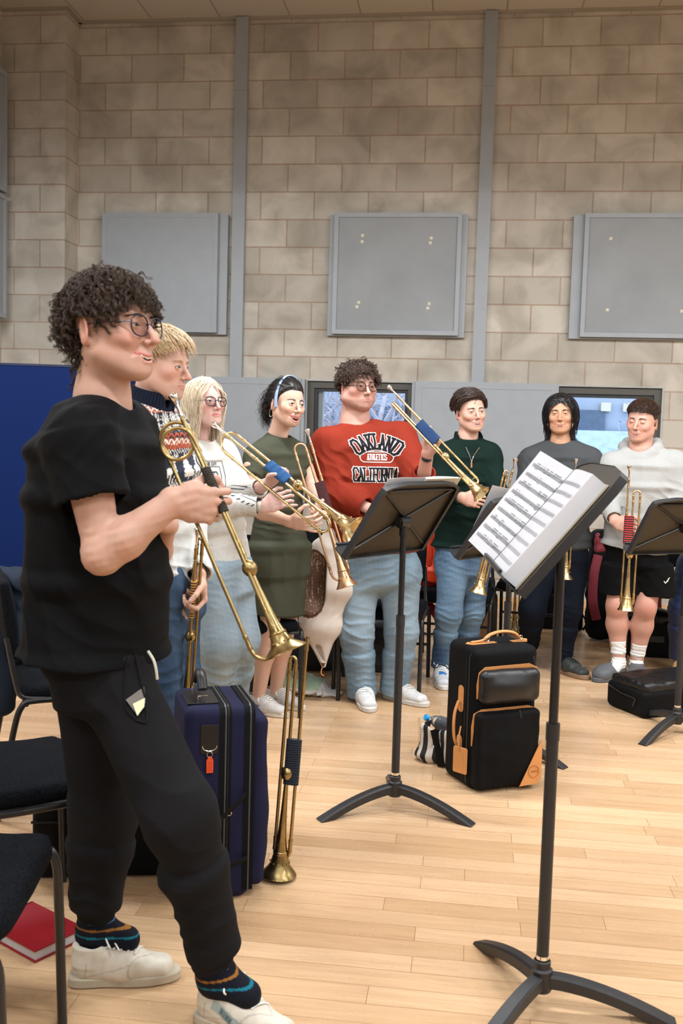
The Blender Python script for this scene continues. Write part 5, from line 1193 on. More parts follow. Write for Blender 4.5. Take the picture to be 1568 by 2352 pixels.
# ---- hands
def hand(S, W, d, n, right=True, curl=((60, 75, 45),) * 4, splay=(6, 2, -2, -6), thumb=(.75, .55, .35), tcurl=(20, 30), sc=1., k=.0028):
    """d towards the knuckles, n out of the palm"""
    W = np.asarray(W, float); d = nrm(d); n = nrm(n - d * (np.dot(n, d))); t = np.cross(d, n) if right else np.cross(n, d)
    L = lambda a, b, c: W + (d * a + t * b + n * c) * sc
    S.cone(L(-.01, 0, 0), L(.035, 0, .002), (.027 * sc, .0185 * sc), (.036 * sc, .0155 * sc), e1=t, k=.012)
    S.cone(L(.035, 0, .002), L(.080, 0, 0), (.036 * sc, .0155 * sc), (.040 * sc, .0125 * sc), e1=t, k=.012)
    S.cone(L(.022, .020, .008), L(.052, .030, .010), .0155 * sc, .013 * sc, k=.012); S.cone(L(.015, -.020, .008), L(.055, -.025, .007), .013 * sc, .011 * sc, k=.012)
    lens = ((.044, .026, .021), (.049, .030, .022), (.045, .028, .022), (.036, .022, .020)); offs = (.030, .0105, -.0095, -.028); xs = (.086, .090, .086, .078)
    for i in range(4):
        p = L(xs[i], offs[i], 0); a = 0.; sp = math.radians(splay[i]); r = .0086 * sc * (1 - .07 * (i == 3)); 
        S.cone(L(xs[i] - .03, offs[i] * .92, -.002), p, r * .95, r, k=.006)
        for j in range(3):
            a += math.radians(curl[i][j]); dd = nrm((d * math.cos(a) + n * math.sin(a)) + t * math.sin(sp) * max(math.cos(a), 0)); q = p + dd * lens[i][j] * sc
            r2 = r * (.93, .90, .84)[j]; S.cone(p, q, r, r2, k=k); p, r = q, r2
    p = L(.028, .030, .008); td = nrm(t * thumb[0] + d * thumb[1] + n * thumb[2]); r = .0125 * sc; ax = nrm(np.cross(td, np.cross(d, td)) + n * .6)
    for j, ln in enumerate((.042, .031, .026)):
        if j: 
            a = math.radians(tcurl[j - 1]); td = nrm(td * math.cos(a) + nrm(n * .5 + d * .5 - td * np.dot(n * .5 + d * .5, td)) * math.sin(a))
        q = p + td * ln * sc; r2 = r * (.86 if j == 0 else .9); S.cone(p, q, r, r2, k=k if j else .01); p, r = q, r2
    return t
def forearm(S, el, wr, n, sc=1., frac=0., ru=.044, k=.02):
    el, wr = np.asarray(el, float), np.asarray(wr, float); u = nrm(wr - el); L = np.linalg.norm(wr - el); s0 = el + u * L * frac
    if frac < .3: S.cone(s0, el + u * L * .30, .040 * sc, .0445 * sc, k=k); S.cone(el + u * L * .30, wr, (.044 * sc,) * 2, (.029 * sc, .0215 * sc), e1=np.cross(u, n), k=k)
    else: S.cone(s0, wr, (.036 * sc, .032 * sc), (.029 * sc, .0215 * sc), e1=np.cross(u, n), k=k)
def grip_wrist(T, a, d, n, sc=1.): return np.asarray(T) - nrm(d) * .083 * sc - nrm(n) * .027 * sc
FIST = ((62, 88, 50), (66, 88, 50), (68, 88, 50), (70, 86, 50))
REL = ((22, 28, 16), (26, 32, 18), (30, 36, 20), (34, 38, 22))
OPENH = ((12, 16, 10), (14, 20, 12), (18, 24, 14), (22, 28, 16))
def skincol(c, V, seed=4, knuck=None):
    c = np.array(srgb(*c)[:3]) * SKD; n = sn(V, .05, seed)[:, None]; return c * (1 + .03 * n * np.array([1, -.6, -.6]))
# ---- shoes
def HF(an, d): d = nrm(A(d[0], d[1], 0)); return A(an[0], an[1], 0) - d * .062
def shoe(root, heel, dirn, L=.29, W=1., cols=((240, 238, 234), (232, 228, 218)), style='trainer', h=.0035, laces=True, accent=None, toe_up=0., lace_c=(235, 232, 226)):
    d = nrm(A(dirn[0], dirn[1], 0)); w = np.cross(UP, d); heel = A(heel[0], heel[1], 0); s = L / .29
    if toe_up: dz = toe_up
    def to(x, y, z): return heel + (d * x + w * y) * s + UP * z * (.5 + .5 * s)
    S = SDF(h); e = w
    S.cone(to(.045, 0, .046), to(.13, 0, .044), (.036 * W, .046), (.043 * W, .044), e1=e, k=.02); S.cone(to(.13, 0, .040), to(.232, 0, .034), (.044 * W, .040), (.038 * W, .026), e1=e, k=.02)
    S.cone(to(.075, 0, .082), to(.165, 0, .055), (.031 * W, .030), (.032 * W, .022), e1=e, k=.02)
    if style != 'clog': S.cone(to(.048, 0, .055), to(.050, 0, .098 if style != 'boot' else .13), (.034 * W, .040), (.034 * W, .042), e1=e, k=.015, cap=.3); S.cone(to(.058, 0, .085), to(.060, 0, .16), (.027, .033), (.029, .037), e1=e, k=.005, op='d')
    else:
        S.ell(to(.19, 0, .05), (.07, .047 * W, .044), axes=np.array([d, w, UP]), k=.03); S.cone(to(.05, 0, .06), to(.09, 0, .14), (.03, .04), (.034, .05), e1=e, k=.008, op='d')
    S.cut(to(0, 0, .018), -UP)
    def colf(V):
        c = np.tile(np.array(srgb(*cols[0])[:3]), (len(V), 1)); x = (V - heel) @ d / s; y = (V - heel) @ w / s; z = V[:, 2]
        if accent is not None:
            a = np.array(srgb(*accent)[:3])
            if style == 'sport':
                c[(x < .10) & (z > .075)] = a; c[(np.abs(x - .10 - (z - .05) * .8) < .012) & (z < .075) & (z > .035)] = a; c[(x > .165) & (x < .19) & (np.abs(y) < .02) & (z > .05)] = a
                c[(x > .06) & (x < .13) & (z > .09)] = srgb(24, 24, 34)[:3]
            else: c[(np.abs(y) > .03) & (x > .06) & (x < .11) & (np.abs(z - .05) < .006)] = a
        seam = ((np.abs(x - .205 + np.abs(y) * 1.2) < .002) | (np.abs(z - .048 - .3 * (x - .1)) < .0014) & (x < .15) | (np.abs(x - .04 - z * .1) < .0015) & (z < .07)); c[seam] *= .72
        return c * (1 - .10 * np.clip(sn(V, .03, 5), 0, 1))[:, None]
    up = sdf_obj('shoe' if style != 'clog' else 'clog', [(*S.mesh(lambda p: .0008 * sn(p, .03, 7), .003), colf)], vmat('shoe_leather', .5, bump=.25, bscale=350), root)
    pr_ = [(0.0, .0), (.004, .022), (.02, .033), (.05, .036), (.09, .036), (.13, .041), (.17, .045), (.21, .043), (.245, .034), (.268, .020), (.277, .0)]
    poly = [(x, y * W) for x, y in pr_] + [(x, -y * W * .94) for x, y in pr_[::-1][1:-1]]
    poly = spline(np.array([(x, y, 0) for x, y in poly] + [(0, 0, 0)]), 3)[:-1, :2]
    MB().prism(poly[::-1] * s, heel + UP * .001, d, w, UP, .026, bevel=.004).build('sole', mat('sole_%d_%d' % (cols[1][0], cols[1][2]), srgb(*cols[1]), .65, var=.1, vscale=30, bump=.2, bscale=60), up)
    if laces:
        V0, Q0 = S.mesh(None, .001); bv = BVHTree.FromPolygons(V0.tolist(), Q0.tolist())
        def top(x, y):
            hh = bv.ray_cast(Vector(to(x, y, .3)), Vector((0, 0, -1))); return A(*hh[0]) + UP * .0015 if hh[0] else to(x, y, .06)
        lm = MB(); n = 5
        for k in range(n):
            x = .095 + .068 * k / (n - 1); 
            lm.tube([top(x, y) for y in np.linspace(-.024, .024, 7)], .0028, 6, flat=(d, .5)); lm.tube([top(x + .017 * (y + .024) / .048, y) + UP * .002 for y in np.linspace(-.024, .024, 7)], .0028, 6, flat=(d, .5))
        b0 = top(.092, 0) + UP * .004
        for sg in (-1, 1):
            lm.tube(spline([b0, b0 + w * sg * .02 + UP * .014, b0 + w * sg * .045 + UP * .006 + d * .01, b0 + w * sg * .035 - UP * .004 + d * .012, b0], 5), .0024, 6)
            lm.tube(spline([b0, b0 + w * sg * .018 + d * .02 + UP * .003, b0 + w * sg * .035 + d * .035 - UP * .012], 5), .0024, 6)
        lm.build('laces', mat('lace_%d' % lace_c[0], srgb(*lace_c), .8, bump=.3), up)
    return up
# ---- torso, sleeves, legs
class Fig:
    def __init__(s, az, neck, pel, shw=.185, scale=1.): s.B = basis(az); s.r, s.f = s.B[0], s.B[1]; s.neck, s.pel = np.asarray(neck, float), np.asarray(pel, float); s.shw = shw; s.sc = scale
    def axis(s, t): return s.pel + (s.neck - s.pel) * t
MALE = [(-.18, .175, .118, .0), (0., .170, .112, .0), (.30, .155, .100, .006), (.62, .172, .115, .008), (.82, .165, .108, .0), (.95, .10, .075, -.01)]
FEML = [(-.25, .175, .120, .0), (0., .172, .115, .0), (.36, .128, .088, .008), (.66, .148, .098, .014), (.82, .142, .094, .004), (.95, .085, .066, -.008)]
def torso(S, F_, prof, puff=0., k=.04, hem=None, shoulders=None, shr=.062, skip=None):
    up = nrm(F_.neck - F_.pel); pr = prof if hem is None else [p for p in prof if p[0] > hem[0]]
    if hem is not None: pr = [(hem[0], hem[1], hem[2], 0.)] + pr
    for a, b in zip(pr[:-1], pr[1:]):
        S.cone(F_.axis(a[0]) + F_.f * a[3], F_.axis(b[0]) + F_.f * b[3], ((a[1] + puff) * F_.sc, (a[2] + puff) * F_.sc), ((b[1] + puff) * F_.sc, (b[2] + puff) * F_.sc), e1=F_.r, k=k, cap=.35)
    if shoulders is not None:
        n0 = F_.axis(.955)
        for sh in shoulders: S.cone(n0 + (sh - n0) * .15, sh, (.058 + puff, .052 + puff), (shr + puff * .6, shr * .95 + puff * .6), e1=F_.f, k=.05); S.cone(F_.axis(.78) + (sh - n0) * .45, sh - up * .03, .085 + puff * .5, shr * .95 + puff * .6, k=.05)
def sleeve(S, sh, el, wr, r=(.068, .058, .05, .045), end=1., hollow=True, k=.03, frac_up=None):
    """end>1: long sleeve to fraction of the forearm; end<=1 : short sleeve to a fraction of the upper arm"""
    sh, el, wr = map(lambda v: np.asarray(v, float), (sh, el, wr))
    if end <= 1:
        e = sh + (el - sh) * end; S.cone(sh, e, r[0], r[1], k=k, cap=.22)
        if hollow: S.cone(sh + (e - sh) * .72, e + (e - sh) * .4, r[1] * .80, r[1] * .93, k=.004, op='d')
        return e
    e = el + (wr - el) * (end - 1); S.cone(sh, el, r[0], r[1], k=k); S.cone(el, e, r[1] * .98, r[2], k=k, cap=.25)
    if hollow: S.cone(e - nrm(wr - el) * .03, e + nrm(wr - el) * .05, r[2] * .78, r[2] * .85, k=.004, op='d')
    return e
def neckhole(S, F_, fr=.042, rad=.064, depth=.03, tilt=.45):
    c = F_.neck + F_.f * .012; n = nrm(UP + F_.f * tilt); S.cone(c - n * depth, c + n * .10, (rad, rad), (rad * 1.15, rad * 1.15), k=.006, op='d'); return c, n
def collar_ring(root, c, n, rad, F_, m, th=.009, z=.0, name='collar', wob=0.):
    e1 = nrm(F_.r); e2 = np.cross(n, e1); MB().tube([c + n * z + rad * (math.cos(t) * e1 + math.sin(t) * e2) for t in np.linspace(0, 2 * math.pi, 40, endpoint=False)], th, 10, closed=True, flat=(n, .55)).build(name, m, root)
def leg(S, hip, kn, an, r=(.098, .075, .066, .058), k=.04, cap=.25, end=1.):
    hip, kn, an = map(lambda v: np.asarray(v, float), (hip, kn, an)); e = kn + (an - kn) * end
    S.cone(hip, kn, r[0], r[1], k=k); mid = kn + (e - kn) * .35; S.cone(kn, mid, r[1], r[2], k=k); S.cone(mid, e, r[2], r[3], k=k, cap=cap)
def col_const(c): c = np.array(srgb(*c)[:3]); return lambda V: np.tile(c, (len(V), 1))
def denim(base, fade, kneeps=(), seams=()):
    b, f = np.array(srgb(*base)[:3]), np.array(srgb(*fade)[:3])
    def g(V):
        w = .35 + .22 * sn(V, .12, 3) + .12 * sn(V, .03, 9)
        for c, R in kneeps: w += .75 * np.exp(-(((V - np.asarray(c)) / R) ** 2).sum(1))
        w = np.clip(w, 0, 1)[:, None]; return b * (1 - w) + f * w
    return g
M_denim = vmat('denim', .8, bump=.3, bscale=700, weave=220); M_jersey = vmat('jersey', .85, bump=.25, bscale=500, sheen=.08); M_knit = vmat('knit', .9, bump=.6, bscale=260, sheen=.15)
# ---- lettering laid onto cloth
GL = {  # strokes on a 4 x 6 grid, slab letters
 'O': [(1, 0, 3, 0), (3, 0, 4, 1), (4, 1, 4, 5), (4, 5, 3, 6), (3, 6, 1, 6), (1, 6, 0, 5), (0, 5, 0, 1), (0, 1, 1, 0)],
 'A': [(.3, 0, 2, 6), (2, 6, 3.7, 0), (1, 2.2, 3, 2.2), (-.3, 0, 1., 0), (3., 0, 4.3, 0)],
 'K': [(.6, 0, .6, 6), (.6, 2.4, 3.6, 6), (1.5, 3.2, 3.7, 0), (-.1, 0, 1.3, 0), (-.1, 6, 1.3, 6), (2.9, 6, 4.2, 6), (3, 0, 4.4, 0)],
 'L': [(.8, 0, .8, 6), (0, 6, 1.7, 6), (0, 0, 4, 0), (4, 0, 4, 1.6)],
 'N': [(.6, 0, .6, 6), (.6, 6, 3.4, 0), (3.4, 0, 3.4, 6), (-.1, 0, 1.3, 0), (-.2, 6, .8, 6), (2.7, 6, 4.1, 6)],
 'D': [(.6, 0, .6, 6), (0, 0, 3, 0), (3, 0, 4, 1), (4, 1, 4, 5), (4, 5, 3, 6), (3, 6, 0, 6)],
 'C': [(4, 1.6, 4, 1), (4, 1, 3, 0), (3, 0, 1, 0), (1, 0, 0, 1), (0, 1, 0, 5), (0, 5, 1, 6), (1, 6, 3, 6), (3, 6, 4, 5), (4, 5, 4, 4.2)],
 'I': [(2, 0, 2, 6), (1.2, 0, 2.8, 0), (1.2, 6, 2.8, 6)], 'F': [(.8, 0, .8, 6), (0, 6, 4, 6), (4, 6, 4, 4.8), (.8, 3.1, 2.9, 3.1), (0, 0, 1.6, 0)],
 'R': [(.7, 0, .7, 6), (0, 6, 3.2, 6), (3.2, 6, 4, 5.2), (4, 5.2, 4, 3.8), (4, 3.8, 3.2, 3), (3.2, 3, .7, 3), (2.4, 3, 3.8, 0), (0, 0, 1.4, 0), (3.3, 0, 4.4, 0)],
 'T': [(2, 0, 2, 6), (0, 6, 4, 6)], 'H': [(.5, 0, .5, 6), (3.5, 0, 3.5, 6), (.5, 3, 3.5, 3)], 'E': [(.5, 0, .5, 6), (.5, 6, 3.7, 6), (.5, 3, 3, 3), (.5, 0, 3.7, 0)],
 'S': [(4, 5, 3, 6), (3, 6, 1, 6), (1, 6, 0, 5), (0, 5, 0, 3.8), (0, 3.8, 4, 2.4), (4, 2.4, 4, 1), (4, 1, 3, 0), (3, 0, 1, 0), (1, 0, 0, 1)],
 'Y': [(0, 6, 2, 3), (4, 6, 2, 3), (2, 3, 2, 0)], 'U': [(0, 6, 0, 1), (0, 1, 1, 0), (1, 0, 3, 0), (3, 0, 4, 1), (4, 1, 4, 6)], 'B': [(.4, 0, .4, 6), (.4, 6, 3.2, 6), (3.2, 6, 3.8, 5), (3.8, 5, 3.2, 3.2), (3.2, 3.2, .4, 3.2), (3.2, 3.2, 4, 2.4), (4, 2.4, 4, .9), (4, .9, 3.2, 0), (3.2, 0, .4, 0)],
 'J': [(3, 6, 3, 1), (3, 1, 2, 0), (2, 0, 1, 0), (1, 0, 0, 1), (1.8, 6, 4.1, 6)]}
class Decal:
    """strokes drawn in a plane then dropped on to the cloth along the facing direction"""
    reach = .35
    def __init__(s, obj, O, r, u, f):
        me = obj.data; L0 = wloc(obj); V = np.empty(len(me.vertices) * 3); me.vertices.foreach_get('co', V); V = V.reshape(-1, 3) + L0
        Q = np.empty(len(me.polygons) * 4, int); me.loops.foreach_get('vertex_index', Q); s.bv = BVHTree.FromPolygons(V.tolist(), Q.reshape(-1, 4).tolist()); s.O, s.r, s.u, s.f = np.asarray(O), r, u, f
    def drop(s, x, y, e):
        p = s.O + s.r * x + s.u * y + s.f * s.reach; h = s.bv.ray_cast(Vector(p), Vector(-s.f)); 
        return A(*h[0]) + s.f * e if h[0] else None
    def stroke(s, mb, p0, p1, w, e, mi=0, ext=True):
        p0, p1 = np.asarray(p0, float), np.asarray(p1, float); d = nrm(p1 - p0); q = A(-d[1], d[0]); 
        if ext: p0 = p0 - d * w / 2; p1 = p1 + d * w / 2
        L_ = np.linalg.norm(p1 - p0); n = max(1, int(L_ / .006)); V = []
        for i in range(n + 1):
            c = p0 + (p1 - p0) * i / n
            for k in (-.5, 0, .5):
                z = s.drop(*(c + q * w * k), e)
                if z is None: return
                V.append(z)
        f = [(3 * i + j, 3 * i + j + 1, 3 * i + j + 4, 3 * i + j + 3) for i in range(n) for j in range(2)]
        mb.add(V, f, mi)
    def text(s, mb, txt, hgt, w, e, mi, place, spacing=1.35, wscale=.62):
        """place(s_along) -> (x,y,angle)"""
        adv = hgt / 6 * 4 * wscale / .667 * .667 * 1.0; step = adv * spacing; tot = step * (len(txt) - 1)
        for i, ch in enumerate(txt):
            if ch not in GL: continue
            x, y, a = place(-tot / 2 + i * step); ca, sa = math.cos(a), math.sin(a)
            for g in GL[ch]:
                pp = []
                for k in (0, 2):
                    lx = (g[k] - 2) / 4 * adv; ly = (g[k + 1] / 6 - .5) * hgt; pp.append((x + lx * ca - ly * sa, y + lx * sa + ly * ca))
                s.stroke(mb, pp[0], pp[1], w, e, mi)
# ================================================================ PEOPLE
def person(label, loc): return thing('person', label, 'person', A(loc[0], loc[1], 0))
def ctr_core(parts, F_, prof, skin, hips=(), shl=()):
    S = SDF(.014); pr = [(t, w * (.8 if t > .1 else .55), d * (.8 if t > .1 else .5), o) for t, w, d, o in prof]; torso(S, F_, pr, -.01, shoulders=[F_.neck * .25 + s_ * .75 for s_ in shl] if len(shl) else None, shr=.03)
    for (a, b, ra, rb) in hips: S.cone(a, b, ra, rb, k=.03)
    parts.append((*S.mesh(), lambda V: skincol(skin, V)))
def curl_flow(kind):
    def mop(p, rr):     # falls from the crown outwards and forwards
        d = p - A(0, -.03, .10); d[:, 2] = -.25 - 3.5 * np.maximum(0, .09 - p[:, 2]); d[:, 1] *= 1.2; d[:, 1] += .02
        d[:, :2] *= 7; return nrm_rows(d + rr.normal(size=p.shape) * .55)
    def swept(p, rr):   # side parted and brushed across and back
        d = np.stack([np.where(p[:, 2] > .07, 1.1, .25 * np.sign(p[:, 0])), -.55 - .2 * (p[:, 1] < 0), np.where(p[:, 2] > .07, -.15 - 3 * np.abs(p[:, 0]), -1.0)], 1); return nrm_rows(d + rr.normal(size=p.shape) * .10)
    def down(p, rr):
        d = np.stack([p[:, 0] * 9, (p[:, 1] + .02) * 5, -.4 - 8 * np.maximum(0, .1 - p[:, 2])], 1); return nrm_rows(d + rr.normal(size=p.shape) * .08)
    def fringe(p, rr):
        d = np.stack([p[:, 0] * 6, .6 + p[:, 1] * 8, -.35 - 8 * np.maximum(0, .095 - p[:, 2])], 1); d[:, 1] = np.where(p[:, 1] < -.03, -.3, d[:, 1]); return nrm_rows(d + rr.normal(size=p.shape) * .22)
    def back(p, rr):    # drawn back tight
        d = A(0, -.115, .005) - p; d = nrm_rows(d); nn = nrm_rows(p - A(0, -.012, .02)); d = d - nn * (d * nn).sum(1, keepdims=True); return nrm_rows(d + rr.normal(size=p.shape) * .03)
    return dict(mop=mop, swept=swept, down=down, fringe=fringe, back=back)[kind]

# ---------------------------------------------------------------- 1 the man in the black t-shirt
def man_black():
    Y = 2.30; skin = (226, 178, 156)
    root = person('tall person with curly brown hair and glasses in black t-shirt and joggers, nearest the camera', F(330, 2300))
    hc = P(256, 755, Y + .0); neck = P(235, 915, Y + .02); pel = P(222, 1505, Y); Fg = Fig(20, neck, pel, scale=1.)
    Rsh = P(185, 1000, Y - .165); Lsh = P(285, 975, Y + .18)
    Rel, Rwr = P(238, 1275, Y - .20), P(432, 1192, Y - .13)
    Lel, Lwr = P(345, 1285, Y + .22), P(385, 1200, Y + .02)
    H = Head(hc, basis(16, 3, 0), 1.07, h=.0017, smile=1., mouth='smile', eye=.0028, skin=skin, lip=(205, 112, 108), blush=.5, stubble=.12, neck=neck, neck_r=.055, nose=1.3, jaw=1.05)
    parts = [H.part()]; kc = lambda V: skincol(skin, V)
    # near arm and fist on the instrument
    T = P(489, 1160, 2.17); S = SDF(.0024); dh = nrm(A(.93, .12, -.10)); nh = nrm(A(.05, 1, 0)); wr = T - dh * .080 - nh * .024
    u = nrm(Rsh - Rel); S.cone(Rel + u * .20, Rel + u * .03, .052, .041, k=.03); forearm(S, Rel, wr, nh, 1.0, 0.); S.ell(Rel - A(0.008, 0, .006), (.028, .032, .026), k=.04)
    hand(S, wr, dh, nh, True, FIST, (3, 1, -1, -3), (.55, .62, .62), (30, 45), 1.05); parts.append((*S.mesh(lambda p: .0005 * sn(p, .02, 4), .002), kc))
    # far arm tucked under it
    S = SDF(.003); dh2 = nrm(P(300, 1150, Y - .06) - Lwr); n2 = nrm(A(.1, .9, -.2)); forearm(S, Lel, Lwr, -n2, .95, .2); hand(S, Lwr, dh2, nrm(A(-.2, .5, -.8)), False, ((22, 25, 15), (26, 28, 16), (28, 30, 16), (30, 30, 16)), sc=.98); parts.append((*S.mesh(), kc))
    # ankles
    Rhip, Rkn, Ran = P(256, 1556, Y - .05), P(416, 1878, Y - .13), P(492, 2225, Y - .06); Lhip, Lkn, Lan = P(225, 1540, Y + .06), P(238, 1860, Y + .10), P(218, 2120, Y + .09)
    ctr_core(parts, Fg, MALE, skin, [(Rhip, Rkn, .07, .045), (Rkn, Ran, .045, .034), (Lhip, Lkn, .07, .045), (Lkn, Lan, .045, .034)], [Rsh, Lsh])
    sdf_obj('body', parts, M_skin, root)
    H.features(root, 1.2)
    H.glasses(root, (36, 40, 62), rx=.0255, rz=.0225, sq=2.3, thick=.0015)
    line = ([-.13, -.07, -.045, -.02, -.004, .012, .03, .05, .07, .1], [-.115, -.10, -.07, -.01, .012, -.008, .022, .036, .046, .05])
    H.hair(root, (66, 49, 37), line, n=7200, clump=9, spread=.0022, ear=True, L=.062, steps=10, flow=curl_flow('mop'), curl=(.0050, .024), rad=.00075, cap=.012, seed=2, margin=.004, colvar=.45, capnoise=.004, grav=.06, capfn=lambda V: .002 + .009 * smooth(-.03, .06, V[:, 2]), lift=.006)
    # t-shirt
    S = SDF(.0042); prof = [(-.12, .208, .150, .0), (.0, .207, .150, .0), (.30, .20, .146, .0), (.62, .205, .14, .0), (.80, .19, .128, -.01), (.95, .12, .085, -.02)]
    torso(S, Fg, prof, 0., hem=(-.14, .208, .150), shoulders=[Rsh, Lsh], shr=.07); S.cut(P(215, 1497, Y), nrm(A(-.08, 0, -1)))
    el1 = sleeve(S, Rsh, Rel, Rel, (.080, .082), .53); sleeve(S, Lsh, Lel, Lel, (.078, .078), .6)
    c, n = neckhole(S, Fg, rad=.068, depth=.02, tilt=.55)
    w = wrinkles([(P(215, 1120, Y - .16), .13, A(.6, 0, .8), .045, .006), (P(300, 1250, Y - .1), (.12, .2, .2), A(.9, 0, .35), .06, .008), (P(150, 1400, Y - .1), (.2, .2, .2), A(.8, 0, .5), .08, .009), (P(200, 980, Y - .16), .12, A(.7, 0, -.6), .04, .004), (P(300, 1420, Y - .1), .16, A(.4, 0, .9), .06, .006)], (.004, .22))
    tee = sdf_obj('t_shirt', [S.mesh(w, .012)], mat('black_cotton', srgb(9, 10, 12), .85, var=.1, bump=.25, bscale=500, sheen=.08), root)
    collar_ring(tee, c, n, .066, Fg, mat('black_rib', srgb(17, 18, 20), .85, var=.1), .007, -.004)
    # joggers
    S = SDF(.0045); torso(S, Fg, [(-.16, .145, .105, .03), (0., .15, .112, .02), (.16, .155, .12, 0)], 0, k=.05)
    leg(S, Rhip, Rkn, Ran + A(0, 0, .05), (.096, .079, .074, .066), .05); leg(S, Lhip, Lkn, Lan + A(0, 0, .05), (.108, .082, .076, .068), .05)
    for a_, k_ in ((Ran, Rkn), (Lan, Lkn)):
        u = nrm(k_ - a_); S.cone(a_ + u * .085, a_ + u * .02, .056, .050, k=.014, cap=.3)
    w = wrinkles([(Rkn + A(0, -.05, 0), .13, A(.3, 0, 1), .07, .007), (Rkn + A(.0, -.05, -.22), .14, A(-.4, 0, 1), .075, .010), (Lan + A(0, -.04, .14), .11, A(.3, 0, 1), .06, .007), (Lkn, .15, A(.3, 0, 1), .09, .006), (P(290, 1560, Y - .1), .14, A(.9, 0, .4), .07, .006)], (.004, .2))
    M_jog = mat('charcoal_fleece', srgb(26, 26, 28), .9, var=.12, vscale=5, bump=.3, bscale=400, sheen=.12)
    jg = sdf_obj('joggers', [S.mesh(w, .014)], M_jog, root)
    MB().tube(spline([P(340, 1496, Y - .085), P(352, 1515, Y - .095), P(358, 1536, Y - .095), P(361, 1560, Y - .09)], 5), .0035, 6).build('drawstring', mat('white_cord', srgb(220, 220, 205), .8), jg)
    dc = Decal(jg, P(300, 1640, Y - .2), A(1, 0, 0), UP, A(0, -1, 0))
    def onleg(px, py, e=.004): q = P(px, py, Y - .2); return dc.drop(q[0] - dc.O[0], q[2] - dc.O[2], e)
    def rim(pts, r_, nm, m_): 
        q = [onleg(*p_) for p_ in pts]; q = [x for x in q if x is not None]; MB().tube(spline(q, 5), r_, 8).build(nm, m_, jg)
    rim([(262, 1530), (262, 1580), (272, 1635), (300, 1668)], .0018, 'pocket_seam', M_jog); rim([(272, 1525), (306, 1560), (318, 1610), (318, 1662), (300, 1668)], .003, 'pocket_edge', M_jog)
    q = [onleg(a_, b_, .006) for a_, b_ in ((272, 1620), (301, 1600), (311, 1632), (302, 1657))]
    ph = thing('phone', 'grey phone with a pale card sticking out of the joggers pocket', 'phone', q[0]); yv = A(0, -.004, 0)
    MB().add([x for x in q] + [x + yv for x in q], [(0, 1, 2, 3)[::-1], (4, 5, 6, 7), (0, 1, 5, 4), (1, 2, 6, 5), (2, 3, 7, 6), (3, 0, 4, 7)]).build('phone_case', mat('grey_case', srgb(104, 98, 90), .5), ph, smooth=False)
    q = [onleg(a_, b_, .0115) for a_, b_ in ((288, 1630), (309, 1622), (311, 1640), (301, 1656))]
    MB().add(q + [x + A(0, -.001, 0) for x in q], [(0, 1, 2, 3)[::-1], (4, 5, 6, 7), (0, 1, 5, 4), (1, 2, 6, 5), (2, 3, 7, 6), (3, 0, 4, 7)]).build('card', mat('cream_card', srgb(222, 222, 178), .5), ph, smooth=False)
    # striped socks
    def sock(an, kn, ft):
        S = SDF(.003); u = nrm(kn - an); S.cone(an + u * .07, an - u * .03, .043, .042, k=.02); S.cone(an - u * .02, an - u * .04 + ft * .09, .042, .034, k=.03)
        def cf(V):
            z = ((V - an) @ u); o = np.tile(np.array(srgb(10, 14, 28)[:3]), (len(V), 1))
            for z0, c_ in ((.052, (14, 70, 110)), (.036, (16, 110, 130)), (.018, (76, 110, 150)), (.0, (150, 100, 40)), (-.018, (16, 110, 130))): o[np.abs(z - z0) < .0022] = srgb(*c_)[:3]
            return o
        sdf_obj('sock', [(*S.mesh(), cf)], vmat('sock_knit', .9, bump=.4, bscale=400), root)
    rt_ = nrm(A(*(P(690, 2352, Y - .2) - P(480, 2330, Y - .06))[:2], 0)); sock(Ran - A(0, 0, .0), Rkn, A(.9, -.4, 0)); sock(Lan, Lkn, A(.95, .1, 0))
    cc = ((214, 206, 190), (188, 178, 158))
    rs = shoe(root, F(452, 2335), A(.95, -.33), .30, 1.05, cc, h=.003); ls = shoe(root, F(156, 2258), A(.96, .28), .30, 1.05, cc, h=.003)
    # label on the shoe
    d = Decal(rs, F(560, 2335) + UP * .06, nrm(A(.95, -.33, 0)), UP, nrm(A(-.33, -.95, 0))); mb = MB(); sl = -.30
    d.stroke(mb, (-.02, .010), (.052, -.014), .022, .0015, 0); 
    mb.build('shoe_label', mat('label_grey', srgb(150, 162, 158), .5), rs, smooth=False)
    t1 = MB(); d.text(t1, 'REEBOC'.replace('C', 'K'), .012, .0016, .003, 0, lambda s_: (.012 + s_ * .95, -.0005 - .33 * s_, -.32)); t1.build('shoe_lettering', mat('label_teal', srgb(74, 104, 112), .5), rs, smooth=False)
    tr = trumpet('brass trumpet with a coiled crook and black cord grip, held by the man in black', P(402, 906, 2.19), P(656, 1498, 2.13), A(-1, 0, -.42), a=(-.004, .014), b=(-.088, .0), grip=(.225, .36), cord=cord_mat('black_gold_cord', srgb(16, 15, 13), srgb(60, 48, 26), 50), m=M_brold, coil=True, ball=.53, bell_r=.062, top=.125, low=.735)
    return T
man_black()

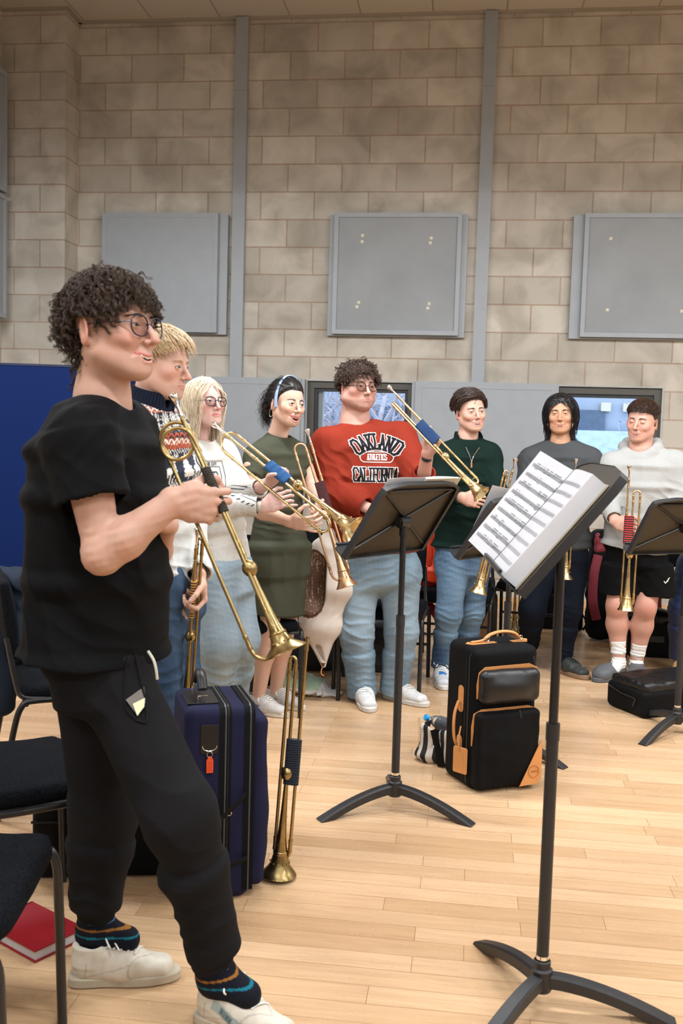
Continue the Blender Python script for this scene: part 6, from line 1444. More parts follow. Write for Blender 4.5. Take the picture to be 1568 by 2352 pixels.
# ---------------------------------------------------------------- 2 the fair-haired man in the patterned jumper
FAIR = {}
def knitcol(F_, c0):
    navy, wht, org, gry = [np.array(srgb(*c)[:3]) for c in ((24, 32, 50), (226, 224, 216), (176, 78, 44), (200, 200, 196))]
    flake = ["....1...1....", "..1.11.11.1..", ".1.1.1.1.1.1.", "..1.11.11.1..", "1.11.111.11.1", "..11.111.11..", "....11111....", "..11.111.11..", "1.11.111.11.1", "..1.11.11.1..", ".1.1.1.1.1.1.", "..1.11.11.1..", "....1...1...."]
    deer = ["1.1.1........", "1.1.1.1......", ".111.1.......", "..1111.......", "...1111......", "...111.......", "....11.......", "....111......", "....1111.....", "....1111111..", "....11111111.", "....11111111.", "....111.1111.", "....11...111.", "....1.1..1.1.", "....1.1..1.1.", "....1..1.1..1", "....1..1.1..1", "....1..1.1..1", "............."]
    tree = [".....1.......", ".....1.......", "....111......", "...11111.....", "....111......", "...11111.....", "..1111111....", "...11111.....", "..1111111....", ".111111111...", "..1111111....", ".111111111...", "11111111111..", ".111111111...", "11111111111..", ".111111111...", ".....1.......", ".....1.......", "............."]
    def f(V):
        q = V - c0; up = nrm(F_.neck - F_.pel); z = q @ up; x = np.arctan2(q @ F_.r, q @ F_.f) * .15
        st = .0052; col_ = np.tile(gry, (len(V), 1)); j = np.floor(z / st).astype(int); i = np.floor(x / st).astype(int)
        # rows measured down from the collar
        top = int(.0 / st); r = -j
        def zig(r0, r1, cA, cB, per=6):
            m = (r >= r0) & (r < r1); ph = np.abs((i % per) - per // 2); on = ((r + ph) % 4) < 2; col_[m] = np.where(on[m][:, None], cA, cB)
        def motif(r0, bm, bg, fg, w=13, shift=0):
            h_ = len(bm); m = (r >= r0) & (r < r0 + h_); B_ = np.array([[1 if ch == '1' else 0 for ch in row] for row in bm]); on = B_[np.clip(r - r0, 0, h_ - 1), (i + shift) % w]; col_[m] = np.where((on > 0)[m][:, None], fg, bg)
        m = r < 50; col_[m] = navy
        zig(-12, -4, org, wht); motif(-4, flake, navy, wht); zig(10, 14, org, navy); zig(14, 18, wht, org); zig(18, 21, org, org * .5)
        m = (r >= 21) & (r < 24); col_[m] = np.where(((i + r) % 3 == 0)[m][:, None], wht, navy)
        md = (r >= 24) & (r < 43); B1 = np.array([[1 if ch == '1' else 0 for ch in row.ljust(13, '.')] for row in deer + ['.............'] * 3]); B2 = np.array([[1 if ch == '1' else 0 for ch in row.ljust(13, '.')] for row in tree + ['.............'] * 3])
        ii = i % 26; rr_ = np.clip(r - 24, 0, 19); on = np.where(ii < 13, B1[rr_, np.clip(ii, 0, 12)], B2[rr_, np.clip(ii - 13, 0, 12)]); col_[md] = np.where((on > 0)[md][:, None], wht, navy)
        m = (r >= 43) & (r < 45); col_[m] = np.where(((i + r) % 2 == 0)[m][:, None], wht, navy); zig(45, 48, org, wht); m = (r >= 48) & (r < 50); col_[m] = np.where((i % 3 == 0)[m][:, None], wht, navy)
        motif(50, flake[3:12], navy, wht, shift=5); m = (r >= 59) & (r < 61); col_[m] = np.where((i % 2 == 0)[m][:, None], org, navy)
        return col_
    return f
def man_fair():
    Y = 3.40; skin = (232, 184, 162)
    root = person('fair-haired person in patterned reindeer jumper and jeans with a hand in the pocket', P(400, 1600, Y))
    hc = P(369, 838, Y); neck = P(338, 940, Y + .02); pel = P(372, 1330, Y + .03); Fg = Fig(24, neck, pel)
    Rsh, Lsh = P(292, 985, Y - .15), P(385, 985, Y + .17); Rel, Rwr = P(330, 1210, Y - .2), P(380, 1335, Y - .10); Lel, Lwr = P(430, 1200, Y + .16), P(452, 1335, Y - .05)
    H = Head(hc, basis(12, -6, 0), 1.0, h=.0020, mouth='closed', eye=.0040, skin=skin, lip=(196, 122, 112), blush=.55, stubble=.10, neck=neck, neck_r=.056, nose=1.4, gaze=(0, -.1), iris=(80, 90, 90), brow=(186, 146, 104))
    parts = [H.part()]; kc = lambda V: skincol(skin, V)
    S = SDF(.003); d = nrm(A(.25, -.05, -1)); forearm(S, Rel, Rwr, A(0, 1, 0), .95, .5); hand(S, Rwr, d, A(-.2, 1, 0), True, REL, sc=.98); parts.append((*S.mesh(), kc))
    S = SDF(.0028); T = P(441, 1372, Y - .12); d2 = nrm(A(.10, -.30, -.95)); n2 = nrm(A(-.7, -.70, 0)); wr2 = P(458, 1325, Y - .06); forearm(S, Lel, wr2, n2, .95, .5)
    hand(S, wr2, nrm(A(.12, -.2, -1)), n2, False, ((50, 60, 30), (58, 70, 35), (62, 75, 40), (64, 75, 40)), thumb=(.6, .5, .6), sc=.98); parts.append((*S.mesh(), kc))
    Rh, Rk, Ra = P(365, 1345, Y - .08), P(368, 1640, Y - .05), P(365, 1860, Y - .02); Lh, Lk, La = P(400, 1345, Y + .09), P(412, 1560, Y + .08), P(390, 1790, Y + .20)
    ctr_core(parts, Fg, MALE, skin, [(Rh, Rk, .06, .04), (Lh, Lk, .06, .04)], [Rsh, Lsh]); sdf_obj('body', parts, M_skin, root); H.features(root, .9)
    line = ([-.13, -.07, -.045, -.02, .005, .02, .035, .055, .072, .1], [-.075, -.06, -.045, -.01, -.012, .018, .040, .060, .070, .072])
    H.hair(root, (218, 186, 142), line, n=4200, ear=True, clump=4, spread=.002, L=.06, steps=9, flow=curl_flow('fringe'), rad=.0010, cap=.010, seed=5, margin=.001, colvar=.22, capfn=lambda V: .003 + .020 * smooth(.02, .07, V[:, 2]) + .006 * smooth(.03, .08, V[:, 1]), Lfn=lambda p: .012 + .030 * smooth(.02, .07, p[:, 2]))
    # jumper
    S = SDF(.0040); torso(S, Fg, MALE, .014, hem=(-.02, .185, .135), shoulders=[Rsh, Lsh], shr=.062); S.cone(Fg.axis(.12), Fg.axis(.0), (.175, .13), (.19, .14), e1=Fg.r, k=.03, cap=.3); S.cut(P(380, 1322, Y), nrm(A(.25, 0, -1)))
    sleeve(S, Rsh, Rel, Rwr, (.072, .066, .052), 1.95); sleeve(S, Lsh, Lel, wr2, (.072, .066, .050), 1.95); neckhole(S, Fg, rad=.062, depth=.0, tilt=.4)
    cc = Fg.axis(.93); kf_ = knitcol(Fg, cc)
    w = wrinkles([(Rel, .12, A(.3, 0, 1), .05, .008), (P(385, 1290, Y - .1), .14, A(.2, 0, 1), .05, .008), (P(400, 1240, Y - .1), .12, A(1, 0, .2), .035, .004)], (.003, .12))
    j = sdf_obj('jumper', [(*S.mesh(w, .014), kf_)], M_knit, root)
    cl = MB(); up = nrm(UP + Fg.f * .25); 
    for k in range(44):
        a0 = k / 44 * 2 * math.pi; e2 = np.cross(up, Fg.r); dr = Fg.r * math.cos(a0) + e2 * math.sin(a0)
        if (dr @ Fg.f) > .93: continue
        cl.tube([neck + Fg.f * .012 + dr * (.082 - .010 * z) * 1.0 + up * (-.012 + .085 * z) for z in np.linspace(0, 1, 5)], .0066, 6)
    b = SDF(.003); b.cone(neck + Fg.f * .012 - up * .012, neck + Fg.f * .012 + up * .070, .084, .073, k=.01, cap=.1); b.cone(neck - up * .05, neck + Fg.f * .015 + up * .2, .070, .066, k=.004, op='d'); b.cone(neck + Fg.f * .07 + up * .1, neck + Fg.f * .085 - up * .02, .03, .004, k=.004, op='d')
    c_ = sdf_obj('collar', [b.mesh()], mat('navy_rib', srgb(26, 34, 50), .85, var=.1, bump=.4), j); cl.build('collar_rib', mat('navy_rib', srgb(26, 34, 50), .85, var=.1, bump=.4), j)
    # jeans
    S = SDF(.0048); torso(S, Fg, [(-.22, .17, .12, 0), (0., .168, .12, 0), (.12, .158, .112, 0)], 0, k=.04); leg(S, Rh, Rk, Ra, (.098, .074, .068, .062)); leg(S, Lh, Lk, La, (.098, .074, .068, .062))
    w = wrinkles([(P(400, 1420, Y - .1), .14, A(.5, 0, 1), .05, .006), (P(395, 1560, Y - .08), .14, A(-.3, 0, 1), .06, .006)], (.003, .12))
    jn = sdf_obj('jeans', [(*S.mesh(w, .012), denim((38, 58, 82), (74, 100, 128)))], M_denim, root)
    bp = [Fg.axis(.125) + (Fg.r * math.cos(a_) * .166 + Fg.f * math.sin(a_) * .118) for a_ in np.linspace(0, 6.283, 40, endpoint=False)]
    MB().tube(bp, .015, 8, closed=True, flat=(UP, .3)).build('belt', mat('black_leather', srgb(28, 24, 24), .4), root)
    trainer = ((200, 200, 200), (220, 215, 205)); shoe(root, HF(Ra, (.9, -.3)), A(.9, -.3), .28, 1, trainer, h=.005, laces=False); shoe(root, HF(La, (.9, -.2)), A(.9, -.2), .28, 1, trainer, h=.005, laces=False)
    trumpet('brass trumpet hanging straight down with maroon and gold cord, held by the fair-haired man', P(455, 1212, Y - .15), P(424, 1662, Y - .02), A(-.6, 1, 0), a=(.012, .006), b=(.012, -.016), grip=(.20, .34), cord=cord_mat('maroon_gold_cord', srgb(92, 22, 24), srgb(206, 160, 70), 32), m=M_brold, ball=.42, bell_r=.05, top=.05, low=.72)
man_fair()

# ---------------------------------------------------------------- 3 the blonde woman playing
def woman_blonde():
    Y = 4.45; skin = (240, 196, 184)
    root = person('blonde person in glasses and cream sweatshirt playing the trumpet with the blue grip', P(500, 1620, Y))
    hc = P(470, 926, Y); neck = P(452, 1012, Y + .03); pel = P(500, 1300, Y + .03); Fg = Fig(38, neck, pel, scale=.97)
    Rsh, Lsh = P(418, 1050, Y - .14), P(508, 1042, Y + .12); Rel, Rwr = P(470, 1160, Y - .26), P(605, 1163, Y - .22); Lel, Lwr = P(560, 1140, Y + .02), P(618, 1105, Y - .14)
    H = Head(hc, basis(40, 6, 0), .95, h=.0022, fem=True, mouth='closed', eye=.0040, skin=skin, lip=(200, 108, 108), blush=.8, neck=neck, neck_r=.046, nose=.9, iris=(90, 110, 130), brow=(150, 118, 88))
    parts = [H.part()]; kc = lambda V: skincol(skin, V)
    S = SDF(.0026); T1 = P(641, 1082, Y - .14); ax_ = nrm(P(815, 1218, Y - .22) - P(500, 963, Y - .02)); dd = nrm(A(.35, -.35, .75)); dd = nrm(dd - ax_ * (dd @ ax_)); nn = nrm(np.cross(ax_, dd)); nn = nn if nn[1] > 0 else -nn
    nn = nrm(A(.25, .0, 0) - nn * 1.0) if False else -nn; nn = -nn if nn[1] < 0 else nn
    w2 = P(618, 1108, Y - .15); forearm(S, Lel, w2, nn, .88, .45); hand(S, w2, nrm(P(646, 1070, Y - .17) - w2), nrm(A(.75, -.55, -.35)), False, ((55, 70, 40), (60, 72, 40), (64, 74, 42), (66, 76, 42)), thumb=(.7, .5, .4), sc=.92); parts.append((*S.mesh(), kc))
    S = SDF(.0026); w1 = P(606, 1162, Y - .24); forearm(S, Rel, w1, A(0, 1, 0), .88, .5); hand(S, w1, nrm(P(680, 1138, Y - .22) - w1), nrm(A(.1, 1, -.15)), True, ((26, 40, 26), (30, 44, 28), (32, 40, 22), (8, 22, 12)), (9, 3, -3, -10), thumb=(.6, .7, .3), sc=.92); parts.append((*S.mesh(), kc))
    Rh, Rk, Ra = P(480, 1335, Y - .06), P(505, 1480, Y - .1), P(470, 1700, Y + .12); Lh, Lk, La = P(530, 1335, Y + .1), P(550, 1470, Y + .05), P(520, 1640, Y + .25)
    ctr_core(parts, Fg, FEML, skin, [(Rh, Rk, .06, .04), (Lh, Lk, .06, .04)], [Rsh, Lsh]); sdf_obj('body', parts, M_skin, root); H.features(root, .6)
    H.glasses(root, (22, 24, 30), rx=.0265, rz=.021, sq=2.5, thick=.0019)
    line = ([-.13, -.06, -.03, -.008, .012, .03, .05, .066, .1], [-.10, -.09, -.07, -.04, -.005, .030, .055, .066, .07])
    def long_flow(p, rr):
        d = np.stack([np.sign(p[:, 0]) * np.where(p[:, 2] > .06, 1.1, .12), np.where(p[:, 1] > .03, -.45, -.05) + 0 * p[:, 0], np.where(p[:, 2] > .085, -.2, -1.6)], 1); return nrm_rows(d + rr.normal(size=p.shape) * .05)
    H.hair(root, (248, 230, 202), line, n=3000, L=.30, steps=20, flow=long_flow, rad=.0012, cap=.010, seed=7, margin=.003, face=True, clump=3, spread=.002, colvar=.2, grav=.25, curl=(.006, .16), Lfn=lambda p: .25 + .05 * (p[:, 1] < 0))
    S = SDF(.0040); torso(S, Fg, [(0., .178, .128, 0), (.3, .165, .118, 0), (.62, .168, .120, .012), (.82, .158, .108, 0), (.95, .10, .075, -.01)], .006, hem=(-.0, .175, .126), shoulders=[Rsh, Lsh], shr=.062); S.cut(Fg.axis(.03), -UP)
    S.cone(Fg.axis(.16), Fg.axis(.04), (.168, .122), (.170, .124), e1=Fg.r, k=.01, cap=.2)
    sleeve(S, Rsh, Rel, w1, (.070, .068, .044), 1.88); sleeve(S, Lsh, Lel, w2, (.068, .062, .044), 1.62); c, n = neckhole(S, Fg, rad=.066, depth=.02, tilt=.4)
    wv = wrinkles([(Rel, .13, A(1, 0, .3), .05, .010), (P(490, 1150, Y - .2), .12, A(1, 0, -.4), .05, .006), (Rwr + A(-.1, 0, 0), .08, A(1, 0, 0), .03, .004), (P(470, 1090, Y - .2), .1, A(.5, 0, .8), .05, .005)], (.004, .14))
    def swc(V):
        base = np.array(srgb(200, 197, 190)[:3]); z = (V - Fg.axis(0))[:, 2]; c_ = np.tile(base, (len(V), 1)); rib = (V[:, 2] < Fg.axis(.20)[2]) & (np.linalg.norm(V[:, :2] - Fg.pel[:2], axis=1) < .23)
        for a_, b_, r0 in ((Rel, w1, .62), (Lel, w2, .40)):
            u = nrm(b_ - a_); t_ = (V - a_) @ u; Lf = np.linalg.norm(b_ - a_); m = (t_ > Lf * r0) & (np.linalg.norm(V - a_ - t_[:, None] * u, axis=1) < .07); an = np.arctan2((V - a_) @ np.cross(u, UP), (V - a_) @ UP); c_[m] *= (1 - .16 * (np.sin(an[m] * 34) > .1))[:, None]
        an = np.arctan2(*(V[:, :2] - Fg.pel[:2]).T); c_[rib] *= (1 - .16 * (np.sin(an[rib] * 90) > .1))[:, None]
        return c_ * (1 - .05 * (sn(V, .012, 4) > .5))[:, None]
    sw = sdf_obj('sweatshirt', [(*S.mesh(wv, .016), swc)], M_knit, root); collar_ring(sw, c, n, .064, Fg, mat('cream_rib', srgb(218, 214, 206), .9, var=.04, bump=.4), .008, -.004)
    # chest print
    O = P(538, 1100, Y - .17); fr = Fg.f; D_ = Decal(sw, O, Fg.r * -1 if False else -Fg.r, UP, fr); D_.r = nrm(np.cross(UP, fr)) ; D_.reach = .17; pm = MB()
    M_pr = mat('grey_print', srgb(62, 66, 78), .7)
    def ringd(r1, w_, a0=0, a1=6.283, cx=0, cy=0, sx=1, e=.002):
        n_ = 30; q = [(cx + sx * r1 * math.cos(t_), cy + r1 * math.sin(t_)) for t_ in np.linspace(a0, a1, n_ + 1)]
        for k in range(n_): D_.stroke(pm, q[k], q[k + 1], w_, e, ext=False)
    sh_ = [(-.04, .045), (.04, .045), (.042, .0), (.028, -.04), (0, -.06), (-.028, -.04), (-.042, 0), (-.04, .045)]
    for sc_ in (1.6, 1.05):
        q = np.array(sh_) * sc_
        for k in range(len(q) - 1): D_.stroke(pm, q[k], q[k + 1], .0024, .002, ext=False)
    D_.text(pm, 'JC', .056, .0042, .002, 0, lambda s_: (s_, -.004, 0), 1.0)
    D_.text(pm, 'RK CITY', .0125, .0022, .002, 0, lambda s_: (s_, .0595, 0), 1.5); D_.text(pm, 'LEISURE CLUB', .0115, .002, .002, 0, lambda s_: (.060 * math.sin(s_ * 14), -.068 * math.cos(s_ * 13) + .006, s_ * 13), 1.4)
    for sg in (-1, 1):
        for k in range(7):
            t_ = -math.pi / 2 + sg * (.25 + .16 * k); D_.stroke(pm, (.090 * math.cos(t_), .104 * math.sin(t_)), (.098 * math.cos(t_ + sg * .05), .112 * math.sin(t_ + sg * .05)), .004, .002)
    for pts in ([(.02, -.125), (.03, -.105), (.042, -.12), (.03, -.132), (.02, -.125)], [(.062, -.13), (.066, -.085), (.072, -.10), (.068, -.13), (.08, -.128)], [(.086, -.12), (.092, -.108), (.1, -.12), (.1, -.13), (.108, -.126)]):
        q = spline([(a_, b_, 0) for a_, b_ in pts], 4)[:, :2]
        for k in range(len(q) - 1): D_.stroke(pm, q[k], q[k + 1], .003, .002, ext=False)
    pm.build('chest_print', M_pr, sw, smooth=False)
    S = SDF(.005); torso(S, Fg, [(-.22, .178, .135, 0), (0., .172, .13, 0), (.14, .155, .112, 0)], 0, k=.04); leg(S, Rh, Rk, Ra, (.112, .098, .092, .10), end=1.05); leg(S, Lh, Lk, La, (.108, .092, .086, .09))
    w = wrinkles([(P(490, 1560, Y - .1), (.2, .2, .12), A(.3, 0, 1), .06, .010), (P(480, 1420, Y - .1), .12, A(1, 0, .5), .06, .004), (P(520, 1345, Y - .1), .1, A(.4, 0, 1), .04, .004)], (.004, .14))
    sdf_obj('jeans', [(*S.mesh(w, .016), denim((118, 136, 148), (160, 174, 182)))], M_denim, root)
    shoe(root, HF(Ra, (.9, -.3)), A(.9, -.3), .25, 1, ((225, 225, 225), (225, 225, 220)), h=.006, laces=False); shoe(root, HF(La, (.9, -.3)), A(.9, -.3), .25, 1, ((225, 225, 225), (225, 225, 220)), h=.006, laces=False)
    # watch and ring, necklace
    u = nrm(w1 - Rel); wc = w1 - u * .018; wb = MB().tube([wc + np.cross(u, UP) * .030 * math.cos(t_) + nrm(np.cross(np.cross(u, UP), u)) * .026 * math.sin(t_) for t_ in np.linspace(0, 6.283, 24, endpoint=False)], .009, 8, closed=True, flat=(u, .3)); wt = wb.build('watch', mat('grey_strap', srgb(196, 190, 176), .6), root)
    MB().rbox(wc + A(-.002, -.010, .030), (.012, .014, .005), .004, axes=np.array([u, nrm(np.cross(UP, u)), UP])).build('watch_face', mat('watch_glass', (.01, .01, .012), .1), wt)
    MB().tube([neck + Fg.f * .08 * math.sin(t_) * 1.0 + Fg.r * .062 * math.cos(t_) + A(0, 0, .02 - .105 * max(0, math.sin(t_)) ** 1.3) for t_ in np.linspace(0, math.pi, 24)], .0012, 5).build('necklace', mat('gold', (.8, .55, .25), .25, 1.), root)
    trumpet('brass natural trumpet with a bright blue cord grip, played by the blonde woman', P(501, 963, Y - .095), P(812, 1217, Y - .38), A(-.6, 0, -.8), a=(-.026, .010), b=(-.088, .0), grip=(.315, .43), cord=cord_mat('blue_cord', srgb(22, 74, 130), srgb(34, 100, 160), 60), m=M_br, ball=.475, bell_r=.058, top=.115, low=.665)
woman_blonde()

# ---------------------------------------------------------------- 4 the woman in the olive dress
def woman_green():
    Y = 4.88; skin = (236, 190, 166)
    root = person('laughing person with a dark ponytail and blue headband in an olive green dress', F(640, 1640))
    hc = P(659, 926, Y); neck = P(636, 1005, Y + .03); pel = P(640, 1255, Y + .02); Fg = Fig(42, neck, pel, scale=.93)
    Rsh, Lsh = P(578, 1045, Y - .12), P(688, 1035, Y + .13); Rel, Rwr = P(580, 1165, Y - .20), P(660, 1196, Y - .30); Lel, Lwr = P(718, 1120, Y + .08), P(738, 1158, Y - .12)
    H = Head(hc, basis(44, -4, 4), .97, h=.0022, fem=True, smile=1., mouth='open', eye=.0042, skin=skin, lip=(196, 100, 96), blush=.5, neck=neck, neck_r=.045, nose=1., iris=(66, 48, 36), brow=(40, 28, 24))
    parts = [H.part()]; kc = lambda V: skincol(skin, V)
    S = SDF(.0027); up_ = nrm(Rsh - Rel); S.cone(Rel + up_ * .2, Rel, .043, .037, k=.03); w1 = P(664, 1198, Y - .28); forearm(S, Rel, w1, A(0, .8, .4), .88, 0.); hand(S, w1, nrm(P(722, 1206, Y - .30) - w1), nrm(A(.1, .9, .35)), True, ((30, 40, 20), (26, 36, 20), (24, 30, 16), (6, 14, 8)), (10, 4, -4, -14), thumb=(.75, .5, .3), sc=.93); parts.append((*S.mesh(), kc))
    S = SDF(.0027); up_ = nrm(Lsh - Lel); S.cone(Lel + up_ * .2, Lel, .043, .036, k=.03); w2 = P(736, 1150, Y - .10); forearm(S, Lel, w2, A(-.9, -.3, 0), .88, 0.); hand(S, w2, nrm(P(744, 1196, Y - .19) - w2), nrm(A(-.5, -.8, 0)), False, ((40, 55, 30), (48, 60, 34), (52, 64, 36), (56, 64, 36)), thumb=(.6, .6, .5), sc=.93); parts.append((*S.mesh(), kc))
    Rh, Rk, Ra = P(612, 1300, Y - .05), P(622, 1440, Y - .05), P(592, 1612, Y - .02); Lh, Lk, La = P(662, 1300, Y + .06), P(660, 1430, Y + .05), P(632, 1592, Y + .12)
    S = SDF(.0038)
    for h_, k_, a_ in ((Rh, Rk, Ra), (Lh, Lk, La)):
        S.cone(h_, k_, .066, .048, k=.03); c1 = k_ + (a_ - k_) * .35 - Fg.f * .012; S.cone(k_, c1, .046, .050, k=.02); S.cone(c1, a_, .048, .030, k=.03); S.cone(a_, a_ + A(.05, -.02, -.03), .032, .026, k=.02)
    parts.append((*S.mesh(), kc)); ctr_core(parts, Fg, FEML, skin, (), [Rsh, Lsh]); sdf_obj('body', parts, M_skin, root); H.features(root, 1.)
    line = ([-.13, -.06, -.03, -.008, .012, .03, .05, .066, .1], [-.08, -.07, -.05, -.018, .0, .034, .056, .068, .072])
    rr = np.random.RandomState(8); ex = []
    N = 420; p0 = A(0, -.115, .03) + rr.normal(size=(N, 3)) * A(.018, .014, .022); ts = np.linspace(0, 1, 36); Ls = rr.uniform(.10, .17, N)
    Pth = p0[:, None, :] + ts[None, :, None] * (A(0, -.10, -.95)[None, None] * Ls[:, None, None]) + np.array([0, -.045, .02]) * np.sin(ts * 2.6)[None, :, None]
    ph = rr.uniform(0, 6.28, N)[:, None] + ts[None] * 20; ph = np.repeat(ph[::7], 7, 0)[:N]; am = .0075 * (.3 + ts)[None]
    Pth = Pth + np.stack([am * np.cos(ph), am * np.sin(ph), 0 * ph], -1); V2, Q2, C2 = strands_mesh(Pth, np.tile(.0013 * np.linspace(1, .4, 36), (N, 1)), np.tile(np.array(srgb(30, 22, 20)[:3]), (N, 1)) * rr.uniform(.7, 1.5, (N, 1)))
    ex.append((H.W(V2), Q2, lambda V_, C=C2: C)); mb = MB(); mb.ball((0, -.118, .02), (.026, .026, .034), 20); ex.append((H.W(np.concatenate(mb.v)), np.array(mb.f), col_const((22, 16, 15))))
    H.hair(root, (34, 25, 22), line, n=1500, L=.10, steps=9, flow=curl_flow('back'), rad=.0011, cap=.008, seed=9, margin=.003, colvar=.3, capnoise=.0015, extra=ex, lift=.001)
    hb = MB().tube(H.W(np.array([A(.0885 * math.cos(t_), .026 - .030 * math.sin(t_) * 1.0, -.02 + .1585 * math.sin(t_)) for t_ in np.linspace(-.05, math.pi + .05, 30)])), .0115, 10, flat=(H.B[1], .45)); hb.build('headband', mat('pale_blue_satin', srgb(136, 158, 190), .5, var=.08, bump=.3, bscale=120), root)
    for x in (1,): MB().tube(H.W(np.array([A(x * .082, -.012 + .017 * math.sin(t_), -.058 + .021 * math.cos(t_)) for t_ in np.linspace(0, 6.28, 24)])), .0012, 6, closed=True).build('hoop_earring', M_silver, root)
    S = SDF(.0042); torso(S, Fg, FEML, .008, shoulders=[Rsh * .9 + Lsh * .1, Lsh * .9 + Rsh * .1], shr=.05)
    hemc = P(636, 1408, Y); S.cone(Fg.axis(.0), hemc, (.172, .125), (.150, .120), e1=Fg.r, k=.04, cap=.3); S.cone(Rsh * .85 + Lsh * .15, Rsh + (Rel - Rsh) * .42, .060, .054, k=.03, cap=.25); S.cone(Lsh * .85 + Rsh * .15, Lsh + (Lel - Lsh) * .42, .060, .054, k=.03, cap=.25)
    S.cut(hemc + A(0, 0, .0), nrm(A(-.10, 0, -1))); c, n = neckhole(S, Fg, rad=.052, depth=.028, tilt=.5)
    w = wrinkles([(P(650, 1210, Y - .1), (.16, .2, .05), A(.15, 0, 1), .035, .005), (P(660, 1300, Y - .1), (.12, .2, .18), A(1, 0, .1), .09, .005), (P(590, 1080, Y - .1), .08, A(.4, 0, 1), .03, .004)], (.0025, .14))
    dr = sdf_obj('dress', [S.mesh(w, .01)], mat('olive_jersey', srgb(66, 68, 54), .75, var=.06, bump=.2, bscale=500, sheen=.1), root); collar_ring(dr, c, n, .054, Fg, mat('olive_jersey', srgb(66, 68, 54), .75), .011, -.002)
    MB().tube([neck + Fg.f * .066 * math.sin(t_) + Fg.r * .052 * math.cos(t_) + A(0, 0, .02 - .055 * max(0, math.sin(t_)) ** 1.3) for t_ in np.linspace(0, math.pi, 24)], .0008, 5).build('necklace', M_silver, root)
    grey = ((196, 190, 184), (214, 208, 196)); shoe(root, HF(Ra, (.86, -.3)), A(.86, -.30), .25, .95, grey, h=.0045, accent=(120, 110, 110)); shoe(root, HF(La, (.9, -.28)), A(.90, -.28), .25, .95, grey, h=.0045, accent=(120, 110, 110))
    trumpet('copper-coloured natural trumpet with a dark red wrapped grip, held by the woman in olive', P(691, 990, Y - .16), P(797, 1348, Y - .22), A(-1, 0, .2), a=(.030, .0), b=(-.056, .0), grip=(.26, .43), cord=cord_mat('maroon_velvet', srgb(78, 24, 32), srgb(98, 34, 42), 300), m=M_brred, ball=.42, bell_r=.052, top=.085, low=.70)
woman_green()

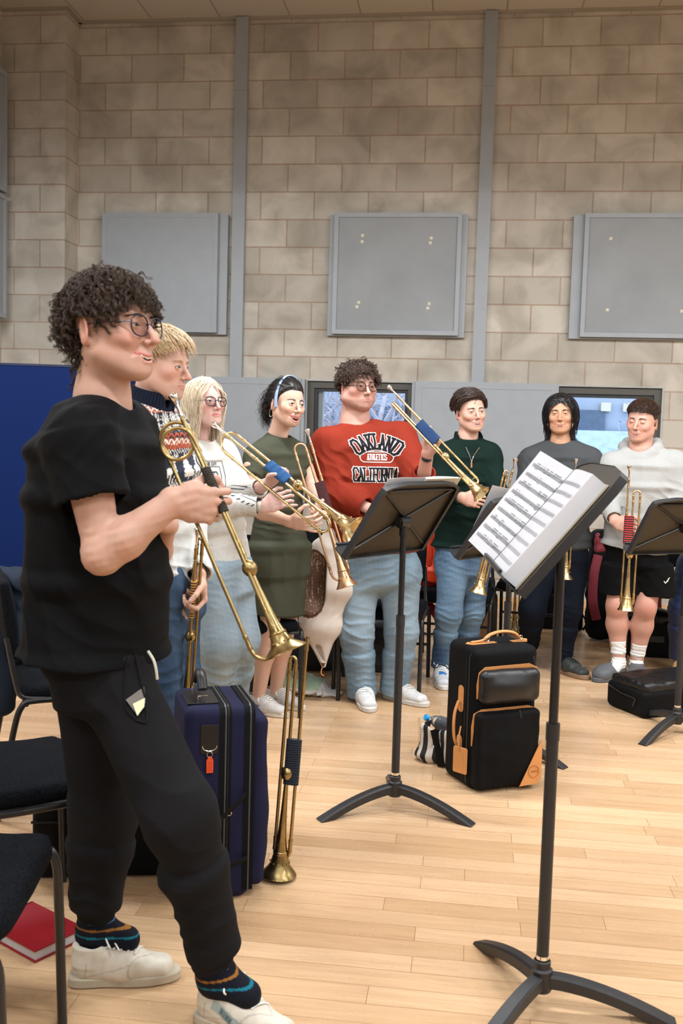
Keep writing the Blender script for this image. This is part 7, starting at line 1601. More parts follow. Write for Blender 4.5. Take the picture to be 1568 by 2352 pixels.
# ---------------------------------------------------------------- 5 the man in the red sweatshirt
def man_red():
    Y = 5.22; skin = (230, 178, 160)
    root = person('broad person with curly hair and round glasses in a rust red OAKLAND sweatshirt', F(880, 1612))
    hc = P(822, 890, Y); neck = P(815, 968, Y + .02); pel = P(865, 1270, Y + .02); Fg = Fig(66, neck, pel, scale=1.24)
    Rsh, Lsh = P(752, 1018, Y - .06), P(918, 1005, Y + .06); Rel, Rwr = P(762, 1130, Y - .10), P(856, 1172, Y - .24); Lel, Lwr = P(968, 1120, Y - .10), P(984, 1048, Y - .24)
    H = Head(hc, basis(56, 2, 0), 1.05, h=.0023, mouth='closed', eye=.0034, skin=skin, lip=(196, 112, 104), blush=.7, stubble=.75, chub=1., neck=neck, neck_r=.066, nose=1., iris=(80, 70, 60), brow=(70, 48, 36))
    parts = [H.part()]; kc = lambda V: skincol(skin, V)
    T = P(990, 1006, Y - .34); S = SDF(.0028); w2 = P(982, 1040, Y - .27); forearm(S, Lel, w2, A(0, -1, 0), 1.0, .4); hand(S, w2, nrm(P(1000, 1004, Y - .30) - w2), nrm(A(-.55, -.8, 0)), False, ((40, 62, 34), (56, 72, 40), (60, 74, 42), (62, 74, 42)), thumb=(-.1, .9, .4), sc=1.05); parts.append((*S.mesh(), kc))
    S = SDF(.003); forearm(S, Rel, Rwr, A(0, .7, -.7), 1.0, .4); hand(S, Rwr, nrm(A(.8, -.3, -.25)), A(0, .6, -.8), True, REL, sc=1.02); parts.append((*S.mesh(), kc))
    Rh, Rk, Ra = P(824, 1315, Y - .02), P(818, 1450, Y - .06), P(832, 1584, Y - .02); Lh, Lk, La = P(916, 1310, Y + .04), P(922, 1450, Y + .02), P(904, 1580, Y + .06)
    ctr_core(parts, Fg, MALE, skin, [(Rh, Rk, .07, .05), (Lh, Lk, .07, .05), (Rk, Ra, .05, .04), (Lk, La, .05, .04)], [Rsh, Lsh]); sdf_obj('body', parts, M_skin, root); H.features(root, 1.1)
    H.glasses(root, (70, 40, 34), rx=.0235, rz=.0215, sq=2.1, thick=.0018)
    line = ([-.13, -.07, -.045, -.02, -.004, .014, .03, .05, .07, .1], [-.075, -.06, -.045, -.005, .0, -.012, .030, .05, .060, .064])
    H.hair(root, (74, 54, 44), line, n=4200, clump=7, spread=.0022, ear=True, L=.06, steps=10, flow=curl_flow('mop'), curl=(.006, .024), rad=.0010, cap=.010, seed=4, margin=.003, colvar=.4, capnoise=.005, capfn=lambda V: .003 + .014 * smooth(.01, .06, V[:, 2]), grav=.02, Lfn=lambda p: .025 + .04 * smooth(0, .06, p[:, 2]))
    S = SDF(.0045); torso(S, Fg, [(.0, .178, .135, .01), (.25, .178, .140, .02), (.6, .172, .130, .012), (.80, .152, .108, 0), (.95, .10, .078, -.01)], 0, hem=(-.02, .172, .13), shoulders=[Rsh, Lsh], shr=.072)
    S.cut(Fg.axis(.02), -UP); sleeve(S, Rsh, Rel, Rwr, (.088, .086, .058), 1.82); sleeve(S, Lsh, Lel, w2, (.088, .082, .060), 1.45); c, n = neckhole(S, Fg, rad=.072, depth=.018, tilt=.4)
    w = wrinkles([(Rel, .13, A(.7, 0, 1), .055, .012), (Lel, .12, A(1, 0, .3), .05, .010), (P(770, 1060, Y - .1), .12, A(.8, 0, .5), .06, .007), (P(900, 1080, Y - .15), (.2, .2, .1), A(.6, 0, 1), .08, .005), (P(800, 1180, Y - .1), .12, A(1, 0, .6), .05, .008)], (.005, .18))
    sw = sdf_obj('sweatshirt', [S.mesh(w, .018)], mat('rust_sweat', srgb(132, 44, 28), .85, var=.08, bump=.3, bscale=500, sheen=.15), root); collar_ring(sw, c, n, .071, Fg, mat('rust_rib', srgb(138, 48, 30), .85, bump=.3), .009, -.004)
    O = P(878, 1052, Y - .18); D_ = Decal(sw, O, nrm(np.cross(UP, Fg.f)), UP, Fg.f)
    if D_.r @ A(1, 0, 0) < 0: D_.r = -D_.r
    wh, bk = MB(), MB(); M_w = mat('white_print', srgb(232, 224, 216), .7, var=.03); M_b = mat('black_print', srgb(26, 24, 30), .7)
    R_ = .20; arcp = lambda s_: (R_ * math.sin(s_ / R_), .082 - R_ + R_ * math.cos(s_ / R_), -s_ / R_)
    low = lambda s_: (s_ - .008, -.088, 0)
    D_.text(wh, 'OAKLAND', .074, .0195, .0022, 0, arcp, 1.22); D_.text(bk, 'OAKLAND', .074, .0115, .0040, 0, arcp, 1.22)
    D_.text(wh, 'CALIFORNIA', .066, .0155, .0022, 0, low, 1.06, .52); D_.text(bk, 'CALIFORNIA', .066, .0085, .0040, 0, low, 1.06, .52)
    D_.text(wh, 'ATHLETICS', .028, .0048, .0026, 0, lambda s_: (s_, .002, 0), 1.18, .56)
    q = rrect(.092, .026, .023, 6); q = q + [q[0]]
    for k in range(len(q) - 1): D_.stroke(wh, A(*q[k]) + A(0, .002), A(*q[k + 1]) + A(0, .002), .0042, .0026)
    wh.build('white_lettering', M_w, sw, smooth=False); bk.build('black_lettering', M_b, sw, smooth=False)
    S = SDF(.005); torso(S, Fg, [(-.22, .170, .130, 0), (0., .165, .128, 0), (.10, .158, .12, 0)], 0, k=.04); leg(S, Rh, Rk, Ra - A(0, 0, .02), (.118, .088, .082, .080)); leg(S, Lh, Lk, La - A(0, 0, .02), (.118, .086, .080, .078))
    w = wrinkles([(P(822, 1455, Y - .1), .12, A(.3, 0, 1), .05, .010), (P(912, 1440, Y - .1), .12, A(-.2, 0, 1), .05, .008), (P(870, 1325, Y - .12), .13, A(-.4, 0, 1), .045, .007), (P(840, 1560, Y - .1), .09, A(.1, 0, 1), .035, .006), (P(905, 1560, Y - .05), .09, A(-.1, 0, 1), .035, .006), (P(935, 1340, Y), .1, A(.5, 0, 1), .05, .006)], (.004, .15))
    sdf_obj('jeans', [(*S.mesh(w, .016), denim((92, 116, 134), (144, 164, 178), [(Rk + A(0, -.1, .12), .16), (Lk + A(0, -.1, .1), .16)]))], M_denim, root)
    white = ((208, 208, 206), (204, 200, 192)); shoe(root, HF(Ra, (.3, -1)), A(.30, -1.), .31, 1.08, white, h=.004, accent=(190, 190, 196)); shoe(root, HF(La, (.85, -.55)), A(.85, -.55), .31, 1.08, white, h=.004, accent=(190, 190, 196))
    u = nrm(w2 - Lel)
    for k, off in enumerate((.022, .034)): MB().tube([w2 - u * off + np.cross(u, A(0, 1, 0)) * .034 * math.cos(t_) + nrm(np.cross(np.cross(u, A(0, 1, 0)), u)) * .028 * math.sin(t_) for t_ in np.linspace(0, 6.28, 22, endpoint=False)], .0045, 8, closed=True).build('bracelet', mat('bracelet_cord', (.02, .02, .03), .6), root)
    MB().tube([neck + Fg.f * .088 * math.sin(t_) + Fg.r * .072 * math.cos(t_) + A(0, 0, .03 - .115 * max(0, math.sin(t_)) ** 1.5) for t_ in np.linspace(0, math.pi, 24)], .0017, 6).build('necklace', M_silver, root)
    MB().lathe([(-.0015, .001), (-.0015, .011), (.0015, .011), (.0015, .001)], neck + Fg.f * .105 + A(0, 0, -.098), Fg.f, 16).build('pendant', mat('old_silver', (.4, .4, .38), .35, 1.), root)
    trumpet('brass natural trumpet with a dark blue grip, raised by the man in the red sweatshirt', P(880, 899, Y - .26), P(1106, 1136, Y - .50), A(-.7, .0, -.7), a=(.038, .0), b=(-.012, .020), grip=(.27, .41), cord=cord_mat('royal_blue_cord', srgb(20, 58, 108), srgb(26, 74, 128), 120), m=M_br, ball=.50, bell_r=.050, top=.10, low=.70)
man_red()

# ---------------------------------------------------------------- 6 the man in the dark green half-zip
def man_green():
    Y = 5.80; skin = (232, 182, 160)
    root = person('smiling person with brown swept hair in a dark green half-zip jumper and blue jeans', F(1040, 1560))
    hc = P(1081, 946, Y); neck = P(1073, 1010, Y + .02); pel = P(1060, 1255, Y + .02); Fg = Fig(74, neck, pel, scale=.93)
    Rsh, Lsh = P(1020, 1048, Y - .03), P(1122, 1045, Y + .03); Rel, Rwr = P(1005, 1140, Y - .12), P(1062, 1143, Y - .25); Lel, Lwr = P(1140, 1130, Y - .05), P(1142, 1165, Y - .22)
    H = Head(hc, basis(68, 0, -5), .99, h=.0024, smile=1., mouth='smile', eye=.0030, skin=skin, lip=(200, 108, 104), blush=.7, neck=neck, neck_r=.054, iris=(70, 60, 50), brow=(50, 34, 26))
    parts = [H.part()]; kc = lambda V: skincol(skin, V)
    S = SDF(.003); forearm(S, Rel, Rwr, A(0, 1, 0), .95, .5); hand(S, Rwr, nrm(P(1100, 1152, Y - .28) - Rwr), A(0, 1, -.1), True, ((50, 60, 30), (55, 65, 34), (58, 68, 36), (60, 70, 36)), sc=.98); parts.append((*S.mesh(), kc))
    S = SDF(.003); forearm(S, Lel, Lwr, A(-.8, -.5, 0), .95, .5); hand(S, Lwr, nrm(A(-.05, -.45, .2)), A(.8, -.3, 0), False, FIST, sc=.98); parts.append((*S.mesh(), kc))
    Rh, Rk, Ra = P(1042, 1290, Y - .02), P(1030, 1410, Y - .10), P(1012, 1530, Y - .06); Lh, Lk, La = P(1090, 1290, Y + .04), P(1082, 1405, Y + .08), P(1062, 1520, Y + .20)
    ctr_core(parts, Fg, MALE, skin, [(Rh, Rk, .06, .04), (Lh, Lk, .06, .04), (Rk, Ra, .04, .035), (Lk, La, .04, .035)], [Rsh, Lsh]); sdf_obj('body', parts, M_skin, root); H.features(root, 1.2)
    line = ([-.13, -.07, -.045, -.02, .0, .018, .035, .055, .072, .1], [-.075, -.06, -.04, .0, -.005, .015, .042, .058, .066, .07])
    H.hair(root, (66, 46, 36), line, n=3200, clump=4, spread=.0018, ear=True, L=.07, steps=9, flow=curl_flow('swept'), rad=.0011, cap=.012, seed=6, margin=.001, colvar=.3, capfn=lambda V: .005 + .018 * smooth(.02, .07, V[:, 2]), Lfn=lambda p: .022 + .05 * smooth(.02, .07, p[:, 2]), lift=.02)
    S = SDF(.0045); torso(S, Fg, MALE, .016, hem=(-.03, .175, .125), shoulders=[Rsh, Lsh], shr=.062); S.cut(Fg.axis(.0), -UP); sleeve(S, Rsh, Rel, Rwr, (.070, .062, .042), 1.9); sleeve(S, Lsh, Lel, Lwr, (.070, .062, .042), 1.8)
    c, n = neckhole(S, Fg, rad=.060, depth=.02, tilt=.5); S.cone(neck + Fg.f * .14 + UP * .05, neck + Fg.f * .12 - UP * .075, .035, .006, k=.004, op='d')
    b1 = S
    for sg in (-1, 1):
        cn = [neck - Fg.f * .05 + Fg.r * sg * .02 + UP * .012, neck + Fg.r * sg * .070 + UP * .012 - Fg.f * .01, neck + Fg.r * sg * .070 + Fg.f * .055 - UP * .012]
        for a_, b_ in zip(cn[:-1], cn[1:]): S.cone(a_, b_, (.034, .0065), (.034, .0065), e1=UP, k=.01)
    w = wrinkles([(Rel, .1, A(.6, 0, 1), .045, .008), (P(1070, 1180, Y - .1), (.15, .2, .1), A(.3, 0, 1), .06, .005), (P(1110, 1080, Y - .05), .1, A(1, 0, .4), .05, .004)], (.004, .14))
    j = sdf_obj('half_zip_jumper', [S.mesh(w, .014)], mat('bottle_green_knit', srgb(12, 32, 27), .85, var=.08, bump=.3, bscale=500, sheen=.12), root)
    D_ = Decal(j, P(1085, 1040, Y - .15), nrm(np.cross(UP, Fg.f)), UP, Fg.f); zp = [(.0, .02), (.0, -.035)]
    q0 = P(1086, 1062, Y - .13); q1 = P(1089, 1077, Y - .13); zb_ = D_.drop((q0 - D_.O) @ D_.r, (q0 - D_.O)[2], .003)
    if zb_ is not None:
        for sg in (-1, 1): MB().tube(spline([zb_, zb_ + UP * .04 + D_.r * sg * .014 , zb_ + UP * .085 + D_.r * sg * .040 + Fg.f * .012], 5), .0022, 6).build('zip', M_silver, j)
        MB().tube([zb_, zb_ - UP * .032 + Fg.f * .006], .005, 6, flat=(D_.r, .4)).build('zip_pull', mat('brown_leather', srgb(150, 104, 70), .55), j)
    S = SDF(.005); torso(S, Fg, [(-.24, .168, .12, 0), (0., .165, .118, 0), (.10, .155, .11, 0)], 0, k=.04); leg(S, Rh, Rk, Ra, (.096, .074, .064, .060)); leg(S, Lh, Lk, La, (.096, .074, .064, .060))
    w = wrinkles([(Rk + A(0, -.06, 0), .1, A(.2, 0, 1), .04, .008), (Lk + A(0, -.06, 0), .1, A(-.2, 0, 1), .04, .008), (P(1060, 1300, Y - .1), .12, A(.3, 0, 1), .04, .005), (Ra + A(0, -.04, .03), .07, A(.1, 0, 1), .03, .006)], (.003, .12))
    sdf_obj('jeans', [(*S.mesh(w, .014), denim((34, 58, 88), (104, 130, 152), [(Rk + A(0, -.08, .16), .15), (Rk + A(0, -.06, -.08), .10), (Lk + A(0, -.06, -.02), .10)]))], M_denim, root)
    sp = ((206, 208, 212), (214, 214, 208)); shoe(root, HF(Ra, (.12, -1)), A(.12, -1.), .30, 1.08, sp, 'sport', h=.004, accent=(60, 120, 190)); shoe(root, HF(La, (.25, -1)), A(.25, -1.), .30, 1.08, sp, 'sport', h=.005, accent=(60, 120, 190))
    trumpet('brass natural trumpet held upright by the man in dark green, half behind a music stand', P(1174, 1050, Y - .26), P(1097, 1362, Y - .30), A(-.8, -.5, 0), a=(.030, .0), b=(-.020, -.004), grip=(.24, .36), cord=cord_mat('black_gold_cord', srgb(16, 15, 13), srgb(60, 48, 26), 50), m=M_br, ball=.42, bell_r=.054, top=.09, low=.71)
man_green()

# ---------------------------------------------------------------- 7 the man in the grey t-shirt
def man_tee():
    Y = 6.15; skin = (222, 168, 134)
    root = person('smiling person with shoulder-length black hair in a dark grey t-shirt and navy trousers', F(1300, 1545))
    hc = P(1287, 951, Y); neck = P(1287, 1015, Y + .02); pel = P(1285, 1230, Y + .03); Fg = Fig(100, neck, pel, scale=.98)
    Rsh, Lsh = P(1218, 1052, Y + .02), P(1355, 1052, Y - .02); Rel, Rwr = P(1205, 1145, Y - .04), P(1268, 1168, Y - .24); Lel, Lwr = P(1362, 1145, Y - .08), P(1318, 1150, Y - .26)
    H = Head(hc, basis(97, 0, -2), 1.02, h=.0024, smile=1., mouth='smile', eye=.0022, skin=skin, lip=(186, 96, 88), blush=.4, chub=.4, neck=neck, neck_r=.058, iris=(40, 28, 22), brow=(30, 22, 20), nose=.8)
    parts = [H.part()]; kc = lambda V: skincol(skin, V)
    S = SDF(.0035)
    for sh, el, wr, rt in ((Rsh, Rel, Rwr, True), (Lsh, Lel, Lwr, False)):
        u = nrm(sh - el); S.cone(el + u * .22, el, .050, .042, k=.03); forearm(S, el, wr, A(0, 1, 0), .98, 0.); hand(S, wr, nrm(A(.4 if rt else -.4, -.3, .2)), A(.7 if rt else -.7, 0, -.2), rt, FIST, sc=.98)
    parts.append((*S.mesh(), kc))
    Rh, Rk, Ra = P(1250, 1290, Y), P(1222, 1400, Y - .08), P(1215, 1478, Y + .14); Lh, Lk, La = P(1318, 1290, Y), P(1305, 1400, Y - .04), P(1290, 1520, Y + .0)
    ctr_core(parts, Fg, MALE, skin, [(Rh, Rk, .06, .04), (Lh, Lk, .06, .04), (Rk, Ra, .04, .035), (Lk, La, .04, .035)], [Rsh, Lsh]); sdf_obj('body', parts, M_skin, root); H.features(root, 1.1)
    line = ([-.13, -.06, -.03, -.008, .012, .03, .05, .066, .1], [-.10, -.09, -.07, -.04, -.0, .030, .050, .060, .064])
    def lf(p, rr):
        up = p[:, 2] > .05; d = np.stack([np.sign(p[:, 0] + .004) * np.where(up, 1.2, .16), np.where(p[:, 1] > .03, -.35, -.05) + 0 * p[:, 0], np.where(p[:, 2] > .085, -.15, -1.7)], 1)
        fl = p[:, 2] < -.13; d[fl] += np.stack([np.sign(p[fl, 0]) * 1.8, 0 * p[fl, 0], 1.1 + 0 * p[fl, 0]], 1); return nrm_rows(d + rr.normal(size=p.shape) * .07)
    H.hair(root, (26, 22, 24), line, n=2400, L=.24, steps=18, flow=lf, rad=.0014, cap=.008, seed=3, margin=.002, face=True, clump=3, spread=.002, colvar=.35, grav=.15, Lfn=lambda p: .22 + .04 * (p[:, 1] < 0), curl=(.003, .1))
    S = SDF(.0048); torso(S, Fg, MALE, .014, hem=(-.10, .18, .125), shoulders=[Rsh, Lsh], shr=.062); sleeve(S, Rsh, Rel, Rel, (.068, .066), .62); sleeve(S, Lsh, Lel, Lel, (.068, .066), .62); c, n = neckhole(S, Fg, rad=.066, depth=.02, tilt=.5)
    w = wrinkles([(P(1230, 1090, Y - .1), .1, A(1, 0, .7), .05, .006), (P(1340, 1085, Y - .1), .1, A(1, 0, -.7), .05, .006), (P(1285, 1120, Y - .1), .15, A(.2, 0, 1), .07, .004)], (.003, .14))
    m_ = mat('charcoal_jersey', srgb(70, 72, 74), .8, var=.05, bump=.2, bscale=500, sheen=.1); t_ = sdf_obj('t_shirt', [S.mesh(w, .01)], m_, root); collar_ring(t_, c, n, .066, Fg, mat('charcoal_rib', srgb(62, 64, 66), .8), .007, -.003)
    S = SDF(.0055); torso(S, Fg, [(-.24, .17, .12, 0), (0., .168, .118, 0), (.10, .155, .11, 0)], 0, k=.04); leg(S, Rh, Rk, Ra, (.094, .076, .070, .064)); leg(S, Lh, Lk, La, (.094, .076, .066, .058))
    sdf_obj('trousers', [S.mesh(wrinkles([(Lk, .1, A(.2, 0, 1), .04, .008), (Ra + A(0, -.05, .05), .08, A(.1, 0, 1), .04, .009), (La + A(0, -.04, .06), .07, A(.1, 0, 1), .03, .005)], (.003, .12)), .014)], mat('navy_twill', srgb(14, 20, 32), .8, var=.1, vscale=6, bump=.2, bscale=600), root)
    bt = ((58, 62, 60), (138, 110, 84)); shoe(root, HF(La, (.62, -.8)), A(.62, -.80), .31, 1.1, bt, 'boot', h=.0042, lace_c=(40, 42, 42)); shoe(root, HF(Ra, (-.3, -1)), A(-.3, -1.), .30, 1.1, bt, 'boot', h=.006, laces=False)
    trumpet('natural trumpet mostly hidden by the big music book, only its mouthpiece showing', P(1312, 1053, Y - .24), P(1296, 1330, Y - .26), A(-1, 0, 0), a=(.028, .0), b=(-.03, .004), grip=(.24, .36), cord=cord_mat('black_gold_cord', srgb(16, 15, 13), srgb(60, 48, 26), 50), m=M_br, ball=.42, top=.09, low=.70)
man_tee()

# ---------------------------------------------------------------- 8 the man in the pale hooded top
def man_hood():
    Y = 6.10; skin = (232, 178, 156)
    root = person('short-haired person in a pale grey hooded top, black shorts, white socks and grey clogs', F(1440, 1548))
    hc = P(1474, 968, Y); neck = P(1470, 1035, Y + .02); pel = P(1462, 1250, Y + .02); Fg = Fig(108, neck, pel, scale=1.08)
    Rsh, Lsh = P(1405, 1068, Y + .0), P(1548, 1065, Y - .02); Rel, Rwr = P(1395, 1150, Y - .04), P(1412, 1200, Y - .22); Lel, Lwr = P(1562, 1160, Y - .06), P(1490, 1215, Y - .28)
    H = Head(hc, basis(118, -4, 4), 1.03, h=.0024, smile=.7, mouth='smile', eye=0., skin=skin, lip=(196, 108, 104), blush=.6, stubble=.2, neck=neck, neck_r=.060, brow=(54, 38, 30), nose=1.1, jaw=1.1)
    parts = [H.part()]; kc = lambda V: skincol(skin, V)
    S = SDF(.0028); w1 = P(1412, 1196, Y - .24); forearm(S, Rel, w1, A(.3, .9, 0), 1., .6); hand(S, w1, nrm(P(1452, 1214, Y - .30) - w1), nrm(A(.25, .9, -.2)), True, ((40, 50, 26), (38, 48, 26), (36, 46, 24), (34, 44, 22)), (5, 2, -2, -6), thumb=(.6, .6, .5), sc=1.04); parts.append((*S.mesh(), kc))
    S = SDF(.003); w2 = P(1500, 1218, Y - .22); forearm(S, Lel, w2, A(-.2, .9, 0), 1., .6); hand(S, w2, nrm(P(1450, 1232, Y - .24) - w2), nrm(A(-.1, -.6, .75)), False, ((35, 45, 24), (38, 48, 26), (40, 48, 26), (42, 48, 26)), thumb=(.6, .6, .4), sc=1.02); parts.append((*S.mesh(), kc))
    Rh, Rk, Ra = P(1425, 1300, Y), P(1416, 1392, Y - .04), P(1420, 1508, Y - .02); Lh, Lk, La = P(1500, 1300, Y), P(1482, 1395, Y - .05), P(1462, 1512, Y + .02)
    S = SDF(.0042)
    for h_, k_, a_ in ((Rh, Rk, Ra), (Lh, Lk, La)):
        S.cone(h_ + (k_ - h_) * .35, k_, .070, .060, k=.03); S.ell(k_ + A(0, -.035, .0), (.042, .03, .05), k=.03); c1 = k_ + (a_ - k_) * .36 + A(0, .012, 0); S.cone(k_, c1, .058, .064, k=.03); S.cone(c1, a_, .060, .040, k=.03)
    def lc(V):
        c = skincol(skin, V)
        for k_ in (Rk, Lk): c *= 1 + (np.array([1.0, .82, .80]) - 1) * np.exp(-(((V - k_ - A(0, -.05, 0)) / .05) ** 2).sum(1))[:, None]
        return c * np.array([.96, .92, .92])
    parts.append((*S.mesh(), lc)); ctr_core(parts, Fg, MALE, skin, (), [Rsh, Lsh]); sdf_obj('body', parts, M_skin, root); H.features(root, 1.2)
    line = ([-.13, -.07, -.045, -.02, .0, .016, .035, .055, .072, .1], [-.07, -.055, -.04, -.005, .0, .02, .045, .052, .056, .06])
    H.hair(root, (74, 52, 40), line, n=3600, ear=True, L=.03, steps=6, flow=curl_flow('fringe'), rad=.0011, cap=.008, seed=10, margin=.001, colvar=.3, capfn=lambda V: .002 + .014 * smooth(.03, .07, V[:, 2]), Lfn=lambda p: .006 + .026 * smooth(.045, .08, p[:, 2]), lift=.02)
    S = SDF(.0045); torso(S, Fg, MALE, .018, hem=(-.04, .178, .125), shoulders=[Rsh, Lsh], shr=.066); S.cut(P(1450, 1262, Y), nrm(A(-.15, 0, -1))); sleeve(S, Rsh, Rel, w1, (.076, .070, .046), 1.86); sleeve(S, Lsh, Lel, w2, (.076, .070, .046), 1.8); c, n = neckhole(S, Fg, rad=.066, depth=.02, tilt=.5)
    w = wrinkles([(Lel + A(-.02, -.05, .02), .12, A(.6, 0, 1), .055, .009), (Rel, .1, A(.3, 0, 1), .045, .007), (P(1480, 1150, Y - .12), (.12, .2, .2), A(1, 0, .2), .09, .006)], (.004, .16))
    # hood resting round the neck
    hp = [(-.075, .05, -.01), (-.098, .0, .02), (-.085, -.06, .045), (0, -.10, .055), (.085, -.06, .045), (.098, .0, .02), (.075, .05, -.01), (.03, .085, -.045), (-.03, .085, -.045)]
    pts = [neck + Fg.r * a_ + Fg.f * b_ + UP * (c_ + .0) for a_, b_, c_ in hp]
    for i in range(len(pts)): j_ = (i + 1) % len(pts); r0 = .030 if i not in (6, 7, 8) else .016; S.cone(pts[i], pts[j_], r0 if i != 8 else .016, .030 if j_ not in (7, 8) else .016, k=.02)
    S.cone(neck + Fg.f * .02 - UP * .01, neck + Fg.f * .03 + UP * .14, .064, .075, k=.012, op='d')
    m_ = mat('marl_grey_fleece', srgb(168, 168, 165), .9, var=.06, vscale=120, bump=.3, bscale=420, sheen=.15); hd = sdf_obj('hooded_top', [S.mesh(w, .014)], m_, root)
    ck = neck + Fg.f * .115 - UP * .075; cd = MB()
    for sg in (-1, 1):
        cd.tube(spline([neck + Fg.f * .088 + Fg.r * sg * .035 - UP * .028, ck + Fg.r * sg * .012 + UP * .012, ck], 5), .0026, 6); cd.tube(spline([ck, ck + Fg.r * sg * .030 + UP * .004, ck + Fg.r * sg * .034 - UP * .035, ck + Fg.r * sg * .008 - UP * .03, ck], 6), .0024, 6)
        cd.tube(spline([ck, ck - UP * .05 + Fg.r * sg * .008, ck - UP * (.13 if sg < 0 else .09) + Fg.r * sg * .004], 5), .0024, 6)
    cd.build('drawstring', mat('cream_cord', srgb(214, 206, 196), .8), hd)
    for sg in (-1, 1): MB().tube([neck + Fg.f * .090 + Fg.r * (sg * .037 + .006 * math.cos(t_)) + UP * (-.028 + .006 * math.sin(t_)) for t_ in np.linspace(0, 6.28, 12)], .0016, 6, closed=True).build('eyelet', M_blackm, hd)
    S = SDF(.005); torso(S, Fg, [(-.2, .17, .125, 0), (0., .165, .122, 0), (.10, .158, .115, 0)], 0, k=.05); S.cone(Rh, P(1417, 1400, Y), .112, .116, k=.03, cap=.25); S.cone(Lh, P(1505, 1400, Y), .115, .120, k=.03, cap=.25); S.cut(P(1460, 1364, Y), -UP)
    sh = sdf_obj('shorts', [S.mesh(wrinkles([(P(1460, 1320, Y - .12), .14, A(.8, 0, .6), .06, .006)], (.004, .12)), .01)], mat('black_fleece', srgb(12, 12, 13), .9, var=.1, bump=.2, bscale=400, sheen=.1), root)
    D_ = Decal(sh, P(1535, 1338, Y - .15), A(1, 0, 0), UP, A(0, -1, 0)); mb = MB()
    for a_, b_ in (((-.018, .0), (-.010, -.010)), ((-.010, -.010), (.006, .004)), ((-.002, .0), (.008, .012)), ((.006, .014), (.014, .020))): D_.stroke(mb, a_, b_, .005, .003)
    mb.build('white_logo', M_teeth, sh, smooth=False)
    for a_, k_, dr in ((Ra, Rk, A(-.45, -1, 0)), (La, Lk, A(.1, -1, 0))):
        S = SDF(.0032); u = nrm(k_ - a_); S.cone(a_ + u * .098, a_ + u * .03, .0475, .041, k=.01, cap=.25); S.cone(a_ + u * .03, a_ - u * .05, .040, .037, k=.02); S.cone(a_ - u * .04, a_ - u * .06 + nrm(dr) * .08, .036, .032, k=.03)
        sdf_obj('sock', [S.mesh(wrinkles([(a_ + A(0, -.03, .0), (.08, .08, .08), A(.15, 0, 1), .022, .005)], (0, .1)), .008)], mat('white_rib_cotton', srgb(232, 230, 224), .9, var=.03, bump=.4, bscale=500), root)
    cg = ((96, 98, 102), (86, 88, 92)); k1 = shoe(root, HF(Ra, (-.72, -.72)), A(-.72, -.72), .30, 1.15, cg, 'clog', h=.004, laces=False); k2 = shoe(root, HF(La, (-.05, -1)), A(-.05, -1), .30, 1.15, cg, 'clog', h=.004, laces=False)
    for kk, fx, dd_ in ((k1, HF(Ra, (-.72, -.72)), nrm(A(-.72, -.72, 0))), (k2, HF(La, (-.05, -1)), nrm(A(-.05, -1, 0)))):
        hm = MB(); ww = np.cross(UP, dd_)
        for i in range(5):
            for j_ in (-1, 0, 1): hm.ball(fx + dd_ * (.15 + .018 * i) + ww * j_ * (.022 - .002 * i) + UP * (.083 - .005 * i - abs(j_) * .006), (.0045, .0045, .004), 8)
        o = hm.build('vent_hole', mat('black_hole', (.01, .01, .01), .9), kk); o['kind'] = 'stuff'
    trumpet('brass trumpet hanging bell-down with a red and black grip, held by the man in shorts', P(1459, 1070, Y - .30), P(1437, 1402, Y - .34), A(1, 0, 0), a=(.030, -.0), b=(-.035, .0), grip=(.27, .42), cord=cord_mat('red_black_cord', srgb(24, 20, 26), srgb(180, 44, 40), 26), m=M_br, ball=.48, bell_r=.046, top=.15, low=.73)
man_hood()

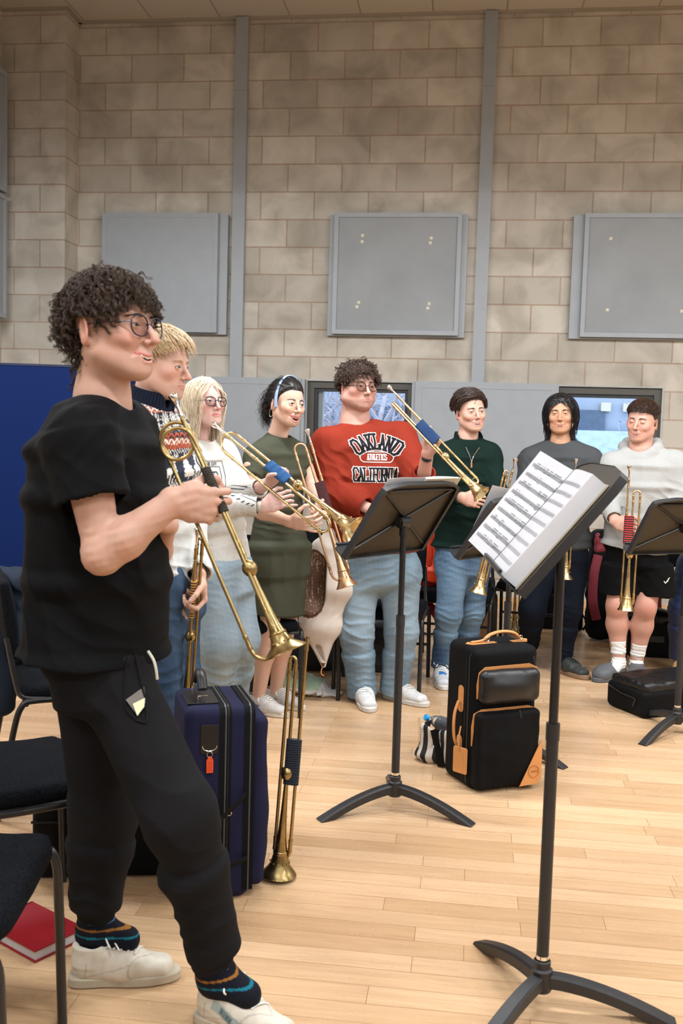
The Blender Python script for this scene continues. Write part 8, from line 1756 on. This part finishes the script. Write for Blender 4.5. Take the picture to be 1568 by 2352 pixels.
# ---------------------------------------------------------------- 9 someone mostly outside the picture
def man_edge():
    Y = 6.3; skin = (228, 176, 152)
    root = person('person cut off by the right edge, in navy trousers and tan shoes', F(1590, 1545))
    hc = P(1668, 955, Y); neck = P(1664, 1030, Y + .02); pel = P(1635, 1250, Y + .02); Fg = Fig(128, neck, pel)
    Rsh, Lsh = P(1602, 1062, Y), P(1725, 1062, Y - .02); Rel, Rwr = P(1612, 1165, Y - .1), P(1640, 1200, Y - .28); Lel, Lwr = P(1720, 1165, Y - .1), P(1665, 1200, Y - .3)
    H = Head(hc, basis(128), 1.0, h=.004, skin=skin, neck=neck); parts = [H.part()]; kc = lambda V: skincol(skin, V)
    S = SDF(.0045)
    for el, wr, rt in ((Rel, Rwr, True), (Lel, Lwr, False)): forearm(S, el, wr, A(0, 1, 0), 1., .5); hand(S, wr, nrm(A(.4 if rt else -.4, -.2, 0)), A(0, .5, -.8), rt, REL)
    parts.append((*S.mesh(), kc)); Rh, Rk, Ra = P(1590, 1300, Y), P(1570, 1400, Y - .03), P(1563, 1510, Y); Lh, Lk, La = P(1655, 1300, Y), P(1660, 1400, Y), P(1660, 1520, Y)
    ctr_core(parts, Fg, MALE, skin, [(Rh, Rk, .06, .04), (Lh, Lk, .06, .04)], [Rsh, Lsh]); sdf_obj('body', parts, M_skin, root)
    H.hair(root, (60, 44, 34), None, n=300, L=.03, steps=5, flow=curl_flow('fringe'), rad=.002, cap=.008)
    S = SDF(.006); torso(S, Fg, MALE, .015, shoulders=[Rsh, Lsh]); S.cut(Fg.axis(0), -UP); sleeve(S, Rsh, Rel, Rwr, (.062, .055, .045), 1.85); sleeve(S, Lsh, Lel, Lwr, (.062, .055, .045), 1.85)
    sdf_obj('shirt', [S.mesh()], mat('white_cotton', srgb(220, 220, 222), .8), root)
    S = SDF(.005); torso(S, Fg, [(-.24, .17, .12, 0), (0., .168, .118, 0), (.10, .155, .11, 0)], 0, k=.04); leg(S, Rh, Rk, Ra, (.098, .088, .080, .072)); leg(S, Lh, Lk, La, (.098, .088, .080, .072))
    sdf_obj('trousers', [S.mesh(wrinkles([(Rk, (.1, .1, .25), A(.3, 0, 1), .05, .009)], (.003, .1)), .014)], mat('navy_satin_cotton', srgb(24, 40, 76), .5, var=.15, sheen=.1), root)
    tn = ((204, 160, 108), (180, 140, 100)); shoe(root, HF(Ra, (-.2, -1)), A(-.2, -1), .29, 1, tn, h=.005, laces=False); shoe(root, HF(La, (.1, -1)), A(.1, -1), .29, 1, tn, h=.005, laces=False)
man_edge()
pT = F(1179, 1452, .01); trumpet('brass trumpet standing on its bell on the floor far back by the wall', pT + A(0, 0, .80), pT, A(1, 0, 0), a=(.03, .0), b=(-.03, .0), grip=(.26, .4), cord=cord_mat('black_gold_cord', srgb(16, 15, 13), srgb(60, 48, 26), 50), m=M_br, ball=.44)
